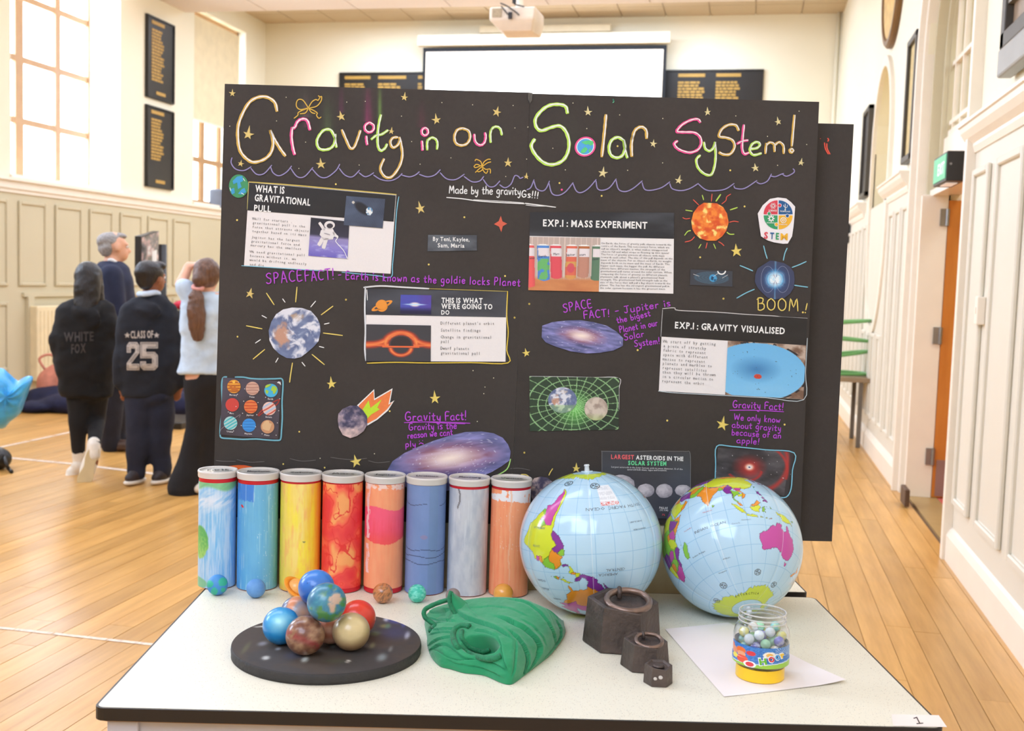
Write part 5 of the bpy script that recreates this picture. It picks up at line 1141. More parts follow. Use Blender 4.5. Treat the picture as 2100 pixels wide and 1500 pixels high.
dots(RB, [(*b_(x, y), 1.1) for x, y in ((345, 95), (632, 168), (897, 190), (1346, 174), (430, 252), (221, 373), (896, 463), (681, 509), (298, 506), (1541, 300), (1735, 145), (1782, 350), (1603, 478), (68, 242), (60, 440))]+[(*b_(x, y), 2) for x, y in ((262, 587), (521, 666), (1312, 509), (1400, 731), (1127, 1044), (1271, 1298), (619, 360))]+[(*d_(x, y), 2.1) for x, y in ((102, 97), (15, 178), (918, 787), (1612, 811), (73, 977), (1250, 66), (743, 370), (1720, 147))])
i = Ink(); i.disc(*b_(276, 628), 2.2, PINK); i.build('pink_dot', RB, M_marker)
i = Ink(); i.stroke(tr(b_, '592,72 596,86'), 3, (40, 120, 90)); i.stroke(tr(b_, '590,92 598,86'), 1.6, (120, 230, 180)); i.build('green_spot', RB, M_marker)
# ---- bows
i = Ink()
for P in ('595,200 560,150 530,145 516,165 518,195 545,212 595,200', '597,198 620,160 645,145 660,150 672,130 662,120', '672,130 684,125 680,155 650,190 600,202', '592,204 560,215 528,232 525,250 500,270', '598,206 625,215 655,235 650,250 665,270 680,262', '540,240 575,235 592,210', '600,210 618,232 640,238'): i.stroke(A(P), 2.1, (220, 178, 60))
i.build('bow_drawing', LB, M_marker)
i = Ink()
for P in ('1755,590 1748,560 1718,545 1710,555', '1757,590 1770,562 1795,545 1812,545', '1750,590 1720,578 1702,592', '1760,592 1790,570 1815,562', '1755,595 1735,610 1712,632', '1757,597 1758,615 1735,628 1722,622', '1760,597 1782,612 1810,610 1812,638', '1758,600 1768,625 1785,638 1795,620', '1702,592 1712,600 1740,592'): i.stroke(A(P), 2.0, (226, 180, 60))
i.build('bow_drawing', LB, M_marker)
# ---- handwriting
i = Ink(); handw(i, 'Made by the gravity', a_(1535, 772), a_(2015, 782), 16, WHT, 2.0, gap=.10); i.build('handwriting', LB, M_marker)
i = Ink(); handw(i, 'Gs!!!', b_(28, 672), b_(132, 680), 13, WHT, 2.2); i.build('handwriting', RB, M_marker)
i = Ink(); i.stroke(A('1520,800 1620,808 1720,822 1850,832 2040,842'), 2.0, WHT); i.stroke(A('1700,815 1900,826 2035,836'), 1.2, WHT); i.build('underline', LB, M_marker)
i = Ink(); i.stroke(Bq('52,712 130,722 238,736'), 2.2, WHT); i.stroke(Bq('55,722 110,728 200,730'), 1.2, WHT); i.build('underline', RB, M_marker)
i = Ink(off=.0026); handw(i, 'SPACE', a_(315, 1378), a_(558, 1356), 22, PURP, 2.3, .16); handw(i, 'FACT!', a_(575, 1362), a_(770, 1345), 21, PURP, 2.3, .16); handw(i, '- Earth is known as the goldie locks Planet', a_(795, 1345), a_(2010, 1392), 15.5, PURP, 2.1, .2, jit=.06); i.build('handwriting', LB, M_marker)
i = Ink(); handw(i, 'Gravity', c_(1262, 945), c_(1500, 948), 18, PURP, 2.3); handw(i, 'Fact!', c_(1528, 945), c_(1670, 940), 18, PURP, 2.3); i.stroke(tr(c_, '1258,960 1450,955 1692,964'), 2.0, PURP); i.stroke(tr(c_, '1300,952 1500,962 1660,968'), 1.3, PURP)
handw(i, 'Gravity is the', c_(1288, 1010), c_(1605, 1000), 14, PURP, 2.0); handw(i, 'reason we cant', c_(1280, 1064), c_(1578, 1042), 12.5, PURP, 2.0); handw(i, 'ply', c_(1265, 1122), c_(1335, 1118), 12, PURP, 2.0); handw(i, ':(', c_(1355, 1108), c_(1388, 1104), 9, PURP, 1.8); i.build('handwriting', LB, M_marker)
Dq = lambda s: tr(d_, s)
i = Ink(); handw(i, 'SPACE', d_(305, 148), d_(475, 118), 17, PURP, 2.2); handw(i, 'FACT!', d_(425, 185), d_(578, 170), 15, PURP, 2.2); handw(i, '- Jupiter is', d_(612, 160), d_(938, 108), 14.5, PURP, 2.0); handw(i, 'the bigest', d_(622, 212), d_(820, 168), 12, PURP, 1.9); handw(i, 'Planet in our', d_(638, 268), d_(862, 225), 13, PURP, 1.9); handw(i, 'Solar', d_(665, 312), d_(782, 290), 13, PURP, 1.9); handw(i, 'System!', d_(725, 350), d_(875, 332), 13.5, PURP, 1.9); i.build('handwriting', RB, M_marker)
i = Ink(); handw(i, 'Gravity Fact!', d_(1305, 710), d_(1605, 725), 14.5, PURP, 2.1); i.stroke(Dq('1288,726 1440,726 1606,735'), 1.8, PURP); handw(i, 'We only know', d_(1312, 782), d_(1585, 800), 13, PURP, 1.9); handw(i, 'about gravity', d_(1300, 828), d_(1590, 850), 12.5, PURP, 1.9); handw(i, 'because of an', d_(1298, 872), d_(1590, 892), 12, PURP, 1.9); handw(i, 'apple!', d_(1328, 918), d_(1462, 928), 12, PURP, 1.9); i.build('handwriting', RB, M_marker)
i = Ink(off=.0024); handw(i, 'BOOM', d_(1445, 132), d_(1695, 138), 24, YEL, 2.3); handw(i, '!', d_(1728, 148), d_(1742, 150), 20, YEL, 2.3); i.build('handwriting', RB, M_marker)
# ---- pictures: colour functions
K = lambda *c: np.array(c, float)
def earth_fn(cx, cy, r, seed=0.):
    def fn(x, y):
        X = (x-cx)/r; Y = (y-cy)/r; wx = fbm(X*2+seed, Y*2+5); cl = fbm(X*3.2+wx*2.4+seed, Y*3.2-wx*2+8, 6)
        col = mixc(K(132, 148, 182), K(92, 104, 144), fbm(X*5, Y*5+2)*1.2)
        land = np.clip((.42-np.hypot((X+.42)*1.15, (Y-.12)*.85))*7+(fbm(X*5+3, Y*5)-.5)*3, 0, 1); col = mixc(col, K(196, 150, 128), land)
        land2 = np.clip((.25-np.hypot(X-.08, (Y+.62)*1.5))*7+(fbm(X*6, Y*6+7)-.5)*3, 0, 1); col = mixc(col, K(176, 150, 130), land2)
        return mixc(col, K(232, 232, 240), np.clip((cl-.455)*6, 0, .95))
    return fn
def galaxy_fn(cx, cy, rx, ry, rot, seed=0.):
    def fn(x, y):
        dx, dy = x-cx, y-cy; X = (dx*cos(rot)+dy*sin(rot))/rx; Y = (-dx*sin(rot)+dy*cos(rot))/ry; r = np.hypot(X, Y); th = np.arctan2(Y, X)
        arm = .5+.5*np.cos(2*th+r*9); n_ = fbm(X*3+seed, Y*6+3, 6); bg = mixc(K(70, 76, 118), K(150, 148, 208), n_*1.5-.2)
        dust = mixc(K(128, 80, 110), K(190, 160, 200), arm*.6+n_*.6); col = mixc(dust, bg, np.clip((r-.45)/.5, 0, 1))
        col = mixc(col, K(118, 62, 78), np.clip((n_-.5)*5, 0, 1)*np.clip(1-abs(r-.5)*2.6, 0, 1)*.8); col = mixc(K(255, 236, 222), col, np.clip(r/.60, 0, 1)**1.3)
        st = (vnoise(x*1.7, y*1.7+9) > .93)*.7; return mixc(col, K(240, 240, 255), st)
    return fn
def ell(cx, cy, rx, ry, n=28, rot=0., jit=0., seed=1):
    r_ = random.Random(seed); return [(cx+(rx*cos(t)*cos(rot)-ry*sin(t)*sin(rot))*(1+j), cy+(rx*cos(t)*sin(rot)+ry*sin(t)*cos(rot))*(1+j)) for t, j in ((2*pi*k/n, r_.uniform(-jit, jit)) for k in range(n))]
# left poster pictures
i = Ink(off=.0016)
cx, cy = a_(130, 724); i.disc(cx, cy, 20, (64, 150, 96), 24, 30, dz=0)
for P in ('90,690 120,660 155,655 160,690 140,700 150,730 125,745 120,700 95,712', '75,745 100,735 105,770 85,780', '150,745 170,735 180,765 150,780 125,775'): i.poly(A(P), (60, 160, 214), dz=.0004)
for P in ('160,672 172,690', '72,735 78,755', '148,770 165,780'): i.stroke(A(P), 1.3, (235, 245, 245), dz=.0006)
i.build('paper_globe', LB, M_marker)
cx, cy = c_(530, 366); cutout('earth_photo', tr(c_, '360,350 378,290 410,240 455,210 515,197 580,200 640,220 680,265 700,310 703,360 690,420 660,455 620,490 575,525 530,536 480,532 430,505 390,465 365,415'), earth_fn(cx, cy, 54), LB, nr=44, k=3, ctr=(cx, cy))
for P in ('345,102 395,178', '547,62 538,160', '785,188 708,245', '212,318 315,338', '722,366 848,382', '333,475 257,538', '647,508 728,575', '517,565 505,640 498,692'): Ink().stroke(tr(c_, P), 2.2, YEL).build('drawn_ray', LB, M_marker)
for P in ('452,140 468,162', '670,155 638,193', '315,250 345,266', '760,300 728,307', '305,410 272,432', '695,455 725,463', '422,532 406,560', '580,560 600,585'): Ink().stroke(tr(c_, P), 1.9, WHT).build('drawn_ray', LB, M_marker, label='short white ray')
# comet with paper flame
i = Ink(off=.0014); i.poly(tr(c_, '945,845 1058,738 1062,800 1180,732 1162,830 1192,812 1150,880 1080,940 1012,980 990,930'), (245, 242, 238)); i.poly(tr(c_, '955,848 1054,750 1058,812 1172,745 1152,842 1180,822 1142,872 1075,932 1015,965 990,930'), (240, 130, 70), dz=.0004)
i.poly(tr(c_, '978,878 1022,812 1034,862 1108,806 1080,860 1096,872 1040,905 1014,932 1000,900'), (196, 230, 50), dz=.0008); i.build('paper_flame', LB, M_marker)
cx, cy = c_(915, 950)
def rock(x, y): 
    n_ = fbm(x*.07, y*.07, 6); m_ = fbm(x*.16+9, y*.16, 4); c = mixc(K(66, 66, 96), K(176, 156, 166), np.clip((n_-.42)*4, 0, 1)); c = mixc(c, K(206, 180, 172), np.clip((y-cy-4)/28+(m_-.5), 0, .8)); return c*(.8+.4*m_)[..., None]
cutout('asteroid_photo', tr(c_, '822,900 850,868 900,846 950,848 985,878 1012,918 1012,975 990,1015 945,1048 900,1062 850,1040 824,990 818,940'), rock, LB, nr=30, k=3, off=.003)
g2 = c_(1560, 1195); cutout('galaxy_photo', tr(c_, '1145,1275 1180,1215 1260,1160 1350,1120 1450,1080 1560,1045 1660,1022 1770,1018 1850,1030 1910,1060 1945,1105 1962,1150 1955,1210 1900,1250 1830,1290 1740,1330 1650,1390 1500,1420 1300,1400 1200,1360'), galaxy_fn(*g2, 128, 42, -.12), LB, nr=60, k=4, ctr=g2)
i = Ink(off=.0013); i.stroke([(1047, 942), (1040, 962), (1020, 975), (1003, 984), (980, 998), (960, 1010)], 2.4, (170, 220, 120)); i.build('green_outline', LB, M_marker)
cutout('red_planet_photo', ell(489, 978, 56, 24, jit=.02), lambda x, y: mixc(K(206, 50, 34), K(240, 120, 50), np.clip(fbm(x*.06, y*.1)*1.6-.3, 0, 1)), LB, nr=14, k=4)
i = Ink(off=.0012)
for s_ in ('150,1205 230,1222 330,1218', '500,1198 580,1215 670,1208', '770,1190 900,1205 1010,1196', '1020,1212 1080,1225 1160,1218', '10,1210 60,1216 140,1216', '1960,1265 2020,1262 2090,1275'): i.stroke(tr(c_, s_), 1.3, (104, 100, 98))
i.build('chalk_scuff', LB, M_marker)
# slide 1
S = [a_(200, 698), a_(1183, 783), a_(1145, 1310), a_(165, 1260)]
sl = quad_print('printed_slide', S, lambda u, v: np.ones(u.shape+(3,))*K(238, 232, 230), LB, 8, 6, .0012)
def hdr(name, P, parent, c0=(40, 38, 40), c1=(66, 66, 70), off=.0017, seed=0):
    return quad_print(name, P, lambda u, v: mixc(K(*c0), K(*c1), np.clip(fbm(u*2.4+seed, v*2+seed)*2.2-.8, 0, 1)), parent, 30, 10, off)
hdr('header_band', [a_(200, 700), a_(1180, 786), a_(1166, 962), a_(188, 886)], sl, (26, 24, 26), (44, 42, 46))
i = Ink(off=.0022); i.text('WHAT IS', a_(240, 762), a_(440, 775), 14.5, WHT, .03); i.text('GRAVITATIONAL', a_(236, 822), a_(612, 855), 14, WHT, .03); i.text('PULL', a_(232, 890), a_(350, 898), 13, WHT, .03); i.build('heading_text', sl)
def moonpic(u, v):
    c = mixc(K(52, 60, 80), K(96, 112, 140), fbm(u*2, v*2)-.1); gr = (np.abs((u*22+v*6) % 1-.5) < .08)*.18; c = mixc(c, K(130, 150, 175), gr)
    c = mixc(c, K(26, 26, 34), np.clip((.2-np.hypot((u-.42)*1.0-(v-.35)*.55, (v-.38)*.8))*14, 0, 1)); e = np.hypot((u-.62)/.085, (v-.46)/.14); c = mixc(c, np.where((fbm(u*22, v*18) > .52)[..., None], K(236, 240, 240), K(96, 150, 190)), (e < 1)*1.); c = mixc(c, K(180, 120, 80), ((e < .55) & (fbm(u*30+4, v*24) > .56))*.8)
    return mixc(c, K(205, 200, 190), (np.hypot((u-.19)/.035, (v-.2)/.045) < 1)*1.)
quad_print('photo', [a_(850, 790), a_(1110, 810), a_(1092, 1006), a_(832, 985)], moonpic, sl, 90, 70, .0026)
def astro(u, v):
    c = ramp(v, [(0, K(34, 34, 44)), (.42, K(52, 50, 70)), (.5, K(150, 140, 190)), (.75, K(140, 130, 205)), (1, K(110, 100, 190))]); n_ = fbm(u*5, v*12); c = mixc(c, K(205, 205, 240), np.clip((n_-.5)*4, 0, 1)*(v > .55)*.7); return c
ph = quad_print('photo', [a_(613, 934), a_(870, 962), a_(857, 1210), a_(596, 1190)], astro, sl, 60, 60, .0024)
i = Ink(off=.003); s2 = (232, 226, 224); s3 = (176, 168, 172)
i.disc(*a_(738, 985), 11, s2, 8.5, 18); i.disc(*a_(740, 990), 6.5, (60, 56, 64), 5, 14, dz=.0004)
i.poly(A('700,1005 760,1010 775,1040 760,1080 700,1085 672,1050 680,1020'), s2); i.stroke(A('700,1015 685,990 672,972'), 6, s2); i.stroke(A('765,1035 780,1055 790,1062'), 5, s2); i.stroke(A('690,1075 678,1100 668,1115'), 8, s2); i.stroke(A('715,1080 705,1110 698,1135'), 8, s2)
i.stroke(A('705,1040 740,1050'), 2.4, s3, dz=.0004); i.stroke(A('700,1080 730,1075'), 1.6, s3, dz=.0004); i.stroke(A('720,1078 770,1060 795,1062 785,1080 780,1095 810,1130 835,1160 857,1208'), 1.4, WHT, dz=.0004); i.build('spacewalker_figure', sl)
i = Ink(off=.0022); G_ = (96, 92, 92)
for s_, x0, y0, x1, y1 in (('Well for starters ,', 224, 945, 490, 966), ('gravitational pull is the', 222, 972, 575, 998), ('force that attracts objects', 220, 1000, 600, 1028), ('together based on its mass', 219, 1028, 585, 1055), ('Jupiter has the largest', 214, 1068, 540, 1092), ('gravitational force and', 212, 1096, 538, 1120), ('mercury has the smallest', 210, 1122, 550, 1148), ('We need gravitational pull', 206, 1165, 575, 1190), ('because without it, we', 204, 1192, 515, 1216), ('would be drifting endlessly', 203, 1220, 585, 1248), ('and die', 202, 1250, 300, 1258)): i.text(s_, a_(x0, y0+4), a_(x1, y1+4), 5.2, G_, 0, 1, 1)
i.build('body_text', sl)
i = Ink(off=.0016); i.stroke(A('198,696 500,718 800,745 1183,780'), 2.2, (214, 190, 90)); i.stroke(A('196,700 192,800 188,880'), 1.8, (200, 190, 110)); i.stroke(A('1200,795 1185,900 1172,1100 1158,1250 1148,1332 1050,1322 820,1300'), 1.8, CYAN); i.stroke(A('150,1256 400,1272 700,1292'), 1.6, CYAN); i.build('pen_border', LB, M_marker)
# name card
nc = hdr('name_card', [a_(1396, 1050), a_(1722, 1052), a_(1722, 1155), a_(1392, 1160)], LB, (66, 70, 78), (112, 118, 126), .0016, 5)
i = Ink(off=.0024); i.text('By Teni, Kaylee,', a_(1428, 1090), a_(1675, 1094), 8.6, WHT, .02); i.text('Sam, Maria', a_(1460, 1133), a_(1642, 1136), 8.6, WHT, .02); i.build('name_text', nc)
# slide 2
S = [c_(1005, 72), c_(1935, 92), c_(1928, 556), c_(1003, 552)]
sl = quad_print('printed_slide', S, lambda u, v: np.ones(u.shape+(3,))*K(240, 234, 232), LB, 8, 6, .0012)
hdr('header_band', [c_(1005, 72), c_(1935, 92), c_(1930, 262), c_(1004, 245)], sl, (50, 52, 60), (84, 88, 98), seed=3)
quad_print('photo', [c_(1234, 112), c_(1437, 116), c_(1435, 242), c_(1230, 238)], lambda u, v: (lambda c: mixc(mixc(c, K(250, 236, 226), np.clip(1-np.hypot((u-.47)/.2, (v-.5)/.14), 0, 1)*2), K(190, 225, 255), np.clip(1-np.hypot((u-.47)/.46, (v-.5)/.045), 0, 1)*2))(mixc(mixc(K(70, 90, 190), K(96, 60, 150), u*.4+fbm(u*4, v*4)*.5), K(30, 30, 70), np.clip((v-.62)*4, 0, 1))), sl, 56, 36, .0024)
def bh_fn(u, v):
    X = (u-.54)*1.75; Y = (v-.5)*1.0; n_ = fbm(u*4, v*9); c = np.ones(u.shape+(3,))*K(62, 62, 68)
    r = np.hypot(X, (Y-.02)*1.35); up_ = np.clip(1-abs(r-.42)/.14, 0, 1)*(Y < .1); wing = np.clip(1-abs(Y-.06-.0)/(.03+.10*np.clip(1-abs(X)/.9, 0, 1)), 0, 1)*(abs(X) < .95)*(r > .34); hump = np.clip(1-abs(Y+.02-(-.34*np.exp(-(X/.42)**2)+.08))/.13, 0, 1)*(abs(X) < .95)*(r > .33)
    lo = np.clip(1-abs(np.hypot(X, (Y-.12)*1.3)-.28)/.09, 0, 1)*(Y > .14); m_ = np.clip(np.maximum.reduce([up_, wing, hump*.9, lo])*(.7+.6*n_), 0, 1)
    c = mixc(c, K(206, 62, 40), m_*1.6); c = mixc(c, K(255, 170, 90), np.clip(m_*1.4-.6, 0, 1)); c = mixc(c, K(50, 44, 48), (r < .27)*(Y < .09)*1.); c = mixc(c, K(240, 110, 60), (abs(Y-.095) < .02)*(abs(X) < .5)*1.); return c
quad_print('photo', [c_(1006, 308), c_(1434, 316), c_(1432, 554), c_(1004, 552)], bh_fn, sl, 110, 70, .0024)
i = Ink(off=.0024); OR = (238, 152, 56); i.disc(*c_(1109, 185), 12.2, OR, 12.4, 28); i.disc(*c_(1110, 185), 23.5, OR, 6.2, 28, rot=-.43); i.disc(*c_(1110, 184), 17, (64, 64, 72), 2.6, 24, dz=.0004, rot=-.43); i.disc(*c_(1107, 180), 11.8, OR, 9, 24, dz=.0006)
i.build('ringed_planet_icon', sl)
i = Ink(off=.0024); i.text('THIS IS WHAT', c_(1504, 165), c_(1780, 168), 10.5, WHT, .035); i.text("WE'RE GOING TO", c_(1503, 204), c_(1845, 208), 10.5, WHT, .035); i.text('DO', c_(1502, 243), c_(1560, 244), 9, WHT, .035); i.build('heading_text', sl)
i = Ink(off=.0024)
for s_, y, x1 in (("Different planet's orbit", 310, 1855), ('Satellite findings', 356, 1765), ('Change in gravitational', 401, 1838), ('pull', 430, 1556), ('Dwarf planets', 476, 1688), ('gravitational pull', 508, 1762)): i.text(s_, c_(1498, y), c_(x1, y+3), 6.6, (86, 82, 84), 0, 1, 1)
i.build('body_text', sl)
i = Ink(off=.0016); i.stroke(tr(c_, '990,64 1100,54 1240,62 1420,72'), 3.2, (222, 222, 222)); i.stroke(tr(c_, '1000,60 996,200 1000,350 996,470 1004,548'), 3.2, (226, 230, 234)); i.stroke(tr(c_, '1010,80 1014,148'), 1.6, WHT, dz=.0012); i.stroke(tr(c_, '1942,90 1936,250 1946,360 1936,480 1944,564 1700,562 1400,564 1200,560 1012,566'), 2.2, (226, 196, 70)); i.stroke(tr(c_, '1420,72 1700,82 1940,90'), 1.2, (200, 180, 90)); i.build('pen_border', LB, M_marker)
# planet chart
e_ = lambda x, y: (440+x/9.375, 760+y/9.375)
ch = quad_print('planet_chart', [e_(165, 135), e_(1285, 205), e_(1225, 1325), e_(105, 1235)], lambda u, v: mixc(K(58, 50, 54), K(84, 80, 98), np.clip(fbm(u*2, v*2+4)*1.4-.3, 0, 1)+(v > .75)*.2), LB, 24, 24, .0014)
i = Ink(off=.0022); W3 = (230, 226, 226)
specs = [(378, 308, (232, 160, 60), 'Mercury'), (735, 345, (214, 170, 150), 'Venus'), (1092, 385, (70, 180, 224), 'Earth'), (347, 660, (206, 70, 64), 'Mars'), (702, 695, (232, 130, 72), 'Jupiter'), (1057, 732, (236, 200, 190), 'Saturn'), (314, 1012, (176, 216, 216), 'Uranus'), (668, 1052, (60, 150, 226), 'Neptune'), (1024, 1080, (206, 150, 110), 'Pluto')]
i.stroke(tr(e_, '860,870 850,840 1000,690 1220,565 1245,580 1180,670 960,790 860,872'), 2.4, (160, 50, 46), closed=False); i.stroke(tr(e_, '125,1165 130,1130 300,985 470,862 500,860 480,900'), .9, (150, 140, 150))
for x, y, c, nm in specs:
    px, py = e_(x, y); i.disc(px, py, 13.8, c, n=30, dz=.0004)
    band = {'Mercury': (180, 96, 40), 'Venus': (186, 138, 124), 'Jupiter': (206, 84, 50), 'Uranus': (70, 186, 196), 'Neptune': (50, 120, 196), 'Saturn': (206, 90, 72)}.get(nm)
    if band:
        for k, yy in enumerate((-8, -2.5, 4, 9)):
            hw_ = sqrt(13.2**2-yy*yy); t_ = -.55 if nm in ('Saturn', 'Uranus') else 0
            i.stroke([(px-hw_*cos(t_)-yy*sin(t_)*-1*-1, py+yy*cos(t_)-hw_*sin(t_)), (px-yy*sin(t_), py+yy*cos(t_)+(.8 if k % 2 else -.8)), (px+hw_*cos(t_)-yy*sin(t_), py+yy*cos(t_)+hw_*sin(t_))], 2.6 if nm != 'Neptune' else 1.1, band if k % 2 or nm != 'Saturn' else (170, 200, 230), dz=.0008)
    if nm == 'Earth':
        for P in ('980,300 1020,270 1100,262 1080,290 1010,330 985,335', '985,380 1010,368 1048,400 1025,440 1015,455 990,420', '1090,360 1120,300 1170,300 1212,350 1200,380 1180,420 1150,455 1130,440 1125,395 1095,385'): i.poly(tr(e_, P), (170, 206, 70), dz=.001)
    if nm == 'Pluto': i.poly(tr(e_, '1000,960 1050,960 1060,1010 1110,1020 1090,1080 1060,1160 990,1150 930,1120 920,1050 960,990'), (222, 182, 136), dz=.001)
    if nm == 'Mercury': i.poly(tr(e_, '340,210 400,190 400,240 370,250'), (246, 196, 80), dz=.001); i.poly(tr(e_, '290,270 330,290 360,330 400,300 430,340 480,350 440,380 340,380 300,340'), (196, 108, 44), dz=.0009)
    L_ = len(nm)*21; i.text(nm, e_(x-10-L_/2, y+172), e_(x-10+L_/2, y+180), 3.4, W3, .02, 0, 1, dz=.001)
for x, y in ((585, 352), (862, 380), (465, 222), (445, 458), (988, 515), (1260, 542), (568, 590), (842, 614), (420, 690), (272, 796), (1240, 772), (545, 822), (818, 850), (520, 1056), (797, 1082), (372, 1160), (1214, 1006), (920, 1216), (1190, 1242)): i.disc(*e_(x, y), 1.0, W3, n=6, dz=.001)
i.poly(tr(e_, '1205,235 1240,208 1275,225 1285,285 1250,250'), (220, 220, 222), dz=.0012)
i.build('planet_pictures', ch)
i = Ink(off=.0013); i.stroke(tr(e_, '235,125 190,128 155,165 140,300 150,600 140,850 115,1050 110,1230 140,1295 300,1310 550,1325 800,1318 1000,1335 1220,1345 1275,1310 1290,1150 1305,900 1300,600 1315,350 1305,170 1180,160 900,165 700,155 560,130 400,128'), 3.0, (112, 178, 196), k=3); i.build('pen_border', LB, M_marker)
# ================= right poster
S = [b_(82, 766), b_(967, 770), b_(962, 1268), b_(70, 1245)]
sl = quad_print('printed_slide', S, lambda u, v: np.ones(u.shape+(3,))*K(240, 236, 234), RB, 8, 6, .0012)
hdr('header_band', [b_(82, 766), b_(967, 770), b_(965, 930), b_(78, 912)], sl, (34, 36, 42), (72, 76, 84), seed=8)
i = Ink(off=.0024); i.text('EXP.1 : MASS EXPERIMENT', b_(160, 852), b_(806, 868), 14, WHT, .03); i.build('heading_text', sl)
def cans_fn(u, v):
    c = mixc(K(196, 176, 166), K(226, 206, 196), (np.abs((u*13) % 1-.5) < .06)*1.); c = mixc(c, mixc(K(196, 120, 76), K(220, 150, 96), fbm(u*5, v*9)), np.clip((v-.72)*12, 0, 1))
    defs = [(-.02, .10, .95, K(238, 96, 96), 0), (.205, .085, .82, K(82, 140, 214), 1), (.385, .08, .78, K(226, 84, 96), 2), (.595, .078, .78, K(226, 110, 86), 3), (.77, .08, .75, K(196, 140, 120), 4), (.975, .09, .80, K(96, 130, 104), 5)]
    for cx, w_, yb, c1, k in defs:
        X = (u-cx-(v-.5)*.035*(1 if k < 3 else -.3)*1.)/w_; m_ = (abs(X) < 1)*(v > .13+.02*X*X)*(v < yb-.03*X*X)
        cc = np.ones(u.shape+(3,))*c1
        if k == 1: cc = mixc(cc, K(110, 186, 110), ((fbm(u*9, v*7) > .5) & (v > .4))*1.)
        if k == 3: cc = mixc(cc, K(220, 176, 90), (np.abs(v-.5) < .05)*.8+(v > .7)*.7); cc = mixc(cc, K(214, 84, 100), (np.hypot((X)/.7, (v-.57)/.09) < 1)*.9)
        if k == 4: cc = mixc(cc, K(190, 110, 60), (v < .22)*.9)
        cc = mixc(cc, K(236, 226, 228), (v > .2)*(v < .36)*(X > -.85)); cc = mixc(cc, K(240, 240, 236), (v < .16)*1.)
        cc = cc*(1-.18*np.clip(np.abs(X)-.55, 0, 1)[..., None]); c = mixc(c, cc, m_*1.)
    return c
quad_print('photo', [b_(78, 918), b_(513, 925), b_(503, 1256), b_(70, 1246)], cans_fn, sl, 145, 110, .0022)
i = Ink(off=.0028)
for s_, x0, x1, y in (('enus', 78, 112, 1056), ('Earth', 134, 184, 1046), ('Mars', 224, 262, 1032), ('Jupiter', 302, 358, 1036), ('aturn', 384, 424, 1036), ('ranus', 466, 503, 1062)): i.text(s_, b_(x0, y), b_(x1, y-3), 5.2, (74, 70, 84), 0, 0, 1)
i.build('can_names', sl)
i = Ink(off=.0024); para = ['On Earth, the force of gravity pulls objects towards the', 'centre of the Earth. This non-contact force, which we', "call an object's weight, is what makes unsupported", 'objects fall and what stops us floating up into space!', 'The force of gravity attracts all objects with mass', 'towards each other. The size of this pull depends on the', 'mass of the objects. For an object on Earth, its weight', 'depends both on its mass and the mass of Earth. The', 'bigger each mass, the bigger the pull. As different', 'planets have different masses, the strength of the', 'gravitational pull varies around the solar system. When', 'comparing the force of gravity on different planets,', "physicists talk about a planet's gravitational field", 'strength. The gravitational field strength tells us the', 'size of the force that will pull a 1kg object towards the', 'planet. The Sun has the strongest gravitational pull in', 'the solar system because it has the greatest mass.']
ends = [950, 938, 926, 936, 908, 958, 950, 940, 908, 912, 952, 928, 905, 926, 945, 938, 915]
for k, s_ in enumerate(para): i.text(s_, b_(519-k*.5, 962+k*17.2), b_(ends[k], 972+k*17.0), 3.6, (88, 84, 86), .004, 0, 1)
i.build('body_text', sl)
# sun, with coloured rays
cx, cy = b_(1187, 826); cutout('sun_photo', tr(b_, '1072,820 1085,770 1115,730 1150,708 1230,712 1268,735 1292,775 1302,830 1288,880 1262,915 1225,942 1170,942 1125,928 1095,900 1078,870'), lambda x, y: mixc(mixc(K(222, 84, 30), K(246, 140, 50), np.clip(fbm((x-cx)*.12, (y-cy)*.12, 6)*3-1, 0, 1)), K(255, 226, 130), np.clip((fbm(x*.09+3, y*.09, 5)-.60)*9, 0, 1)), RB, nr=34, k=3, ctr=(cx, cy))
RD = (228, 92, 74); LM = (188, 220, 90)
for P, c, w_ in (('1085,690 1118,722', RD, 1.8), ('1140,662 1148,690', LM, 2), ('1200,655 1196,700', RD, 1.8), ('1252,658 1225,698', LM, 3), ('1315,655 1290,672 1285,695 1260,715', RD, 1.6), ('1038,754 1078,760', LM, 2), ('1355,738 1312,752', LM, 2.4), ('1020,800 1038,808 1064,804', RD, 1.8), ('1362,826 1335,822 1308,828', RD, 1.8), ('1068,880 1050,885 1032,908', LM, 2), ('1292,890 1310,902 1335,902', LM, 2.2), ('1092,918 1070,940 1034,950', RD, 1.8), ('1132,964 1118,988', LM, 1.8), ('1170,955 1162,988', RD, 1.8), ('1210,962 1222,990', LM, 1.8), ('1240,948 1258,958 1273,972', RD, 1.8)): Ink().stroke(tr(b_, P), w_, c).build('drawn_ray', RB, M_marker)
# STEM badge
f_ = lambda x, y: (1480+x/6., 390+y/6.)
cutout('badge_paper', tr(f_, '440,290 500,190 590,110 690,92 790,104 850,150 900,205 892,320 880,450 862,570 810,660 750,662 640,645 560,620 480,570 462,450'), lambda x, y: np.ones(x.shape+(3,))*K(244, 240, 242), RB, nr=3, k=8, off=.0024)
i = Ink(off=.0030); Rr = 178; qc = f_(690, 306); cols4 = [(222, 66, 84), (24, 92, 150), (52, 160, 104), (246, 186, 50)]
for k, (a0, a1, sx, sy) in enumerate(((pi, 1.5*pi, -1, -1), (1.5*pi, 2*pi, 1, -1), (.5*pi, pi, -1, 1), (0, .5*pi, 1, 1))):
    pts = [(690+sx*7, 306+sy*7)]+[(690+sx*7+(Rr-7)*cos(a0+(a1-a0)*t/14), 306+sy*7+(Rr-7)*sin(a0+(a1-a0)*t/14)) for t in range(15)]
    i.poly([f_(*p) for p in pts], cols4[k])
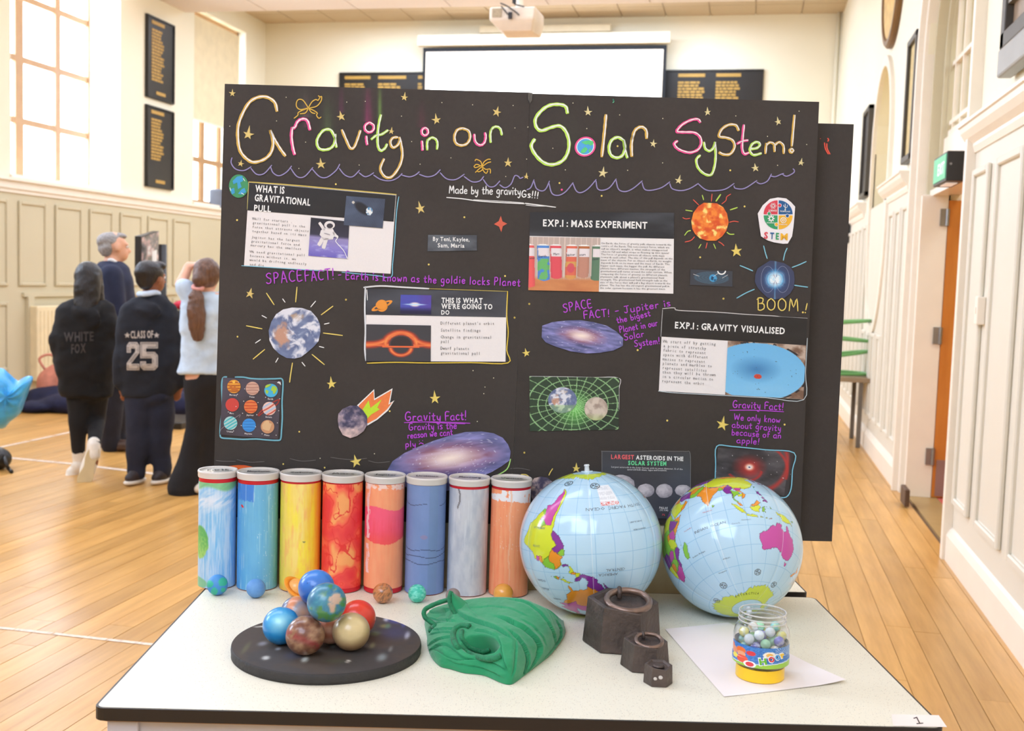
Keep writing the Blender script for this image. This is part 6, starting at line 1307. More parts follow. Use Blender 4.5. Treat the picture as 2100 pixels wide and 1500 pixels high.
for x, y, c, r in ((708, 190, 0, 19), (578, 292, 2, 19), (802, 318, 1, 19), (668, 424, 3, 19)): i.disc(*f_(x, y), (r+6)/6., (244, 240, 242), dz=.0004, n=16); i.disc(*f_(x, y), r/6., cols4[c], dz=.0008, n=16)
for k in range(3): i.stroke([(f_(627, 196)[0]+6.2*cos(t)*cos(k*pi/3)-2.4*sin(t)*sin(k*pi/3), f_(627, 196)[1]+6.2*cos(t)*sin(k*pi/3)+2.4*sin(t)*cos(k*pi/3)) for t in np.linspace(0, 2*pi, 13)[:-1]], .7, WHT, closed=True, k=2, dz=.0008)
i.stroke(tr(f_, '776,250 776,170'), 1.2, WHT, dz=.0008); i.stroke(tr(f_, '776,215 758,200 758,185'), 1, WHT, dz=.0008); i.stroke(tr(f_, '776,225 800,208 800,185'), 1, WHT, dz=.0008); i.disc(*f_(776, 245), 1.6, WHT, n=8, dz=.0008)
gx, gy = f_(603, 352)
i.disc(gx, gy, 5.0, WHT, n=18, dz=.0008); [i.disc(gx+6*cos(t), gy+6*sin(t), 1.3, WHT, n=6, dz=.0008) for t in np.linspace(0, 2*pi, 9)[:-1]]; i.disc(gx, gy, 2.6, cols4[2], n=12, dz=.0012)
gx, gy = f_(753, 372); i.disc(gx, gy, 6.2, WHT, n=18, dz=.0008); i.disc(gx, gy, 4.6, cols4[3], n=18, dz=.0012); i.disc(gx, gy, 2.8, WHT, n=12, dz=.0016); i.disc(gx, gy, 1.4, cols4[3], n=10, dz=.002)
i.text('SCIENCE', f_(570, 264), f_(672, 266), 3.6, WHT, .03, dz=.0012); i.text('TECHNOLOGY', f_(710, 270), f_(838, 276), 3.0, WHT, .03, dz=.0012, res=1); i.text('ENGINEERING', f_(548, 410), f_(648, 412), 2.2, WHT, .03, dz=.0012, res=1); i.text('MATHEMATICS', f_(688, 430), f_(800, 434), 2.4, WHT, .03, dz=.0012, res=1)
for s_, x0, x1, y, c in (('S', 514, 572, 596, 0), ('T', 588, 645, 602, 1), ('E', 658, 705, 606, 2), ('M', 718, 818, 612, 3)): i.text(s_, f_(x0, y), f_(x1, y+3), 13.4, cols4[c], .03, dz=.0008)
i.build('badge_print', RB)
# neutron star picture
h_ = lambda x, y: (1480+x/6., 390+y/6.); cx, cy = h_(655, 1100)
cutout('pulsar_photo', tr(h_, '440,965 590,868 640,872 760,898 840,945 885,1010 895,1100 885,1200 840,1275 760,1335 650,1345 560,1325 500,1270 440,1205 405,1130 412,1040'), lambda x, y: (lambda X, Y: mixc(mixc(mixc(mixc(K(58, 66, 98), K(50, 90, 150), np.clip(1.1-np.hypot(X, Y)/32, 0, 1)), K(120, 190, 235), np.clip(1-abs(X+Y*.02)/1.6, 0, 1)*.55), K(90, 190, 245), np.clip(2.1-np.hypot(X, Y)/11*(1+.12*(vnoise(np.arctan2(Y, X)*6, X*0)-.5)), 0, 1)), K(240, 250, 255), np.clip(1.9-np.hypot(X, Y)/9.5, 0, 1)-.35*np.clip((fbm(X*.35, Y*.35)-.5)*4, 0, 1)*(np.hypot(X, Y) < 11)))(x-cx, y-cy), RB, nr=44, k=3, ctr=(cx, cy))
i = Ink(off=.0024)
for sx, s0 in ((-1, 1.), (1, 1.)):
    for r_ in (1., .66, .42): i.stroke([(cx+sx*(15*r_-14*r_*cos(t))*(1.0), cy-27*r_*sin(t)*(1 if r_ == 1 else .8)) for t in np.linspace(.25, 2*pi-.25, 14)], .6, (150, 160, 190), k=2)
i.build('field_lines', RB)
for P in ('515,688 535,770 558,842', '803,716 775,780 757,864', '225,930 300,960 380,995', '1038,880 950,920 865,952', '400,1222 300,1265 185,1330', '895,1172 980,1185 1056,1195'): Ink().stroke(tr(h_, P), 2.2, (130, 196, 216)).build('drawn_ray', RB, M_marker, label='pale blue ray')
# small orbit picture
op = quad_print('orbit_photo', [b_(1068, 1118), b_(1326, 1130), b_(1325, 1225), b_(1064, 1214)], lambda u, v: mixc(mixc(K(58, 62, 72), K(66, 92, 112), (np.hypot((u-.5)/.42, (v-.48)/.40) < 1)*(.6+.4*(np.abs((np.hypot((u-.5)/.42, (v-.48)/.40)*5) % 1-.5) < .25))), K(70, 160, 210), (np.hypot((u-.54)/.09, (v-.5)/.25) < 1)*1.), RB, 70, 40, .0014)
i = Ink(off=.0022); i.stroke([b_(1258+24*cos(t), 1126+22*sin(t)) for t in np.linspace(.15, pi-.2, 8)], 2.6, WHT); i.stroke(tr(b_, '1085,1148 1120,1160'), .9, WHT, smooth=False); i.stroke(tr(b_, '1200,1168 1240,1140'), .8, WHT, smooth=False); i.stroke(tr(b_, '1262,1172 1296,1152'), .8, WHT, smooth=False); i.poly(tr(b_, '1196,1160 1210,1165 1205,1185 1192,1180'), (20, 70, 110), dz=.0003); i.poly(tr(b_, '1212,1178 1224,1180 1215,1196'), (20, 70, 110), dz=.0003); i.build('orbit_labels', op)
# galaxy two
g3 = d_(410, 285); cutout('galaxy_photo', tr(d_, '178,226 240,204 320,195 400,193 480,204 560,225 620,262 657,300 655,345 600,372 520,386 440,390 350,378 260,350 200,325 175,295'), galaxy_fn(*g3, 62, 22, .16, 3), RB, nr=46, k=3, ctr=g3)
# spacetime grid picture
def grid_fn(u, v):
    X = (u-.50)*1.75; Y = (v-.52)*1.; r = np.hypot(X*.85, Y*1.25); c = mixc(K(44, 66, 48), K(120, 210, 100), np.clip(1-np.hypot(X-.02, Y-.08)/.42, 0, 1)); c = mixc(c, K(30, 44, 36), np.clip((u-.7)*2+(v-.6), 0, .6))
    t = np.arctan2(Y*1.25, X*.85); ln = np.minimum(np.abs((np.log(r+.05)*4.4+.15*np.cos(t)) % 1-.5), 9); rad = np.abs((t/(2*pi)*26+.3*r) % 1-.5)
    m_ = ((ln > .44)*1.+(rad > .5-.028/np.clip(r, .12, 2))*1.); c = mixc(c, K(176, 226, 160), np.clip(m_, 0, 1)*.75); return c
gp = quad_print('gravity_grid_photo', [d_(103, 526), d_(634, 533), d_(630, 840), d_(106, 850)], grid_fn, RB, 185, 112, .0014)
cx, cy = d_(298, 666); cutout('earth_picture', ell(cx, cy, 29.5, 26.5), lambda x, y: mixc(earth_fn(cx, cy, 28, 4)(x, y), K(150, 200, 110), ((y-cy) > 10)*.45), gp, nr=26, k=3, off=.0024)
mx_, my_ = d_(497, 717); cutout('moon_picture', ell(mx_, my_, 24, 24), lambda x, y: mixc(mixc(K(214, 200, 186), K(168, 150, 138), np.clip((fbm(x*.09, y*.09)-.45)*4, 0, 1)), K(176, 206, 120), np.clip((y-my_-8)/26, 0, .6)), gp, nr=20, k=3, off=.0024)
i = Ink(off=.0013); i.stroke(Dq('104,526 300,528 480,532 632,535 633,600 632,720'), 1.2, (230, 230, 230)); i.build('pen_border', RB, M_marker)
# slide: gravity visualised
S = [d_(892, 132), d_(1744, 182), d_(1722, 662), d_(868, 612)]
sl = quad_print('printed_slide', S, lambda u, v: np.ones(u.shape+(3,))*K(238, 234, 234), RB, 8, 6, .0012)
hdr('header_band', [d_(892, 132), d_(1744, 182), d_(1738, 342), d_(882, 290)], sl, (28, 26, 26), (46, 44, 46), seed=12)
i = Ink(off=.0024); i.text('EXP.1 : GRAVITY VISUALISED', d_(962, 240), d_(1616, 276), 13.4, WHT, .03); i.build('heading_text', sl)
i = Ink(off=.0024)
for k, (s_, x1) in enumerate((('We start off by getting', 1205), ('a piece of stretchy', 1148), ('fabric to represent', 1146), ('space with different', 1158), ('masses to represent', 1142), ('planets and marbles to', 1182), ('represent satellites', 1152), ('then they will be thrown', 1206), ('in a circular motion to', 1190), ('represent the orbit', 1136))): i.text(s_, d_(894-k*1.0, 326+k*26), d_(x1, 343+k*26), 6.4, (104, 100, 102), 0, 1, 1)
i.build('body_text', sl)
def fabric(u, v):
    n_ = fbm(u*9, v*9, 4); bgc = mixc(K(120, 90, 72), K(196, 176, 160), np.clip(n_*3-1, 0, 1)); X = (u-.40)/.62; Y = (v-.54)/.53
    r = np.hypot(X, Y); c = mixc(K(112, 186, 236), K(130, 200, 244), v); pit = np.clip(1-np.hypot((u-.38)/.34, (v-.50)/.26), 0, 1); c = mixc(c, K(62, 128, 186), pit*.95); c = mixc(c, K(146, 206, 246), np.clip(1-np.hypot((u-.5)/.5, (v-.85)/.12), 0, 1)*.4)
    c = mixc(c, K(206, 70, 52), (np.hypot((u-.405)/.05, (v-.63)/.045) < 1)*1.); c = mixc(c, bgc, (r > 1)*1.); c = mixc(c, K(40, 36, 40), (np.abs(r-1.03) < .025)*(vnoise(np.arctan2(Y, X)*8, X*0) > .55)*1.); c = mixc(c, K(70, 60, 66), (vnoise(u*55, v*45) > .965)*(r < .8)*1.)
    return c
quad_print('photo', [d_(1276, 314), d_(1738, 342), d_(1722, 660), d_(1260, 634)], fabric, sl, 160, 105, .0022)
i = Ink(off=.0016); i.stroke(Dq('890,125 960,120 985,135 1200,145 1400,160 1550,168 1600,175 1745,182'), 1.6, (210, 206, 204)); i.stroke(Dq('866,612 950,622 1200,636 1500,652 1724,664 1735,500 1746,300'), 1.5, (196, 208, 214)); i.stroke(Dq('890,132 880,290'), 1.2, (190, 190, 190)); i.build('pen_border', RB, M_marker)
# asteroid infographic
k_ = lambda x, y: (1220+x/9.375, 910+y/9.375)
inf_ = quad_print('asteroid_chart', [k_(140, 145), k_(1830, 165), (k_(1830, 1450)), k_(120, 1430)], lambda u, v: mixc(K(58, 58, 62), K(76, 80, 90), np.clip(fbm(u*2.2, v*2.4+2)*1.6-.3, 0, 1)), RB, 30, 24, .0014)
i = Ink(off=.0024); i.text('LARGEST', k_(308, 290), k_(758, 300), 8.8, (236, 104, 108), .04); i.text('ASTEROIDS IN THE', k_(785, 302), k_(1706, 332), 8.6, WHT, .04); i.text('SOLAR SYSTEM', k_(636, 408), k_(1380, 422), 8.6, (110, 226, 160), .04)
i.build('heading_text', inf_); i = Ink(off=.0024); i.text('Largest asteroids in the Solar System with its mean diameter, % of the', k_(315, 460), k_(1688, 505), 3.4, (220, 220, 222), .015, 0, 1); i.text('asteroid belt mass, type and location.', k_(620, 510), k_(1385, 530), 3.2, (230, 230, 232), .02, 0, 1)
i.build('caption_text', inf_); i = Ink(off=.0024); i.text('PALLAS', k_(1236, 1248), k_(1400, 1256), 4.2, WHT, .04); i.text('(512 KM)', k_(1242, 1290), k_(1410, 1298), 3.4, (220, 220, 222), .01, 0, 1); i.text('7%', k_(1285, 1385), k_(1350, 1388), 4, (226, 96, 100), .02); i.build('name_text', inf_)
for x, y, rx_, ry_ in ((470, 800, 300, 200), (975, 900, 165, 128), (1332, 910, 162, 136), (1690, 900, 155, 110)):
    cx, cy = k_(x, y); r_ = (rx_/9.375, ry_/9.375)
    cutout('asteroid_picture', ell(cx, cy, *r_, jit=.03, seed=x), (lambda cx, cy, r_: lambda X, Y: mixc(K(214, 208, 212), K(126, 122, 132), np.clip(np.hypot((X-cx)/r_[0]+.2, (Y-cy)/r_[1]+.25)*.7-.2+(fbm(X*.25, Y*.25)-.5)*.7, 0, 1)))(cx, cy, r_), inf_, nr=14, k=2.5, off=.0022)
i = Ink(off=.0015); i.stroke([k_(135, 560), k_(135, 180), k_(160, 148), k_(600, 155), k_(1200, 140), k_(1500, 150), k_(1740, 152), k_(1830, 200), k_(1836, 700), k_(1836, 1100)], 1.2, (120, 120, 122)); i.build('cut_edge', RB, M_marker)
# red swirl picture
def swirl(u, v):
    X = (u-.44)*1.6; Y = (v-.42)*1.; n_ = fbm(u*4, v*5, 5); c = mixc(K(52, 48, 52), K(96, 94, 98), np.clip(n_*2.2-.7, 0, 1)*(u < .95)); r = np.hypot(X, Y*1.2); t = np.arctan2(Y*1.2, X)
    c = mixc(c, K(206, 44, 40), np.clip(1.1-r/.36, 0, 1)*(.7+.6*n_)); sp_ = np.abs(r-(.28+.09*((t-.3) % (2*pi)))); c = mixc(c, K(200, 46, 44), np.clip(1-sp_/.05, 0, 1)*.85*(t > -1.6)*(t < 2.6)); c = mixc(c, K(190, 50, 46), np.clip(1-np.abs(np.hypot((u-.62)/.32, (v-.3)/.62)-1)/.14, 0, 1)*(u > .7)*.9)
    c = mixc(c, K(255, 190, 150), np.clip(1.25-r/.11, 0, 1)); c = mixc(c, K(250, 240, 235), np.clip(1.5-r/.065, 0, 1)); c = mixc(c, K(80, 84, 130), (r < .022)*1.); c = mixc(c, K(230, 230, 230), (vnoise(u*70, v*50) > .975)*1.); return c
quad_print('black_hole_photo', [d_(1218, 948), d_(1665, 975), d_(1630, 1236), d_(1198, 1180)], swirl, RB, 150, 90, .0014)
i = Ink(off=.0015); i.stroke(Dq('1200,1180 1204,1050 1210,940 1300,940 1500,960 1668,978 1658,1080 1650,1190 1620,1240 1560,1238'), 2.2, CYAN); i.build('pen_border', RB, M_marker)
cx, cy = d_(175, 1185); cutout('asteroid_photo', tr(d_, '112,1160 130,1128 170,1118 210,1125 240,1150 280,1220 250,1270 180,1290 120,1260 108,1210'), lambda x, y: mixc(K(70, 66, 90), K(200, 176, 166), np.clip(fbm(x*.10, y*.10, 6)*3.4-1.3, 0, 1)), RB, nr=24, k=3, off=.002)
i = Ink(off=.0014); i.stroke(Dq('55,1106 85,1108 108,1128'), 2, YEL); i.stroke(Dq('240,1072 228,1090 218,1110'), 2, YEL); i.build('gold_ticks', RB, M_marker)
# ================================================================ CANS
ZT = .7501
M_lid = cmat('milky_plastic_lid', 222, 215, 208, rough=.22, vary=.02)
M_lidtop = cmat('translucent_lid_top', 186, 184, 176, rough=.18, vary=.10, vscale=25)
M_red = cmat('red_can_rim', 206, 28, 44, rough=.35)
def can_cyl(name, p, r, h0, h1, fn, parent, na=200, nh=150):
    """painted paper sleeve; fn(a, t): a in -1..1 across the side that faces the camera, t 0 top .. 1 bottom"""
    d = unit(np.array([p[0], p[1], 0])); rt = np.array([d[1], -d[0], 0])
    th, t = np.meshgrid(np.linspace(-pi, pi, na+1)[:-1], np.linspace(0, 1, nh+1)); X = np.sin(th); fr = np.cos(th)
    col = fn(th/(pi/2), t)
    V = (p[None, None]+rt*(X*r)[..., None]-d*(fr*r)[..., None]+ez*(h1+(h0-h1)*t)[..., None]).reshape(-1, 3)
    F = [(j*na+i, (j+1)*na+i, (j+1)*na+(i+1) % na, j*na+(i+1) % na) for j in range(nh) for i in range(na)]
    return mk(name, V, F, mat('coloured_paper_sleeve', (1, 1, 1), rough=.42, attr=True, vary=.02, vscale=60, bump=.04, bscale=90), parent, True, s2l(np.clip(col, 0, 255).reshape(-1, 3)))
def cs(a, t, n1=3., n2=26., o=0): return fbm(a*n2+o, t*n1+o, 4)       # vertical strokes
WT = K(244, 242, 244)
def f_earth(a, t):
    s_ = cs(a, t*2, 3, 24, 1); s2_ = fbm(a*3+9, t*40+a*6, 4); c = mixc(K(190, 220, 246), K(116, 188, 238), np.clip((s_-.35)*2.2, 0, 1)); up_ = np.clip(1-abs(t-.17)/.15, 0, 1); c = mixc(c, mixc(K(226, 236, 250), K(126, 192, 238), np.clip((s2_-.35)*2.6, 0, 1)), up_)
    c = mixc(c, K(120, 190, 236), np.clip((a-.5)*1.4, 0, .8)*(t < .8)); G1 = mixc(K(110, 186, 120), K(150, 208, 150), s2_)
    m_ = np.clip((.07+.02*np.sin(a*5)-t)*40, 0, 1); c = mixc(c, G1, m_*.9*(a > -.85)); e = np.hypot((a+.70+.0)/.42, (t-.57)/.17)+(fbm(a*9, t*20)-.5)*.2; c = mixc(c, mixc(K(96, 180, 96), K(176, 220, 110), np.clip((t-.5)*4+fbm(a*20, t*50)-.5, 0, 1)), np.clip((1-e)*9, 0, 1)*.95)
    e = np.hypot((a+.8)/.5, (t-.96)/.06); c = mixc(c, K(126, 196, 140), np.clip((1-e)*6, 0, 1)*.8); return c
def f_nept(a, t):
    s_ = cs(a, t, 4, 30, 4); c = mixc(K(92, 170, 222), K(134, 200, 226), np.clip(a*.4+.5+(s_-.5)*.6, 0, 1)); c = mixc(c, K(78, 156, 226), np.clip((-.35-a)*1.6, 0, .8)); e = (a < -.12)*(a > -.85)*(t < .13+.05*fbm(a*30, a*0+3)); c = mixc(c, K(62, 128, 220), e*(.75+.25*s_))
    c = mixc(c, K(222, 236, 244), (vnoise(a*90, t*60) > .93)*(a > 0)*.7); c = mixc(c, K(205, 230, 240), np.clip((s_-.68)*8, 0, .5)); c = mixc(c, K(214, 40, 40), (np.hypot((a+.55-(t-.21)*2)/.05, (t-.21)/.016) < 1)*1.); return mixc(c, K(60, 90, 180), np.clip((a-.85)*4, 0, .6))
def f_sat(a, t):
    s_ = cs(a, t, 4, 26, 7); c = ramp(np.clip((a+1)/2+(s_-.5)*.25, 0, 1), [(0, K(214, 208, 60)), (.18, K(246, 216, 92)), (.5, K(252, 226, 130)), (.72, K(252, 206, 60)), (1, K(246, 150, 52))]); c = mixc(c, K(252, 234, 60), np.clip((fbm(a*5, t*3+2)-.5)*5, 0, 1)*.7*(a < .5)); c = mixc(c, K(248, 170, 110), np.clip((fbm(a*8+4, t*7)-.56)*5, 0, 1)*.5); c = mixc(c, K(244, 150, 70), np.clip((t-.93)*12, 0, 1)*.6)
    return mixc(c, K(150, 150, 90), (np.hypot((a-.12)/.05, (t-.535)/.006) < 1)*1.)
def f_mars(a, t):
    n_ = fbm(a*1.6+3, t*4.2+2, 3); c = ramp(n_, [(.0, K(252, 176, 106)), (.40, K(252, 166, 100)), (.455, K(250, 130, 84)), (.50, K(252, 108, 84)), (.545, K(236, 66, 56)), (.56, K(244, 84, 72)), (.68, K(236, 60, 66)), (1, K(232, 58, 70))]); n2 = fbm(a*2.4+11, t*5+7, 3); c = mixc(c, K(232, 50, 50), (np.abs(n2-.52) < .018)*.8)
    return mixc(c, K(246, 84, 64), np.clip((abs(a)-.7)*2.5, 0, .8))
def f_jup(a, t):
    s_ = cs(a, t, 5, 14, 9); c = mixc(K(252, 172, 126), K(252, 152, 110), s_); b = (t > .225+.02*np.sin(a*4)+.01*s_)*(t < .535+.03*np.cos(a*3)+.015*s_); c = mixc(c, mixc(K(252, 96, 126), K(246, 76, 96), np.clip((t-.3)*3+s_-.5, 0, 1)), b*1.); c = mixc(c, K(248, 90, 80), (b*np.clip((t-.44)*9, 0, 1))*.6)
    wh = (np.abs(a+.62-.03*np.sin(t*30)) < .075)*(t > .0)*(fbm(a*20, t*14+3) > .36)*(t < .86)*(np.abs(t-.55) > .03); c = mixc(c, K(250, 216, 216), wh*.9); c = mixc(c, K(250, 226, 222), ((t < .035+.03*fbm(a*9, t*0))*(fbm(a*12, t*40) > .45))*.8); return c
def f_ura(a, t):
    c = mixc(K(132, 156, 206), K(116, 142, 190), np.clip(fbm(a*2, t*2)*1.5-.3+(a > .1)*.3, 0, 1)); c = mixc(c, K(116, 146, 180), ((a > .12)&(a < .42))*.35)
    for y0, am in ((.16, .012), (.575, .008), (.635, .008), (.695, .008)):
        ln = np.abs(t-(y0+am*np.sin(a*6+y0*30)+.02*(1-a*a))) < .0032; c = mixc(c, K(52, 60, 92), ln*(1. if y0 > .3 else (np.abs(a-.25) > .22)*1.)*.85)
    return mixc(c, K(190, 130, 150), (np.hypot((a+.05)/.12, (t-.47)/.02) < 1)*.35)
def f_mer(a, t):
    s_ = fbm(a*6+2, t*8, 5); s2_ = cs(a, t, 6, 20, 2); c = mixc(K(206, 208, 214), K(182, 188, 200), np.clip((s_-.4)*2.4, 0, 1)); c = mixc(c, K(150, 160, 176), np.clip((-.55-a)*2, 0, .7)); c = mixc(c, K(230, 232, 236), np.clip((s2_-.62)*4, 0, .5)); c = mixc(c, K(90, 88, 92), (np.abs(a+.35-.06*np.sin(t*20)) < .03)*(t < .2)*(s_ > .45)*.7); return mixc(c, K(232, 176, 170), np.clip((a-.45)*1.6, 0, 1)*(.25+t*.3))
def f_ven(a, t):
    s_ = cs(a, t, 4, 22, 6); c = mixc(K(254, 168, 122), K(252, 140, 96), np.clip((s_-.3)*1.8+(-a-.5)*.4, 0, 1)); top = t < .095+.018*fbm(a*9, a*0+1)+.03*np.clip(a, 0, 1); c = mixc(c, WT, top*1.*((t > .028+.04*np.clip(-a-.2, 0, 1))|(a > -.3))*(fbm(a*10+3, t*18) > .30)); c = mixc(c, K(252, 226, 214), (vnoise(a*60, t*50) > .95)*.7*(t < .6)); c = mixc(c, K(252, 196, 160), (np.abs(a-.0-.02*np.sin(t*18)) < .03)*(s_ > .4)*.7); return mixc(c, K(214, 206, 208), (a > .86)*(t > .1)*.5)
CANS = [('Earth', 409, 488, 957, 1203, f_earth, 'white and blue crayoned can with green patches', .012, 0), ('Neptune', 488, 574, 962, 1209, f_nept, 'sky blue painted can with a small red tear', .012, 0), ('Saturn', 575, 661, 964, 1212, f_sat, 'bright yellow painted can shading to orange', .006, 0),
        ('Mars', 660, 746, 968, 1217, f_mars, 'orange can covered in red blotches', .004, .006), ('Jupiter', 747, 831, 969, 1217, f_jup, 'peach can with a broad pink-red band', .001, .007), ('Uranus', 831, 916, 971, 1222, f_ura, 'plain slate blue can with thin dark lines', 0, 0),
        ('Mercury', 917, 1003, 975, 1226, f_mer, 'silver-painted can between the slate blue and the peach-orange cans', .008, 0), ('Venus', 1003, 1088, 977, 1226, f_ven, 'peach-orange can with a bare white strip under the lid', .008, 0)]
CH_ = .228
for nm, x0, x1, yt, yb, fn, lab, rt_, rb_ in CANS:
    xm = (x0+x1)/2-4.; q = onz(xm, yb-.5, ZT); d = unit(np.array([q[0], q[1], 0])); 
    R_ = (x1-x0)*.478/FPX*np.dot(CM[2], q-CO); p = q+d*R_
    pb_ = np.dot(p-TO, ey); p = p-d*max(0, pb_+R_*1.07-(PB-.004))/np.dot(d, ey)
    # keep the can inside the front table edge region just before the sheets
    t = thing('painted_can', lab+', with a clear plastic lid', 'can', p, 'row of painted planet cans')
    MB().lathe(p, [(0, .001), (R_*.96, .001), (R_*.985, .002), (R_*.985, CH_-.012), (R_*.97, CH_-.012)], 48).build('red_can_body', M_red, t, smooth=.6)
    can_cyl('painted_sleeve', p, R_, (.002 if not rb_ else .004+rb_), CH_-.013-rt_*.6, fn, t)
    prof = [(R_*.90, CH_-.0125), (R_*1.03, CH_-.0125), (R_*1.045, CH_-.010), (R_*1.045, CH_-.0045), (R_*1.06, CH_-.003), (R_*1.06, CH_-.0005), (R_*1.02, CH_+.001), (R_*.97, CH_+.0005), (R_*.955, CH_-.0025), (R_*.93, CH_-.0024)]
    lid = MB().lathe(p, prof, 56).build('plastic_lid', M_lid, t, smooth=.8)
    MB().lathe(p, [(R_*.94, CH_-.0024), (R_*.5, CH_-.0020), (0, CH_-.0018)], 40).build('lid_window', M_lidtop, lid, smooth=True)
    # name written on the lid
    rt = np.array([d[1], -d[0], 0]); ik = Ink(); handw(ik, nm, (-.55*R_, 0.0), (.55*R_, .08*R_), .38*R_, (40, 40, 44), .0016)
    mk('handwritten_name', [p+rt*a-d*b+ez*(CH_-.0012) for a, b in ik.v], ik.f, M_marker, lid, False, None, np.array(ik.c))
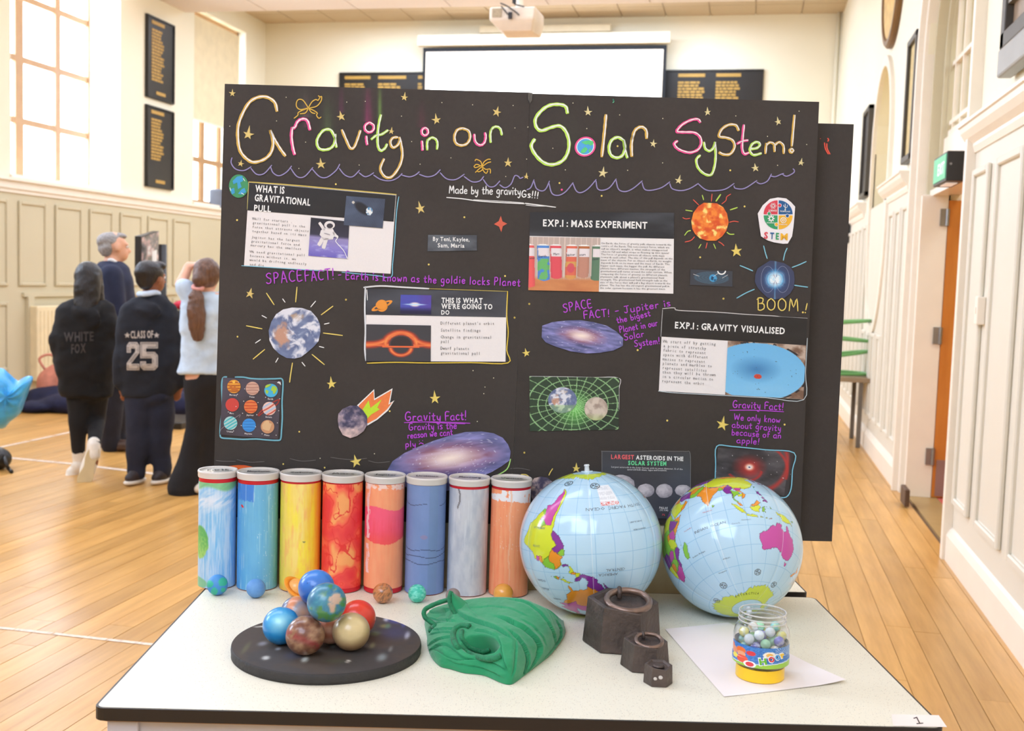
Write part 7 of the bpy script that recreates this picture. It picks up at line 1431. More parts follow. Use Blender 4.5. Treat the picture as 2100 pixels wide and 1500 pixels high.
# ================================================================ INFLATABLE GLOBES
YG, GR, PU, MA, ORG, OC = K(214, 224, 52), K(140, 200, 62), K(134, 52, 150), K(204, 76, 164), K(240, 150, 44), K(186, 220, 240)
def LP(s): v = list(map(float, s.replace(',', ' ').split())); return list(zip(v[::2], v[1::2]))
MAP = [
 (GR, '-17 15 -17 21 -13 28 -6 36 10 37 11 33 20 31 32 31 35 28 37 21 43 12 51 12 48 5 42 -2 39 -7 41 -15 35 -20 35 -24 32 -28 27 -34 20 -35 18 -32 12 -18 13 -8 9 -1 9 4 4 6 -4 5 -8 4 -13 8'),
 (ORG, '9 23 24 22 25 31 11 33'), (PU, '25 22 36 22 33 28 32 31 25 31'), (YG, '23 10 34 8 37 14 38 18 36 22 25 22 24 16'), (PU, '34 5 42 4 47 8 42 12 37 15 35 10'), (ORG, '43 12 51 12 48 5 42 -2 41 1 42 4 48 8'), (MA, '34 4 41 4 41 -3 39 -5 34 -1'), (YG, '30 -1 34 -1 39 -5 40 -11 35 -11 31 -8'), (PU, '35 -12 40 -11 41 -15 35 -20 35 -25 32 -27 32 -22 33 -17'), (MA, '24 -11 30 -9 33 -12 30 -16 25 -17 22 -16'), (GR, '20 -18 28 -16 33 -19 30 -23 25 -25 20 -23'), (MA, '17 -29 20 -26 26 -25 31 -23 33 -27 27 -34 20 -35 18 -32'), (ORG, '20 -18 25 -18 26 -22 22 -26 20 -24'), (YG, '12 -17 20 -18 20 -28 16 -29'), (PU, '12 -6 16 -6 22 -7 24 -11 22 -17 12 -17'), (PU, '0 12 14 13 13 6 9 4 4 6'), (MA, '14 14 24 16 23 10 15 7'), (ORG, '30 4 34 4 34 -1 30 -1'), (YG, '43 -13 44 -13 44 -12'),
 (GR, '49 -12 50 -16 47 -25 44 -25 43 -22 44 -17'),
 (YG, '-10 36 -2 37 3 42 0 44 -9 43'), (ORG, '-4 48 3 43 8 44 8 49 2 51'), (PU, '8 44 14 38 16 40 12 45'), (MA, '6 50 14 54 24 54 22 45 12 45'), (YG, '22 45 30 50 40 49 36 45 29 44 24 38 20 40'), (ORG, '5 58 12 56 24 66 30 70 20 70'),
 (GR, '26 40 27 37 36 36 44 37 43 41 35 42 30 41'), (YG, '35 28 35 32 39 32 46 29 48 29 50 26 51 24 55 22 52 19 52 16 44 13 42 16 39 21'), (ORG, '52 16 55 17 59 22 56 26 55 22 52 19'), (ORG, '36 33 39 37 45 37 48 30 46 29 39 32'), (PU, '44 39 48 31 51 28 57 27 61 25 61 31 61 36 54 37 49 38'), (YG, '53 42 61 36 66 38 73 40 70 42 60 45 55 45'), (MA, '40 42 44 40 50 40 48 42'), (PU, '47 48 53 46 53 42 60 45 70 42 80 43 87 49 78 53 68 55 60 54 52 51'), (ORG, '61 30 66 30 70 34 74 37 66 38 61 36'), (GR, '61 25 67 24 70 27 74 31 76 35 74 37 70 34 66 30 61 30'), (ORG, '68 24 72 21 73 16 77 8 80 13 83 18 88 22 92 22 97 28 90 27 80 30 79 34 76 35 74 31 70 27'), (PU, '80 30 88 27 89 28 81 31'), (GR, '88 22 92 21 92 25 89 26'), (GR, '80 9 82 7 81 6 80 6'),
 (YG, '74 40 79 33 80 31 88 28 97 28 99 22 106 22 110 20 117 23 121 28 120 34 118 38 124 40 130 43 134 48 126 53 118 49 110 43 97 43 91 47 87 49 80 43'), (ORG, '88 49 97 43 110 43 118 48 106 51 98 52'), (GR, '30 70 28 60 30 50 40 48 47 48 52 51 60 54 68 55 78 53 87 50 98 52 106 51 118 49 126 53 134 48 140 53 142 60 160 62 180 66 180 70 140 74 105 78 70 73'),
 (PU, '92 21 94 16 98 16 98 10 99 14 98 20 101 22 98 28 94 25'), (GR, '98 20 99 14 98 9 100 6 102 6 99 10 101 13 105 15 104 18 101 18'), (ORG, '100 21 107 21 106 18 109 13 107 10 105 9 106 12 107 15 104 18 101 20'), (YG, '103 11 106 12 107 14 103 14'), (MA, '102 22 108 22 106 19 103 19'), (ORG, '100 6 103 5 104 1.5 102 2'), (YG, '95 5.5 98 4 104 -2 106 -6 102 -4 98 1'), (YG, '105 -6 110 -6.3 114 -7 114 -8.7 106 -7.6'), (ORG, '110 2 113 3 115 5 117 7 119 5 117 3 113 1'), (YG, '109 1 113 1 117 3 118 1 116 -4 111 -3'), (GR, '120 1 125 1.5 121 .2 123 -1 121 -2 122.5 -5 120.5 -3 119 -4 119.5 0'), (YG, '116 -8.2 119 -8.3 119 -9 116 -9'), (YG, '120 -8.4 123 -8.3 122 -8.9'), (ORG, '124 -9.3 127 -8.4 126 -9.3'), (GR, '127 2 128.5 1 128 -1'), (YG, '131 -1 135 -3 138 -2 141 -2.5 147 -6 150 -10 146 -8 143 -9 138 -8.3 137 -5 133 -4'), (GR, '148 -5.5 152 -4 151 -6'), (PU, '120 18 122 18.3 122 15 124 13 121 13.5 120 15'), (PU, '122 11 124 12 125 10 123 10'), (PU, '122 7.5 125 9.7 126.4 7 125.5 6 124 7'), (GR, '120 22 121.5 25 122 24'), (MA, '130 31 131 34 135 34 137 35 140 36 141 40 141.5 45 145 43 141 41.5 141 37 139.5 35 135 33.5'), (PU, '126 34 129 35 129 38 126 39 128 42 124 40 126 37'),
 (MA, '114 -22 117 -20.5 120 -19.7 122 -18 124 -16 127 -14 129.5 -15 131 -12 133 -11.6 136.5 -12 135.5 -15 139 -17.5 141 -16.5 141.5 -12.5 142.4 -11 143.5 -14 146 -19 149 -20.5 150.5 -23 153 -26 153 -31 150 -37.5 146 -39 143 -38.5 140 -38 138 -35.5 137.6 -33.5 136 -34.8 134 -32.7 131 -31.5 127 -32.2 124 -33.5 120 -34 117.5 -35 115.3 -34 115.6 -31 114 -28 113.5 -25'), (MA, '144.7 -40.8 148.3 -41 148 -43 146 -43.5'), (ORG, '172.7 -34.5 175 -37 178.5 -37.8 176 -41 174.8 -41 174 -39'), (ORG, '172.5 -40.7 174 -41.5 171 -44.5 168.5 -46.6 166.5 -45.8 170 -43'),
 (YG, '-78 8 -72 12 -62 10.5 -57 6 -52 5 -50 0 -44 -2.5 -35 -6 -35 -9 -39 -14 -41 -22 -48 -26 -49 -29 -53 -33 -58 -35 -57 -38 -62 -39 -65 -43 -66 -47 -69 -51 -68 -55 -73 -53 -75 -46 -73 -37 -71 -30 -70 -18 -76 -14 -81 -6 -80 -1 -77 4'),
 (MA, '-67 -22 -62 -22 -58 -25 -54 -26 -58 -30 -58 -35 -57 -38 -62 -39 -65 -43 -66 -47 -69 -51 -68 -54.5 -72 -51 -71.5 -42 -70 -33 -68 -26'), (PU, '-70 -18 -76 -14 -81 -6 -80 -4 -75 0 -70 -4 -74 -7 -70 -11 -69 -15'), (ORG, '-79 1.5 -77 4 -77 8 -72 12 -71 7 -67.5 6 -67 1.5 -70 -4 -75 0'), (GR, '-80 1 -81 -3 -79 -4.5 -75 -1 -78 1.2'), (GR, '-72 12 -62 10.5 -60 7.5 -63 4 -67 1.5 -67.5 6 -71 7'), (ORG, '-60 8 -57 6 -57 2 -60 2'), (MA, '-57 6 -54 6 -54 2.5 -57 2'), (GR, '-62 -22 -58 -20 -54.5 -25.5 -58 -27'), (GR, '-58 -30 -53 -33 -55 -35 -58 -34'),
 (PU, '-77 8.5 -79 9.5 -81 8.8 -83 9.5 -83 8 -80 7.3 -78 8.2'), (YG, '-83 8 -84 11 -83 15 -85.5 14 -87.5 13 -85.7 10'), (ORG, '-83.2 15 -88 16 -89.3 14.2 -87 13'), (YG, '-88 16 -89 18 -91 17 -92.3 14.5 -89.5 14'),
 (PU, '-92 15 -96 16 -102 18 -105.5 20.5 -106 23 -109 26 -112 30 -114.7 32 -111 31.3 -106.5 31.8 -103 29 -101 29.5 -97 26 -98 22 -95.5 18.7 -92.5 18.6 -90.5 21 -87 21.5 -88 18 -91 17.3'), (PU, '-117 32.5 -115.2 32.3 -112 27.5 -109.7 23 -111 24 -114 27.5 -116 30'),
 (ORG, '-117 32.5 -111 31.3 -106.5 31.8 -103 29 -101 29.5 -97 26 -97 28.5 -94 29.5 -90 29 -89 30.3 -84 30 -82.7 27.5 -80.5 25.2 -80 27 -81.3 31 -76 35 -74 40 -70 42 -67 45 -71 45.5 -75 45 -79 43 -83 42 -83 46 -88 48 -95 49 -123 49 -124 42 -121 35'),
 (MA, '-67 45 -60 46 -65 50 -56 52 -60 56 -63 59 -70 62 -78 62 -78 56 -80 52 -84 56 -92 58 -95 60 -86 67 -92 70 -110 69 -128 70 -140 70 -140 60 -131 55 -123 49 -95 49 -88 48 -83 46 -83 42 -79 43 -75 45 -71 45.5'), (ORG, '-140 60 -140 70 -156 71 -166 68 -165 61 -158 57 -150 60'), (YG, '-50 60 -43 60 -22 70 -20 80 -60 82 -70 76 -54 70'), (MA, '-72 62 -64 66 -75 73 -85 74 -78 68'),
 (YG, '-85 22 -82 23.2 -77 21.5 -74 20 -78 19.8 -82 22'), (ORG, '-74.5 18.3 -73 20 -71.5 20 -71.5 18'), (GR, '-71.5 20 -68.5 18.6 -71.5 17.8'), (GR, '-78.3 18.4 -76.3 18 -77 17.8'), (YG, '-67 18.5 -65.7 18.4 -66 18'), (ORG, '-62 10.7 -61 10.8 -61.5 10.1')]
def globe_color(lon, lat, ann=(), legend=False):
    lo = np.degrees(lon); la = np.degrees(lat); n_ = lo.shape; wob = .55
    lx = lo+(fbm(lo*.35, la*.35)-.5)*wob*2.4+(fbm(lo*1.6, la*1.6)-.5)*1.3; ly = la+(fbm(lo*.35+40, la*.35+9)-.5)*wob*2.4+(fbm(lo*1.6+7, la*1.6)-.5)*1.3
    c = np.ones(n_+(3,))*OC
    gl = ((np.abs((lo+7.5) % 15-7.5)*np.cos(lat) < .22)*(np.abs(la) < 76)+(np.abs((la+7.5) % 15-7.5) < .22)) > 0; c = mixc(c, K(140, 190, 224), gl*.8)
    land = np.zeros(n_, bool); idx = -np.ones(n_, int)
    for k, (col, s_) in enumerate(MAP):
        P = LP(s_); xs, ys = [p[0] for p in P], [p[1] for p in P]; bb = (lx > min(xs)-1) & (lx < max(xs)+1) & (ly > min(ys)-1) & (ly < max(ys)+1)
        w_ = np.where(bb); 
        if not len(w_[0]): continue
        m_ = inpoly(lx[w_], ly[w_], P); c[w_[0][m_], w_[1][m_]] = col; idx[w_[0][m_], w_[1][m_]] = k
    ant = (la < -66.5+3*np.sin(lon*3+1)+(vnoise(lo*.3, lo*0+3)-.5)*3-(5*((lo < -70) | (lo > 168)))) & (la > -78); c[ant] = K(200, 218, 62); idx[ant] = 999
    c[la <= -78] = K(176, 214, 232)
    if legend:
        bx = (lo > -133) & (lo < -113) & (la > -58) & (la < -37); c[bx] = K(236, 240, 244); c[bx & (la > -40.5) & (vnoise(lo*2, la*3) > .5)] = K(220, 110, 110); c[bx & (la < -43) & (la > -56) & ((la*1.2 % 1) < .35) & (lo > -131) & (vnoise(lo*1.3, la*.8) > .35)] = K(200, 206, 214)
    # darker outlines between patches
    e = np.zeros(n_, bool); e[:, 1:] |= idx[:, 1:] != idx[:, :-1]; e[1:, :] |= idx[1:, :] != idx[:-1, :]; c[e] = c[e]*.72
    seam = np.abs((lo-18) % 60-30) > 29.72; c = mixc(c, K(236, 244, 250), seam*.6*(np.abs(la) < 80))
    for (a0, b0, r0) in ann:
        dd = np.hypot((lo-a0)*np.cos(radians(b0)), la-b0); c = mixc(c, K(70, 80, 86), ((np.abs(dd-r0) < r0*.14)+(dd < r0*.72)*(vnoise(np.arctan2(la-b0, lo-a0)*3, dd*0) > .42) > 0)*.75)
    return c
M_globe = mat('glossy_vinyl_globe_print', (1, 1, 1), rough=.16, attr=True, vary=.012, vscale=4, coat=.4, bump=.05, bscale=7)
def sphere_on(cx, cy, rpx, z0=ZT): 
    r = ray(cx, cy); t = (CH-z0)/(rpx/FPX-r[2]); return CO+r*t, rpx*t/FPX
def globe(label, cx, cy, rpx, lo, la, ro, ann, texts, nl=720, nt=400, valve=False):
    C, R_ = sphere_on(cx, cy, rpx); t = thing('inflatable_globe', label, 'globe', C-ez*R_)
    vd = unit(CO-C); rt = unit(np.cross(ez, vd)); up_ = np.cross(vd, rt)
    lo, la, ro = radians(lo), radians(la), radians(ro); Fv = np.array([cos(la)*cos(lo), cos(la)*sin(lo), sin(la)]); E_ = np.array([-sin(lo), cos(lo), 0]); N_ = np.cross(Fv, E_)
    e1 = cos(ro)*E_+sin(ro)*N_; e2 = -sin(ro)*E_+cos(ro)*N_
    # earth axes expressed in world space
    W_ = np.outer(rt, e1)+np.outer(up_, e2)+np.outer(vd, Fv)
    def S(lon, lat, k=1.):
        v = np.stack([np.cos(lat)*np.cos(lon), np.cos(lat)*np.sin(lon), np.sin(lat)], -1)
        g_ = np.abs(((np.degrees(lon)-18) % 60)-30)/30.; rr = R_*k*(1-.010*g_**6*np.cos(lat)**.5-.010*np.cos(2*lat)*0)
        return C+(v*rr[..., None])@W_.T
    lon, lat = np.meshgrid(np.linspace(-pi, pi, nl+1)[:-1], np.linspace(-pi/2, pi/2, nt+1)); V = S(lon, lat).reshape(-1, 3); col = s2l(globe_color(lon, lat, ann, valve)).reshape(-1, 3)
    i_, j_ = np.meshgrid(np.arange(nl), np.arange(nt)); a = (j_*nl+i_).ravel(); b = (j_*nl+(i_+1) % nl).ravel(); F = np.stack([a, b, b+nl, a+nl], 1)
    mk('globe_skin', V, F, M_globe, t, True, col)
    for s_, lo0, lo1, la0, h_, c_t in texts:
        ik = Ink(); V2, F2, wt = text2d(s_, .0, 0, 1); ik.add([(lo0+p[0]/wt*(lo1-lo0), la0+p[1]/.72*h_) for p in V2], F2, c_t)
        LL = np.radians(np.array(ik.v)); mk('ocean_lettering', S(LL[:, 0], LL[:, 1], 1.0025), ik.f, M_ink, t, False, None, np.array(ik.c))
    pole = S(np.array([0.]), np.array([-pi/2]))[0]; ax = unit(pole-C)
    MB().cyl(pole-ax*.006, pole+ax*.0008, R_*.10, R_*.08, n=32).build('clear_end_disc', cmat('clear_vinyl_disc', 196, 222, 236, rough=.15), t, smooth=.6)
    MB().cyl(pole, pole+ax*.010, .005, .004, n=12).cyl(pole+ax*.010, pole+ax*.013, .0055, .0045, n=12).build('air_valve', cmat('clear_valve_plastic', 214, 222, 226, rough=.2), t, smooth=.6)
    return t, C, R_
INKG = (110, 120, 130)
globe('blue inflatable globe standing upside down next to the cans', 1211, 1113, 146, -101.3, -9, 175, [(-112, -58, 3.4), (-68, -62, 3.2)], [('SOUTH  PACIFIC  OCEAN', -158, -98, -36, 2.6, INKG), ('CENTRAL', -128, -112, 12, 2.2, INKG), ('AMERICA', -122, -106, 15.5, 2.2, INKG), ('SOUTH', -58, -50, -6, 1.8, INKG), ('AMERICA', -62, -48, -20, 1.8, INKG), ('PACIFIC ISLANDS', -150, -136, -22, 1.2, INKG), ('FRENCH POLYNESIA', -152, -138, -16, 1.2, INKG), ('ATLANTIC', -58, -46, 30, 2, INKG), ('NORTH', -66, -56, 40, 2, INKG), ('OCEAN', -58, -48, 22, 2, INKG)], valve=True)
t_, Cg, Rg = globe('blue inflatable globe turned to Australia and the Indian Ocean', 1500, 1121, 142.5, 87.5, -29.5, -17, [(62, -57, 2.6), (112, -52, 2.4), (146, -60, 2.4), (28, -64, 2.4)], [('INDIAN  OCEAN', 61, 88, -11, 2.2, INKG), ('A N T A R C T I C A', 66, 126, -72, 2.4, (80, 90, 40)), ('Indian Ridge', 50, 64, -27, 1.2, INKG), ('Kerguelen', 66, 76, -47, 1.2, INKG), ('Christmas I.', 100, 108, -11, 1.1, INKG), ('Cocos Is.', 92, 99, -13, 1.1, INKG), ('Seychelles', 52, 60, -5, 1.1, (200, 90, 90)), ('Maldives', 72, 80, 3, 1.1, (200, 90, 90)), ('AMSTERDAM I.', 76, 84, -38, 1.1, INKG)])
# white legend box on the first globe is part of its print
# ================================================================ SMALL CLAY PLANETS
def vball(name, label, cx, cy, rpx, fn, cat='ball', group=None, z0=ZT, C=None, R_=None, rough=.45, n=72, parent=None, coat=0., flat=1., mname=None):
    if C is None: C, R_ = sphere_on(cx, cy, rpx, z0)
    vd = unit(CO-C); rt = unit(np.cross(ez, vd)); up_ = np.cross(vd, rt)
    m = n//2; th, ph = np.meshgrid(np.linspace(0, 2*pi, n+1)[:-1], np.linspace(0, pi, m+1)); X = np.sin(ph)*np.cos(th); Y = np.sin(ph)*np.sin(th); Z = np.cos(ph)
    V = (C+R_*(X[..., None]*rt+Y[..., None]*vd+Z[..., None]*up_)).reshape(-1, 3); col = s2l(np.clip(fn(X, Z, Y), 0, 255).reshape(-1, 3))
    F = [(j*n+i, (j+1)*n+i, (j+1)*n+(i+1) % n, j*n+(i+1) % n) for j in range(m) for i in range(n)]
    o = mk(name, V, F, mat(mname or 'painted_ball_%d' % int(rough*100), (1, 1, 1), rough=rough, attr=True, vary=.03, vscale=50, coat=coat), parent, True, col, recenter=parent is None)
    if parent is None: tag(o, label, cat, group)
    return o, C, R_
P3 = lambda *c: (lambda x, z, y: np.ones(x.shape+(3,))*K(*c))
SG = 'small clay planets in front of the cans'
vball('clay_ball', 'small blue and teal-green clay earth in front of the first can', 446, 1200, 21, lambda x, z, y: mixc(K(66, 140, 206), K(50, 178, 150), (np.hypot(x-.5, z-.25) < .42)*1.+(np.hypot(x+.75, z-.1) < .35)+(np.hypot((x+.3)*1.2, z+.62) < .38)+(np.hypot(x-.55, z+.5) < .22)), group=SG, rough=.5)
vball('clay_ball', 'small plain blue clay ball in front of the sky blue can', 525, 1207, 19.5, lambda x, z, y: mixc(K(84, 140, 204), K(110, 162, 216), fbm(x*3, z*3)), group=SG, rough=.55)
vball('clay_ball', 'small brown swirled clay ball before the pink-banded can', 785, 1217, 20.5, lambda x, z, y: mixc(K(202, 130, 80), K(140, 96, 66), np.clip((fbm((x+z)*2.4, (z-x)*7+3)-.5)*6, 0, 1)), group=SG, rough=.25, coat=.3)
vball('clay_ball', 'small turquoise marbled clay ball before the slate blue can', 855.5, 1217.5, 18.5, lambda x, z, y: mixc(K(66, 196, 168), K(130, 226, 204), np.clip((fbm(x*3+z*4, z*5-x*2)-.45)*5, 0, 1)), group=SG, rough=.4)
vball('clay_ball', 'small grey clay ball behind the peak of the green cloth', 929, 1222, 15, P3(150, 134, 128), group=SG, rough=.6)
vball('clay_ball', 'small glossy orange clay ball before the last can', 1032, 1218, 20.5, lambda x, z, y: mixc(K(240, 160, 62), K(246, 176, 84), fbm(x*2, z*2)), group=SG, rough=.25, coat=.3)
rs = thing('ringed_clay_planet', 'orange clay planet with a tilted ring, before the yellow can', 'ball', sphere_on(606, 1207, 19)[0]-ez*.017, SG)
o, C_, R_ = vball('clay_core', '', 608, 1206, 19, lambda x, z, y: mixc(K(246, 160, 70), K(252, 196, 120), fbm(x*3, z*3)), rough=.35, parent=rs, coat=.3)
vd = unit(CO-C_); rt = unit(np.cross(ez, vd)); up_ = np.cross(vd, rt); n1 = unit(rt*.55+up_*.62+vd*.5); u1 = unit(np.cross(n1, vd)); v1 = np.cross(n1, u1)
MB().lathe(C_, [(R_*1.02, -.0015), (R_*1.55, -.0012), (R_*1.6, 0), (R_*1.55, .0012), (R_*1.02, .0015)], 40, True, ax=(u1, v1, n1)).build('clay_ring', cmat('orange_clay', 248, 158, 50, rough=.45, vary=.1, vscale=60), rs, smooth=True)
# ================================================================ FOAM DISC AND STRESS BALLS
DL = (onz(483, 1333, ZT)+onz(861, 1333, ZT))/2; DC = onz(672, 1330, ZT); DR = 190/FPX*np.dot(CM[2], DC-CO); DH = .0165
DC = onz(671, 1336, ZT)
dk = thing('foam_disc', 'round black foam disc dabbed with faint paint, carrying the planet balls', 'disc', DC)
def disc_part():
    na, nr = 150, 60; V = []; C = []; rr = DR-.001
    R0 = np.linspace(0, 1, nr+1)
    th, r = np.meshgrid(np.linspace(0, 2*pi, na+1)[:-1], R0); X = r*np.cos(th); Y = r*np.sin(th)
    c = np.ones(X.shape+(3,))*K(70, 60, 52)
    c = mixc(c, K(54, 54, 58), np.clip((fbm(X*2+4, Y*2+1)-.5)*4, 0, .5))
    def px2(x, y): q = onz(x, y, ZT+DH)-(DC+ez*DH); q = q/DR; return np.dot(q, ex), np.dot(q, ey)
    d2 = lambda x, y: px2(470+x/5.122, 1150+y/5.122)
    for x, y, sx, sy, col, am in ((320, 695, .06, .02, (220, 220, 210), .9), (345, 875, .05, .06, (150, 150, 160), .7), (380, 1025, .04, .05, (210, 210, 205), .9), (795, 1038, .035, .08, (210, 220, 215), .8), (1250, 1060, .018, .04, (235, 225, 215), 1), (1605, 1020, .05, .10, (140, 150, 150), .8), (1700, 930, .02, .08, (150, 150, 145), .6), (1875, 785, .03, .11, (200, 200, 205), .8), (1655, 612, .025, .08, (240, 238, 236), 1), (1780, 630, .13, .10, (70, 76, 160), .8), (1840, 660, .025, .12, (70, 80, 170), .8), (1640, 690, .06, .06, (150, 140, 80), .7), (1670, 690, .03, .08, (90, 130, 100), .7), (1540, 770, .06, .07, (110, 130, 80), .6), (1740, 760, .16, .2, (60, 60, 110), .5), (1505, 895, .03, .08, (130, 130, 90), .7), (1120, 1060, .12, .05, (70, 78, 56), .5), (170, 920, .03, .16, (110, 110, 70), .5), (510, 930, .03, .04, (170, 180, 190), .7), (1090, 905, .03, .05, (100, 120, 120), .6), (680, 1000, .1, .1, (70, 74, 100), .5)):
        a, b = d2(x, y); m_ = np.exp(-(((X-a)/sx)**2+((Y-b)/(sy*1.2))**2)**1.5)*am; c = mixc(c, K(*col), m_)
    V = (DC+ez*DH+ex*(X*rr)[..., None]+ey*(Y*rr)[..., None]).reshape(-1, 3); F = [(j*na+i, j*na+(i+1) % na, (j+1)*na+(i+1) % na, (j+1)*na+i) for j in range(nr) for i in range(na)]
    mk('painted_face', V, F, mat('matte_black_paint_dabs', (1, 1, 1), rough=.75, attr=True, vary=.05, vscale=90), dk, True, s2l(np.clip(c, 0, 255).reshape(-1, 3)))
    n = 120; V = []; pr = ((1.0, .0), (1.0, .3), (1.004, .6), (1.0, .9), (.992, 1.0), (.99, .995))
    for k, z in pr: V += [DC+ez*DH*z+(ex*cos(2*pi*i/n)+ey*sin(2*pi*i/n))*DR*(k+.004*(vnoise(i*.35, z*2)-.5)*(z < .95)) for i in range(n)]
    F = [(j*n+i, j*n+(i+1) % n, (j+1)*n+(i+1) % n, (j+1)*n+i) for j in range(len(pr)-1) for i in range(n)]; F.append(tuple(range(n))[::-1])
    mk('rim', V, F, cmat('charcoal_foam_rim', 52, 49, 47, rough=.7, vary=.1, vscale=60, bump=.2, bscale=160), dk, True)
disc_part()
BG = 'planet stress balls piled on the foam disc'
zd = ZT+DH
bl_ = {}
def sball(key, label, cx, cy, rpx, fn, C=None, R_=None, rough=.28):
    o, C, R_ = vball('stress_ball', label, cx, cy, rpx, fn, 'ball', BG, zd, C, R_, rough, 96, coat=.25); bl_[key] = (C, R_)
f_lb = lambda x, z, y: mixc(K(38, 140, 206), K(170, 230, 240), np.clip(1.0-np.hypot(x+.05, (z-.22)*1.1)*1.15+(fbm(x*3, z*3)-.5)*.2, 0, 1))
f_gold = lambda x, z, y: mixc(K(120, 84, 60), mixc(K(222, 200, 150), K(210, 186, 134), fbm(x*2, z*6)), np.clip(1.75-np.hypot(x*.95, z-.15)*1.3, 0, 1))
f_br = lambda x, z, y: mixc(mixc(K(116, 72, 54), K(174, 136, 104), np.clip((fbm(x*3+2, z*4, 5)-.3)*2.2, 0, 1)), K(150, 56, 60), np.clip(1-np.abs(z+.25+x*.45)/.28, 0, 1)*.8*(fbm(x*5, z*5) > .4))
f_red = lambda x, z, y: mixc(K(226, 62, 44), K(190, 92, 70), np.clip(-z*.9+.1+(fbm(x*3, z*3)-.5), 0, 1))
def f_er(x, z, y):
    n_ = fbm(x*3+1, z*3+6, 5); c = mixc(K(44, 96, 142), K(76, 150, 168), fbm(x*4, z*4)*1.2); gm = np.clip((n_-.5)*10+(.5-np.hypot(x-.62, z+.35)*1.2), 0, 1); c = mixc(c, K(84, 140, 70), gm*.9); c = mixc(c, K(206, 172, 150), np.clip((.32-np.hypot((x-.35-(z*.3)), (z-.12)*.62))*9+(n_-.5)*5, 0, 1)*.95); c = mixc(c, K(206, 172, 150), np.clip((.17-np.hypot(x-.28, z+.42))*9+(n_-.5)*3, 0, 1)); return mixc(c, K(120, 160, 120), np.clip((.28-np.hypot(x+.25, z-.45))*5+(n_-.5)*3, 0, 1)*.7)
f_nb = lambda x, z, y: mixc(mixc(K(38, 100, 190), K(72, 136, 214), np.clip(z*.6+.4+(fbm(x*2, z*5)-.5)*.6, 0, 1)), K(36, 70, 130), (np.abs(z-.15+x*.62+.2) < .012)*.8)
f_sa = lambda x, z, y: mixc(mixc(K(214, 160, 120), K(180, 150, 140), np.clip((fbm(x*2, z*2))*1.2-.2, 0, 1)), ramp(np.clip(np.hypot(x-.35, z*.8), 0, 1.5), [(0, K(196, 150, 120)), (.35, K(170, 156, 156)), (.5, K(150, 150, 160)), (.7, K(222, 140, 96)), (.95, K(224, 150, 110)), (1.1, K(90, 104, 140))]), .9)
f_jp = lambda x, z, y: mixc(K(220, 168, 146), K(190, 110, 84), np.clip((np.sin(z*9+x)+fbm(x*3, z*3))*.5, 0, 1))
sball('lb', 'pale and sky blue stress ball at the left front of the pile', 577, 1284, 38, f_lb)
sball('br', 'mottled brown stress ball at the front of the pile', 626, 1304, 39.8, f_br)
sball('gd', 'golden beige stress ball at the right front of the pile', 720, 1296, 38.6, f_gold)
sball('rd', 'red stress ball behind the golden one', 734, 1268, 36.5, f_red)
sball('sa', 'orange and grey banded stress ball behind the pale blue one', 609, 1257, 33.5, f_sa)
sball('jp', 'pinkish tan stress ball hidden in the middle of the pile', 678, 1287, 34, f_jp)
# upper layer, resting in the hollows
def rest(c1, c2, c3, R_, cx, cy):
    r = ray(cx, cy); best = None
    for t in np.linspace(1.5, 2.2, 1400):
        p = CO+r*t; e = sum(max(0, (Rk+R_)-np.linalg.norm(p-Ck)) for Ck, Rk in bl_.values())*3+abs(min(np.linalg.norm(p-Ck)-(Rk+R_) for Ck, Rk in bl_.values()))
        if best is None or e < best[0]: best = (e, p, t)
    return best[1], best[2]
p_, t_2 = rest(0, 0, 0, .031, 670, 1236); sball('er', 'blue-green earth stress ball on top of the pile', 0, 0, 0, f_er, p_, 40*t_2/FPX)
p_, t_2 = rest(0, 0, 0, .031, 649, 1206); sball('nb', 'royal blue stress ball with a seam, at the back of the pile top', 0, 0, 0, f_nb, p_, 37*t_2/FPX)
# ================================================================ GREEN CLOTH
g_ = lambda x, y: (850+x/6.176, 1180+y/6.176)
M_cl = cmat('emerald_jersey_cloth', 34, 142, 92, rough=.88, vary=.07, vscale=14, bump=.06, bscale=500); M_cl.node_tree.nodes['Principled BSDF'].inputs['Sheen Weight'].default_value = .25
M_vel = cmat('emerald_velvet_hem', 12, 118, 74, rough=.7, vary=.25, vscale=90, bump=.3, bscale=260); M_vel.node_tree.nodes['Principled BSDF'].inputs['Sheen Weight'].default_value = .15
F0 = onz(*g_(1200, 1385), ZT); dF = np.dot(CM[2], F0-CO)
ct = thing('green_cloth', 'emerald green cloth folded into a rounded pile with velvet hems', 'cloth', onz(1012, 1375, ZT))
fdir = unit(np.array([CM[2][0], CM[2][1], 0])); rdir = np.array([fdir[1], -fdir[0], 0])
def E_(x, y, z, rx_, ry_, rz_): # ellipsoid whose base point is seen at crop px (x,y) on height 0, raised z
    q = onz(*g_(x, y), ZT); return ('s', q+ez*z, (rx_, ry_, rz_), (rdir, fdir, ez))
LO = [(128, 640), (160, 800), (172, 930), (215, 1050), (320, 1160), (450, 1195), (620, 1245), (780, 1262), (900, 1285), (1100, 1372), (1215, 1392), (1300, 1350), (1440, 1240), (1600, 1120), (1720, 1020), (1830, 880), (1895, 760), (1905, 700)]
HI = [(128, 560), (150, 520), (200, 470), (270, 430), (350, 400), (450, 365), (560, 340), (680, 318), (800, 300), (930, 290), (1060, 286), (1190, 290), (1330, 310), (1470, 348), (1600, 398), (1730, 465), (1850, 580), (1900, 660)]
LOs, HIs = smooth_path(LO, k=16), smooth_path(HI, k=16); nU = len(LOs); nS, nB = 130, 24
GV = []; GXY = []
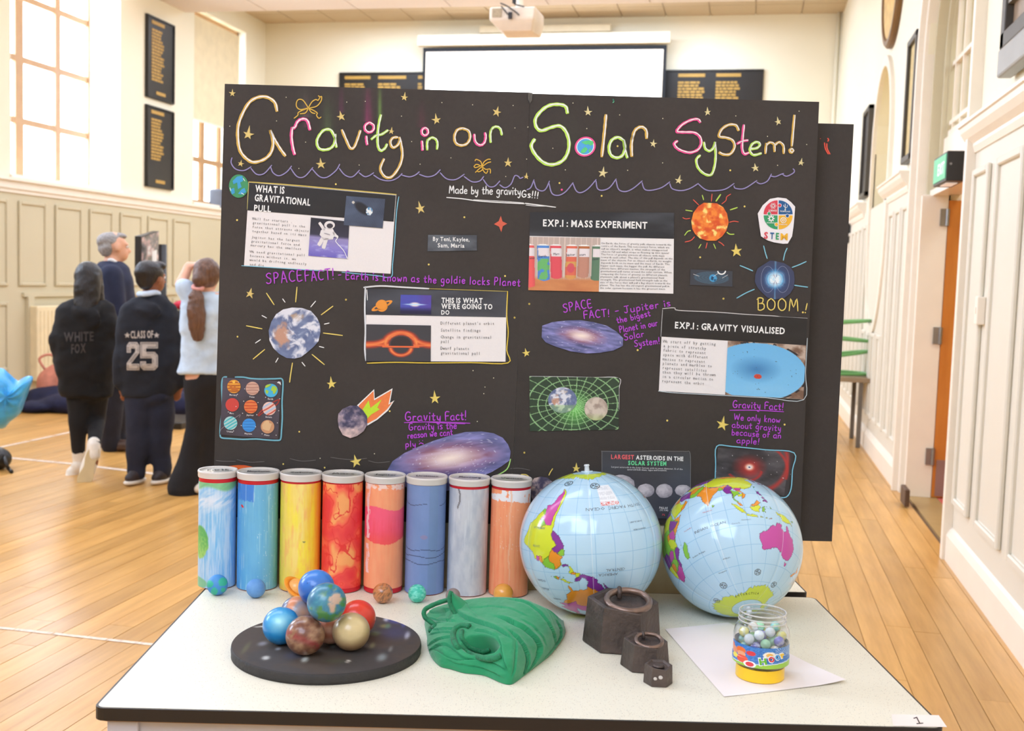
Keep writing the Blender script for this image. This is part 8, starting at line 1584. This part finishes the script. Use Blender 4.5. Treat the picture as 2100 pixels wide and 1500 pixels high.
for i in range(nU):
    u = i/(nU-1); h = .078*(min(1, sin(pi*min(.5, .06+u*.62)) if u < .7 else (1-((u-.7)/.3)**2*.55)))*(1-.35*max(0, .25-u)/.25)
    P0 = onz(*g_(*LOs[i]), ZT); P1 = onz(*g_(*HIs[i]), ZT+h); dd = P1-P0; dd[2] = 0
    while np.dot(dd, fdir) < .014 and h > .003:
        h *= .93; P1 = onz(*g_(*HIs[i]), ZT+h); dd = P1-P0; dd[2] = 0
    for j in range(nS+1):
        s_ = j/nS*pi/2; p = P0+dd*(1-cos(s_)**1.15)+ez*(h*sin(s_)**.85); GV.append(p)
    for j in range(1, nB+1):
        s_ = j/nB*pi/2; GV.append(P0+dd+fdir*(.045*sin(s_))+ez*(h*cos(s_)))
GV = np.array(GV); nR = nS+nB+1
c_c = (GV-CO)@CM.T; gx = (1050+FPX*c_c[:, 0]/c_c[:, 2]-850)*6.176; gy = (750-FPX*c_c[:, 1]/c_c[:, 2]-1180)*6.176
front = np.tile(np.arange(nR) <= nS, nU)
def seg_dist(P):
    Q = np.array(smooth_path([tuple(map(float, q.split(','))) for q in P.split()], k=6)); best = np.full(len(gx), 1e9); sg = np.zeros(len(gx)); al = np.zeros(len(gx)); n = len(Q)-1
    for i in range(n):
        a, b = Q[i], Q[i+1]; d = b-a; L2 = d@d+1e-9; t = np.clip(((gx-a[0])*d[0]+(gy-a[1])*d[1])/L2, 0, 1); dx = gx-a[0]-t*d[0]; dy = gy-a[1]-t*d[1]; r = np.hypot(dx, dy); m_ = r < best
        best[m_] = r[m_]; sg[m_] = np.sign(d[0]*dy-d[1]*dx)[m_]; al[m_] = ((i+t)/n)[m_]
    return best, sg, al
DSP = np.zeros(len(GV))
# overlapping layers: (curve, height of the rounded lip, its width, crease depth, which side carries the lip)
CR = [('500,430 640,540 800,600 960,650 1080,705 1210,790', 6.5, 70, 4.5, -1), ('1040,530 1180,570 1300,630 1430,700 1530,810 1585,920 1570,1020', 6.5, 60, 5, -1), ('1180,300 1400,350 1560,440 1680,580 1770,760 1800,880', 3.0, 60, 2.4, -1),
      ('1800,560 1850,680 1840,800 1760,930 1640,1050', 3, 50, 2.5, -1), ('1180,700 1300,790 1400,930 1440,1060 1420,1180 1370,1290', 4.5, 60, 3.6, -1), ('1585,920 1560,1040 1480,1160 1400,1260', 3.5, 50, 3.5, -1), ('1060,780 1100,870 1120,980 1150,1110 1190,1230', 6, 60, 4.5, -1),
      ('1290,820 1290,940 1280,1060 1260,1200 1240,1290', 3, 45, 2.5, -1), ('175,900 300,820 420,790 520,790', 4, 40, 3, -1), ('180,960 300,890 400,880 500,940 620,1040 740,1070', 4.5, 45, 3.5, -1), ('210,1010 250,960 330,990 420,1050 560,1085 700,1075 850,1085', 5, 50, 4, 1),
      ('420,1060 540,1120 640,1130', 2.5, 35, 2, -1), ('860,1060 960,1090 1080,1150 1170,1210', 4, 40, 3.5, -1), ('240,700 380,690 520,690', 4, 40, 3, -1), ('190,760 330,720 470,740', 3, 35, 2.4, -1), ('160,480 300,450 470,440', 4, 40, 3.2, -1), ('150,540 300,520 500,520', 4, 36, 3.2, -1), ('260,600 380,575 520,580', 4, 34, 3.4, -1),
      ('620,1140 800,1160 980,1220 1100,1290', 3, 50, 2.2, -1), ('1330,560 1480,640 1600,770 1660,900', 1.4, 70, 1.2, -1), ('700,420 1000,400 1250,440 1450,530', 1.2, 90, .8, -1), ('640,330 700,440 820,540', 2.2, 60, 1.6, 1), ('760,700 900,720 1040,780', 4, 40, 3, -1), ('640,830 800,850 1000,890 1080,890', 3.5, 34, 3.5, 1), ('700,940 860,950 1000,900', 3, 30, 3, 1)]
for cv, a_h, w_h, b_d, sd in CR:
    r, sg, al = seg_dist(cv); fade = np.clip(np.minimum(al, 1-al)*5+.15, 0, 1)*(r < 400); s_ = sg*sd
    DSP += np.where(s_ > 0, a_h*np.exp(-r/w_h)*(1-np.exp(-r/6)*.35), -b_d*np.exp(-r/(w_h*.30)))*fade*.001
pk = np.clip(1-np.hypot((gx-830)/250, (gy-890)/135), 0, 1); DSP -= .030*np.clip(pk*2.2, 0, 1)
pk = np.clip(1-np.hypot((gx-330)/170, (gy-520)/90), 0, 1); DSP -= .010*np.clip(pk*2, 0, 1)
DSP += .0022*(fbm(gx/170., gy/120., 4)-.5)*2
DSP *= np.where(front, 1, 0)
# vertex normals of the plain grid
G3 = GV.reshape(nU, nR, 3); du = np.gradient(G3, axis=0); dv = np.gradient(G3, axis=1); Nn = np.cross(du, dv).reshape(-1, 3); Nn /= np.linalg.norm(Nn, axis=1)[:, None]+1e-12
vw = CO-GV; Nn *= np.where((Nn*vw).sum(1) < 0, -1, 1)[:, None]
edge_f = np.clip(np.tile(np.minimum(np.arange(nR)/6., 1), nU), 0, 1)*np.clip(np.minimum(np.repeat(np.arange(nU), nR), np.repeat(nU-1-np.arange(nU), nR))/6., 0, 1)
CV = GV+Nn*(DSP*edge_f)[:, None]; CV[:, 2] = np.maximum(CV[:, 2], ZT+.0006)
CF = [(i*nR+j, (i+1)*nR+j, (i+1)*nR+j+1, i*nR+j+1) for i in range(nU-1) for j in range(nR-1)]
body = mk('folded_body', CV, CF, M_cl, ct, True); bvb = bvh_of(body)
def surf(x, y, lift=0.):
    px_, py_ = g_(x, y); r = unit(ray(px_, py_)); h = bvb.ray_cast(Vector(CO), Vector(r))
    if h[0] is None:
        q = onz(px_, py_, ZT+.04); nn = bvb.find_nearest(Vector(q)); p = CO+ray(px_, py_)*np.dot(CM[2], np.array(nn[0])-CO)
    else: p = np.array(h[0])
    p = p-r*lift; p[2] = max(p[2], ZT+.003); return p
# upright flap at the upper left, a thin bent sheet
dT = np.dot(CM[2], surf(520, 420)-CO)
A1 = [(462, 215, 0), (452, 300, -.003), (460, 390, -.008), (505, 480, -.012), (560, 570, -.018), (610, 640, -.022)]; A2 = [(490, 225, .004), (545, 270, .006), (620, 320, .008), (680, 380, .006), (720, 470, .0), (760, 600, -.012)]
A1s, A2s = smooth_path(A1, k=5), smooth_path(A2, k=5); FV = []; nw = 12
for a, b in zip(A1s, A2s):
    for k in range(nw+1):
        t = k/nw; q = a*(1-t)+b*t; bow = .008*sin(pi*t); FV.append(CO+ray(*g_(q[0], q[1]))*(dT+q[2]-bow))
n_f = len(A1s); FF = [(i*(nw+1)+k, i*(nw+1)+k+1, (i+1)*(nw+1)+k+1, (i+1)*(nw+1)+k) for i in range(n_f-1) for k in range(nw)]
FB = [p+fdir*.0025 for p in FV]; m0 = len(FV); FF = FF+[tuple(i+m0 for i in f[::-1]) for f in FF]
mk('upright_flap', FV+FB, FF, M_cl, ct, True)
def hem(P, r, lift=.004):
    mb = MB(); Q = smooth_path([np.array(p, float) for p in P], k=6); mb.tube(Q, [r*(1+.04*sin(i*1.3)) for i in range(len(Q))], 12); return mb.build('velvet_hem', M_vel, ct, smooth=True)
hem([CO+ray(*g_(x, y))*(dT+d) for x, y, d in ((466, 205, -.002), (440, 290, -.006), (455, 380, -.010), (500, 470, -.014), (560, 560, -.02), (620, 640, -.024))], .0036)
hem([CO+ray(*g_(x, y))*(dT+d) for x, y, d in ((440, 310, .0), (320, 345, .002), (200, 395, .0), (125, 450, -.004), (130, 530, -.008), (200, 590, -.012), (300, 660, -.018))], .0040)
hem([surf(x, y, .004) for x, y in ((700, 650), (600, 640), (510, 690), (490, 790), (540, 900), (680, 990), (860, 1050), (1000, 1060), (1090, 1020))], .0047)
hem([surf(x, y, .002) for x, y in ((600, 700), (600, 800), (700, 920), (860, 970), (950, 940))], .0036)
hem([surf(x, y, .004) for x, y in ((260, 650), (205, 670), (200, 710))], .0036)
hem([surf(x, y, .001) for x, y in ((1420, 1010), (1430, 1100), (1400, 1200), (1390, 1250))], .0020)
# ================================================================ IRON WEIGHTS
M_iron = cmat('rusty_cast_iron', 86, 74, 68, rough=.5, metal=.35, vary=.3, vscale=22, bump=.25, bscale=120)
M_ring = cmat('worn_brown_iron_ring', 134, 112, 100, rough=.34, metal=.6, vary=.2, vscale=60, bump=.1, bscale=120)
def weight(label, BC, rb, rtp, h, rot, ring=True):
    """hexagonal taper: base centre BC on the table, circumradius rb at the foot, rtp at the top"""
    t = thing('iron_weight', label, 'weight', BC, 'hexagonal iron weights')
    hx_ = lambda r, z: [BC+ex*r*cos(rot+pi*k/3)+ey*r*sin(rot+pi*k/3)+ez*z for k in range(6)]
    fl_ = .05*rb; rings = [hx_(rb*.985, .0005), hx_(rb, h*.03), hx_(rtp, h), hx_(rtp*.84, h), hx_(rtp*.74, h-h*.10), hx_(rtp*.5, h-h*.13)]
    dz_ = (-.03, .03, .03, 0, -.03, -.13)
    rings = [[p+ez*(dz_[k]*h if j >= 2 else 0) for k, p in enumerate(r)] for j, r in enumerate(rings)]
    V = [p for r in rings for p in r]; F = [(j*6+k, j*6+(k+1) % 6, (j+1)*6+(k+1) % 6, (j+1)*6+k) for j in range(5) for k in range(6)]+[tuple(range(6))[::-1], tuple(range(30, 36))]
    MB().add(V, F).build('iron_body', M_iron, t, bevel=h*.018, seg=2)
    if ring:
        rr = rtp*.60; tr_ = rr*.155; c = BC+ez*(h-tr_*.1)+ey*(-.16*rb)+ex*.13*rtp; n_ = unit(ez*1.0-ey*.22); u_ = ex; v_ = np.cross(n_, u_)
        MB().tube([c+u_*rr*cos(a)+v_*rr*sin(a) for a in np.linspace(0, 2*pi, 48)[:-1]], tr_, 14, closed=True).build('lifting_ring', M_ring, t, smooth=True)
        e = c+v_*rr*.94-u_*rr*.34-ez*rtp*.03
        MB().tube([e+ey*.10*rtp*s_+ez*z*rtp for s_, z in ((-1.5, -.16), (-1.2, .04), (-.2, .11), (.9, .05), (1.3, -.16))], rtp*.07, 10).build('staple', M_iron, t, smooth=True)
    else: MB().cyl(BC+ez*(h-h*.1), BC+ez*(h-.03*h), rtp*.42, rtp*.36, n=24).build('stamped_boss', M_iron, t, smooth=.6)
    return t
w_ = lambda x, y: (1180+x/6.25, 1190+y/6.25)
def foot(xl, xr, yb): 
    q = onz((xl+xr)/2, yb, ZT); r = (xr-xl)/2/FPX*np.dot(CM[2], q-CO); return q, r
q, r = foot(w_(128, 0)[0], w_(1140, 0)[0], w_(0, 955)[1]); R1 = r*1.02; c1 = q+ey*R1*.80; D1 = np.dot(CM[2], c1-CO)
weight('largest hexagonal iron weight with a heavy ring, behind the smaller two', c1, R1, R1*.90, .079, radians(-8))
q, r = foot(w_(608, 0)[0], w_(1238, 0)[0], w_(0, 1200)[1]); R2 = r*1.02; c2 = q+ey*R2*.82
weight('middle-sized hexagonal iron weight with a ring, between the other two', c2, R2, R2*.88, .045, radians(-8))
q, r = foot(w_(893, 0)[0], w_(1266, 0)[0], w_(0, 1378)[1]); R3 = r*1.02; c3 = q+ey*R3*.84
wt3 = weight('smallest iron weight, without a ring, with two pale spots', c3, R3, R3*.94, .030, radians(-3), False)
mb = MB(); bq = bvh_of([o for o in bpy.data.objects if o.parent == wt3 and o.name.startswith('iron_body')][0])
for x, y, rr in ((1022, 1268, 22), (1090, 1252, 26), (1252, 1240, 18)):
    r0 = unit(ray(*w_(x, y))); h = bq.ray_cast(Vector(CO), Vector(r0))
    if h[0] is not None: mb.sphere(np.array(h[0]), (rr/6.25/FPX*1.65*1.2, .0008, rr/6.25/FPX*1.65), 12, 8)
if mb.v: mb.build('pale_scuff', cmat('chalky_scuff', 206, 198, 190, rough=.7), wt3, smooth=True)
# ================================================================ SHEET OF PAPER
y_ = lambda x, y: (1360+x/5.25, 1200+y/5.25)
pc_ = [onz(*y_(x, y), ZT) for x, y in ((-10, 500), (530, 420), (1370, 715), (1960, 1060), (1500, 1140), (660, 1210), (440, 1040), (110, 790))]
# clean quadrilateral sheet with softly lifted corners
A_, B_, C2_, D_ = onz(*y_(20, 482), ZT), onz(*y_(700, 412), ZT), onz(*y_(1965, 1062), ZT), onz(*y_(655, 1212), ZT)
V = []; n1 = 24
for j in range(n1+1):
    for i in range(n1+1):
        u, v = i/n1, j/n1; p = (A_*(1-u)+B_*u)*(1-v)+(D_*(1-u)+C2_*u)*v
        lift = .0006+.0045*max(0, u-.75)*max(0, v-.7)*12+.002*max(0, (u-.9))*8*v+.0012*(sin(u*7)*sin(v*5)+1)*.5*(abs(u-.5)+abs(v-.5)); V.append(p+ez*lift)
sh = mk('paper_sheet', V, [(j*(n1+1)+i, (j+1)*(n1+1)+i, (j+1)*(n1+1)+i+1, j*(n1+1)+i+1) for j in range(n1) for i in range(n1)], cmat('thin_white_paper', 250, 240, 236, rough=.7, vary=.01), None, True, recenter=True)
tag(sh, 'thin white sheet of paper under the jar of marbles, corner curling', 'paper')
# ================================================================ JAR OF MARBLES
jr, jb = 56.5, 1391
q = onz(1557, 1403, ZT+.0015); sJ = np.dot(CM[2], q-CO)/FPX; RJ = 50*sJ; JC = q+unit(np.array([q[0], q[1], 0]))*RJ*.98; JC[2] = ZT+.0014; sJ = np.dot(CM[2], JC-CO)/FPX
jt = thing('marble_jar', 'clear open plastic jar with a yellow base and colourful printed band', 'jar', JC)
px = lambda v: v*sJ
BH = px(26); R0 = px(49)
MB().lathe(JC, [(0, .0), (R0*.97, 0), (R0, .001), (R0*1.0, BH), (R0*.9, BH), (0, BH)], 64).build('yellow_base', cmat('glossy_yellow_plastic', 254, 204, 32, rough=.3), jt, smooth=.6)
def clear_mat():
    m = bpy.data.materials.new('clear_pet_plastic'); m.use_nodes = True; nt = m.node_tree; b = nt.nodes['Principled BSDF']
    b.inputs['Transmission Weight'].default_value = 1; b.inputs['Roughness'].default_value = .02; b.inputs['IOR'].default_value = 1.30
    tc = nt.nodes.new('ShaderNodeTexCoord'); nz = nt.nodes.new('ShaderNodeTexNoise'); nz.inputs['Scale'].default_value = 20; nt.links.new(tc.outputs['Object'], nz.inputs[0]); rr = nt.nodes.new('ShaderNodeValToRGB'); rr.color_ramp.elements[0].color = (.96, .97, .98, 1); rr.color_ramp.elements[1].color = (1, 1, 1, 1); nt.links.new(nz.outputs[0], rr.inputs[0]); nt.links.new(rr.outputs[0], b.inputs['Base Color']); return m
M_pet = clear_mat()
def M_thr2():
    m = M_thr.copy(); m.name = 'hazy_shoulder_plastic'; m.node_tree.nodes['Principled BSDF'].inputs['Alpha'].default_value = .10; return m
H1 = BH; prof_o = [(R0*.98, H1), (px(52), H1+px(4)), (px(56), H1+px(10)), (px(56.5), H1+px(20)), (px(55.5), H1+px(24)), (px(55.5), H1+px(48)), (px(56.8), H1+px(52)), (px(56.5), H1+px(64)), (px(54), H1+px(76)), (px(49), H1+px(84)), (px(46), H1+px(87)), (px(46), H1+px(90)), (px(47.6), H1+px(92)), (px(46), H1+px(94)), (px(46), H1+px(98)), (px(47.6), H1+px(100)), (px(46), H1+px(102)), (px(46), H1+px(107)), (px(46.6), H1+px(109)), (px(45.6), H1+px(110))]
tw_ = px(1.3); prof = prof_o+[(r-tw_, z) for r, z in prof_o[::-1]]
MB().lathe(JC, prof, 72, closed=True).build('clear_body', M_pet, jt, smooth=True)
M_thr = bpy.data.materials.new('frosted_thread_plastic'); M_thr.use_nodes = True; M_thr.node_tree.nodes['Principled BSDF'].inputs['Base Color'].default_value = (.9, .87, .84, 1); M_thr.node_tree.nodes['Principled BSDF'].inputs['Alpha'].default_value = .42; M_thr.node_tree.nodes['Principled BSDF'].inputs['Roughness'].default_value = .12
_n = M_thr.node_tree.nodes.new('ShaderNodeTexNoise'); _r = M_thr.node_tree.nodes.new('ShaderNodeValToRGB'); _r.color_ramp.elements[0].color = (.84, .82, .80, 1); _r.color_ramp.elements[1].color = (.95, .93, .90, 1); M_thr.node_tree.links.new(_n.outputs[0], _r.inputs[0]); M_thr.node_tree.links.new(_r.outputs[0], M_thr.node_tree.nodes['Principled BSDF'].inputs['Base Color'])
for zz, rr in ((92, 47.4), (100, 47.4), (109.5, 46.4)):
    MB().tube([JC+np.array([px(rr)*cos(a), px(rr)*sin(a), H1+px(zz)]) for a in np.linspace(0, 2*pi, 72)[:-1]], px(1.6), 8, closed=True).build('screw_thread', M_thr, jt, smooth=True)
MB().lathe(JC, [(px(57), H1+px(52)), (px(56.8), H1+px(64)), (px(54.3), H1+px(76)), (px(49.3), H1+px(84))], 72).build('frosted_shoulder', M_thr2(), jt, smooth=True)
# printed band
def band(a, t):
    th = a*pi/2; X = a*54; Y = (t-.5)*50+8*a*0; c = mixc(K(62, 116, 190), K(84, 150, 214), (vnoise(X*.9, Y*.9) > .55)*.8)
    yy_ = Y-a*(-6)
    c = mixc(c, K(160, 206, 70), np.clip((yy_-16)*1, 0, 1)); c = mixc(c, K(250, 250, 250), (np.abs(yy_-15.5) < 1)*.8)
    for x0, y0, r0, col in ((-42, -4, 9, (236, 150, 110)), (-46, -14, 5, (240, 110, 60)), (-27, -10, 8, (240, 120, 60)), (-26, -1, 7, (238, 170, 130)), (-24, 10, 9, (236, 96, 70)), (-38, 8, 6, (240, 220, 90)), (-12, -8, 6, (224, 60, 70)), (11, -8, 8, (250, 240, 220)), (11, -8, 4.5, (246, 190, 90)), (-13, 18, 8, (250, 250, 250)), (-13, 18, 5.5, (226, 70, 80))): c = mixc(c, K(*col), (np.hypot(X-x0, Y-y0) < r0)*1.)
    ray_ = np.abs(((np.arctan2(Y+8, X-30)*9) % 2)-1) < .3; c = mixc(c, K(220, 232, 246), ray_*(X > 18)*(Y < -2)*.8); return c
def band_mesh():
    na, nh = 240, 50; r_ = px(55.5)+.0004; z0, z1 = H1+px(8), H1+px(50)
    d = unit(np.array([JC[0], JC[1], 0])); rt = np.array([d[1], -d[0], 0]); th, t = np.meshgrid(np.linspace(-pi*.86, pi*.86, na+1), np.linspace(0, 1, nh+1)); rad = np.where(t > .62, px(56.7)+.0004, px(55.7)+.0004)
    V = (JC+rt*(np.sin(th)*rad)[..., None]-d*(np.cos(th)*rad)[..., None]+ez*(z1+(z0-z1)*t)[..., None]).reshape(-1, 3)
    F = [(j*(na+1)+i, (j+1)*(na+1)+i, (j+1)*(na+1)+i+1, j*(na+1)+i+1) for j in range(nh) for i in range(na)]
    o = mk('printed_band', V, F, mat('glossy_printed_film', (1, 1, 1), rough=.3, attr=True, vary=.01), jt, True, s2l(np.clip(band(th/(pi/2), t), 0, 255).reshape(-1, 3)))
    ik = Ink()
    for ch, x0, x1, y0, h_, col in (('H', -2, 16, 16, 16, (110, 186, 50)), ('O', 15, 29, 9, 14, (226, 50, 60)), ('O', 27, 39, 4, 13, (60, 160, 224)), ('P', 37, 47, 1, 12, (246, 200, 50))):
        ik.text(ch, (x0, y0), (x1, y0-3), h_+1, (250, 250, 250), .10, dz=.0); ik.text(ch, (x0+1.4, y0-1), (x1-1, y0-4), h_-1.4, col, .05, dz=.0004)
    V = []
    for (x, y), z in zip(ik.v, ik.z): a = x/54.; r2 = px(56.9)+.0009+z; th = np.arcsin(np.clip(a, -.99, .99)); V.append(JC+rt*sin(th)*r2-d*cos(th)*r2+ez*(z1+(z0-z1)*((y+25)/50.)))
    mk('band_lettering', V, ik.f, M_ink, o, False, None, np.array(ik.c))
band_mesh()
# marbles packed in the jar
rm = px(10.6); rnd = random.Random(11); pts = []
def fits(p): return all(np.linalg.norm(p-q) > 2*rm*.985 for q in pts)
z = BH+rm+.001; ztop = H1+px(66)
Rin = px(54)-rm-tw_
ztop = H1+px(80)
for k in range(150):
    best = None
    for _ in range(60):
        a = rnd.uniform(0, 2*pi); rr = Rin*sqrt(rnd.random()); x, y = rr*cos(a), rr*sin(a); zz = BH+rm+.0005
        for q in pts:
            dx = hypot(q[0]-x, q[1]-y)
            if dx < 2*rm: zz = max(zz, q[2]+sqrt(4*rm*rm-dx*dx)+1e-5)
        if zz > H1+px(66) and hypot(x, y) > px(40)-rm: continue
        if best is None or zz < best[2]: best = (x, y, zz)
    if best is None or best[2] > ztop: break
    pts.append(np.array(best))
mcols = [(140, 214, 166), (232, 244, 248), (120, 120, 214), (244, 236, 130), (166, 230, 186), (214, 226, 236), (200, 160, 116), (150, 214, 206), (240, 246, 240), (150, 214, 130)]
MN = ['milky green', 'pale icy white', 'violet blue', 'lemon yellow', 'mint green', 'silvery grey', 'amber brown', 'pale aqua', 'clear white', 'leaf green']
MG = 'glass marbles inside the clear jar'; proto = {}
def marble_mesh(k):
    col = mcols[k]; c2 = mcols[(k*3+2) % 10]; n = 20; m = 12; V = []; C = []
    for j in range(m+1):
        for i in range(n):
            t, f = pi*j/m, 2*pi*i/n; V.append((rm*sin(t)*cos(f), rm*sin(t)*sin(f), rm*cos(t))); s_ = .5+.5*sin(f*2+t*3+k); C.append(s2l(np.array(col)*(1-.6*(s_ > .8))+np.array(c2)*.6*(s_ > .8)))
    F = [(j*n+i, (j+1)*n+i, (j+1)*n+(i+1) % n, j*n+(i+1) % n) for j in range(m) for i in range(n)]
    me = bpy.data.meshes.new('marble'); me.from_pydata(V, [], F); a = me.color_attributes.new('Col', 'FLOAT_COLOR', 'POINT'); c = np.ones((len(V), 4), np.float32); c[:, :3] = np.array(C); a.data.foreach_set('color', c.ravel()); me.polygons.foreach_set('use_smooth', [True]*len(F)); me.materials.append(mat('glossy_marble_glass', (1, 1, 1), rough=.08, attr=True, vary=.03, coat=.5)); return me
mm = [marble_mesh(k) for k in range(10)]
for p in sorted(pts, key=lambda p: p[2]):
    k = rnd.randrange(10); o = bpy.data.objects.new('marble', mm[k]); COL.objects.link(o); o.location = (JC[0]+p[0], JC[1]+p[1], JC[2]+p[2]); o.rotation_euler = (rnd.random()*6, rnd.random()*6, rnd.random()*6)
    tag(o, MN[k]+' glass marble inside the clear jar', 'marble', MG)
print('marbles', len(pts))
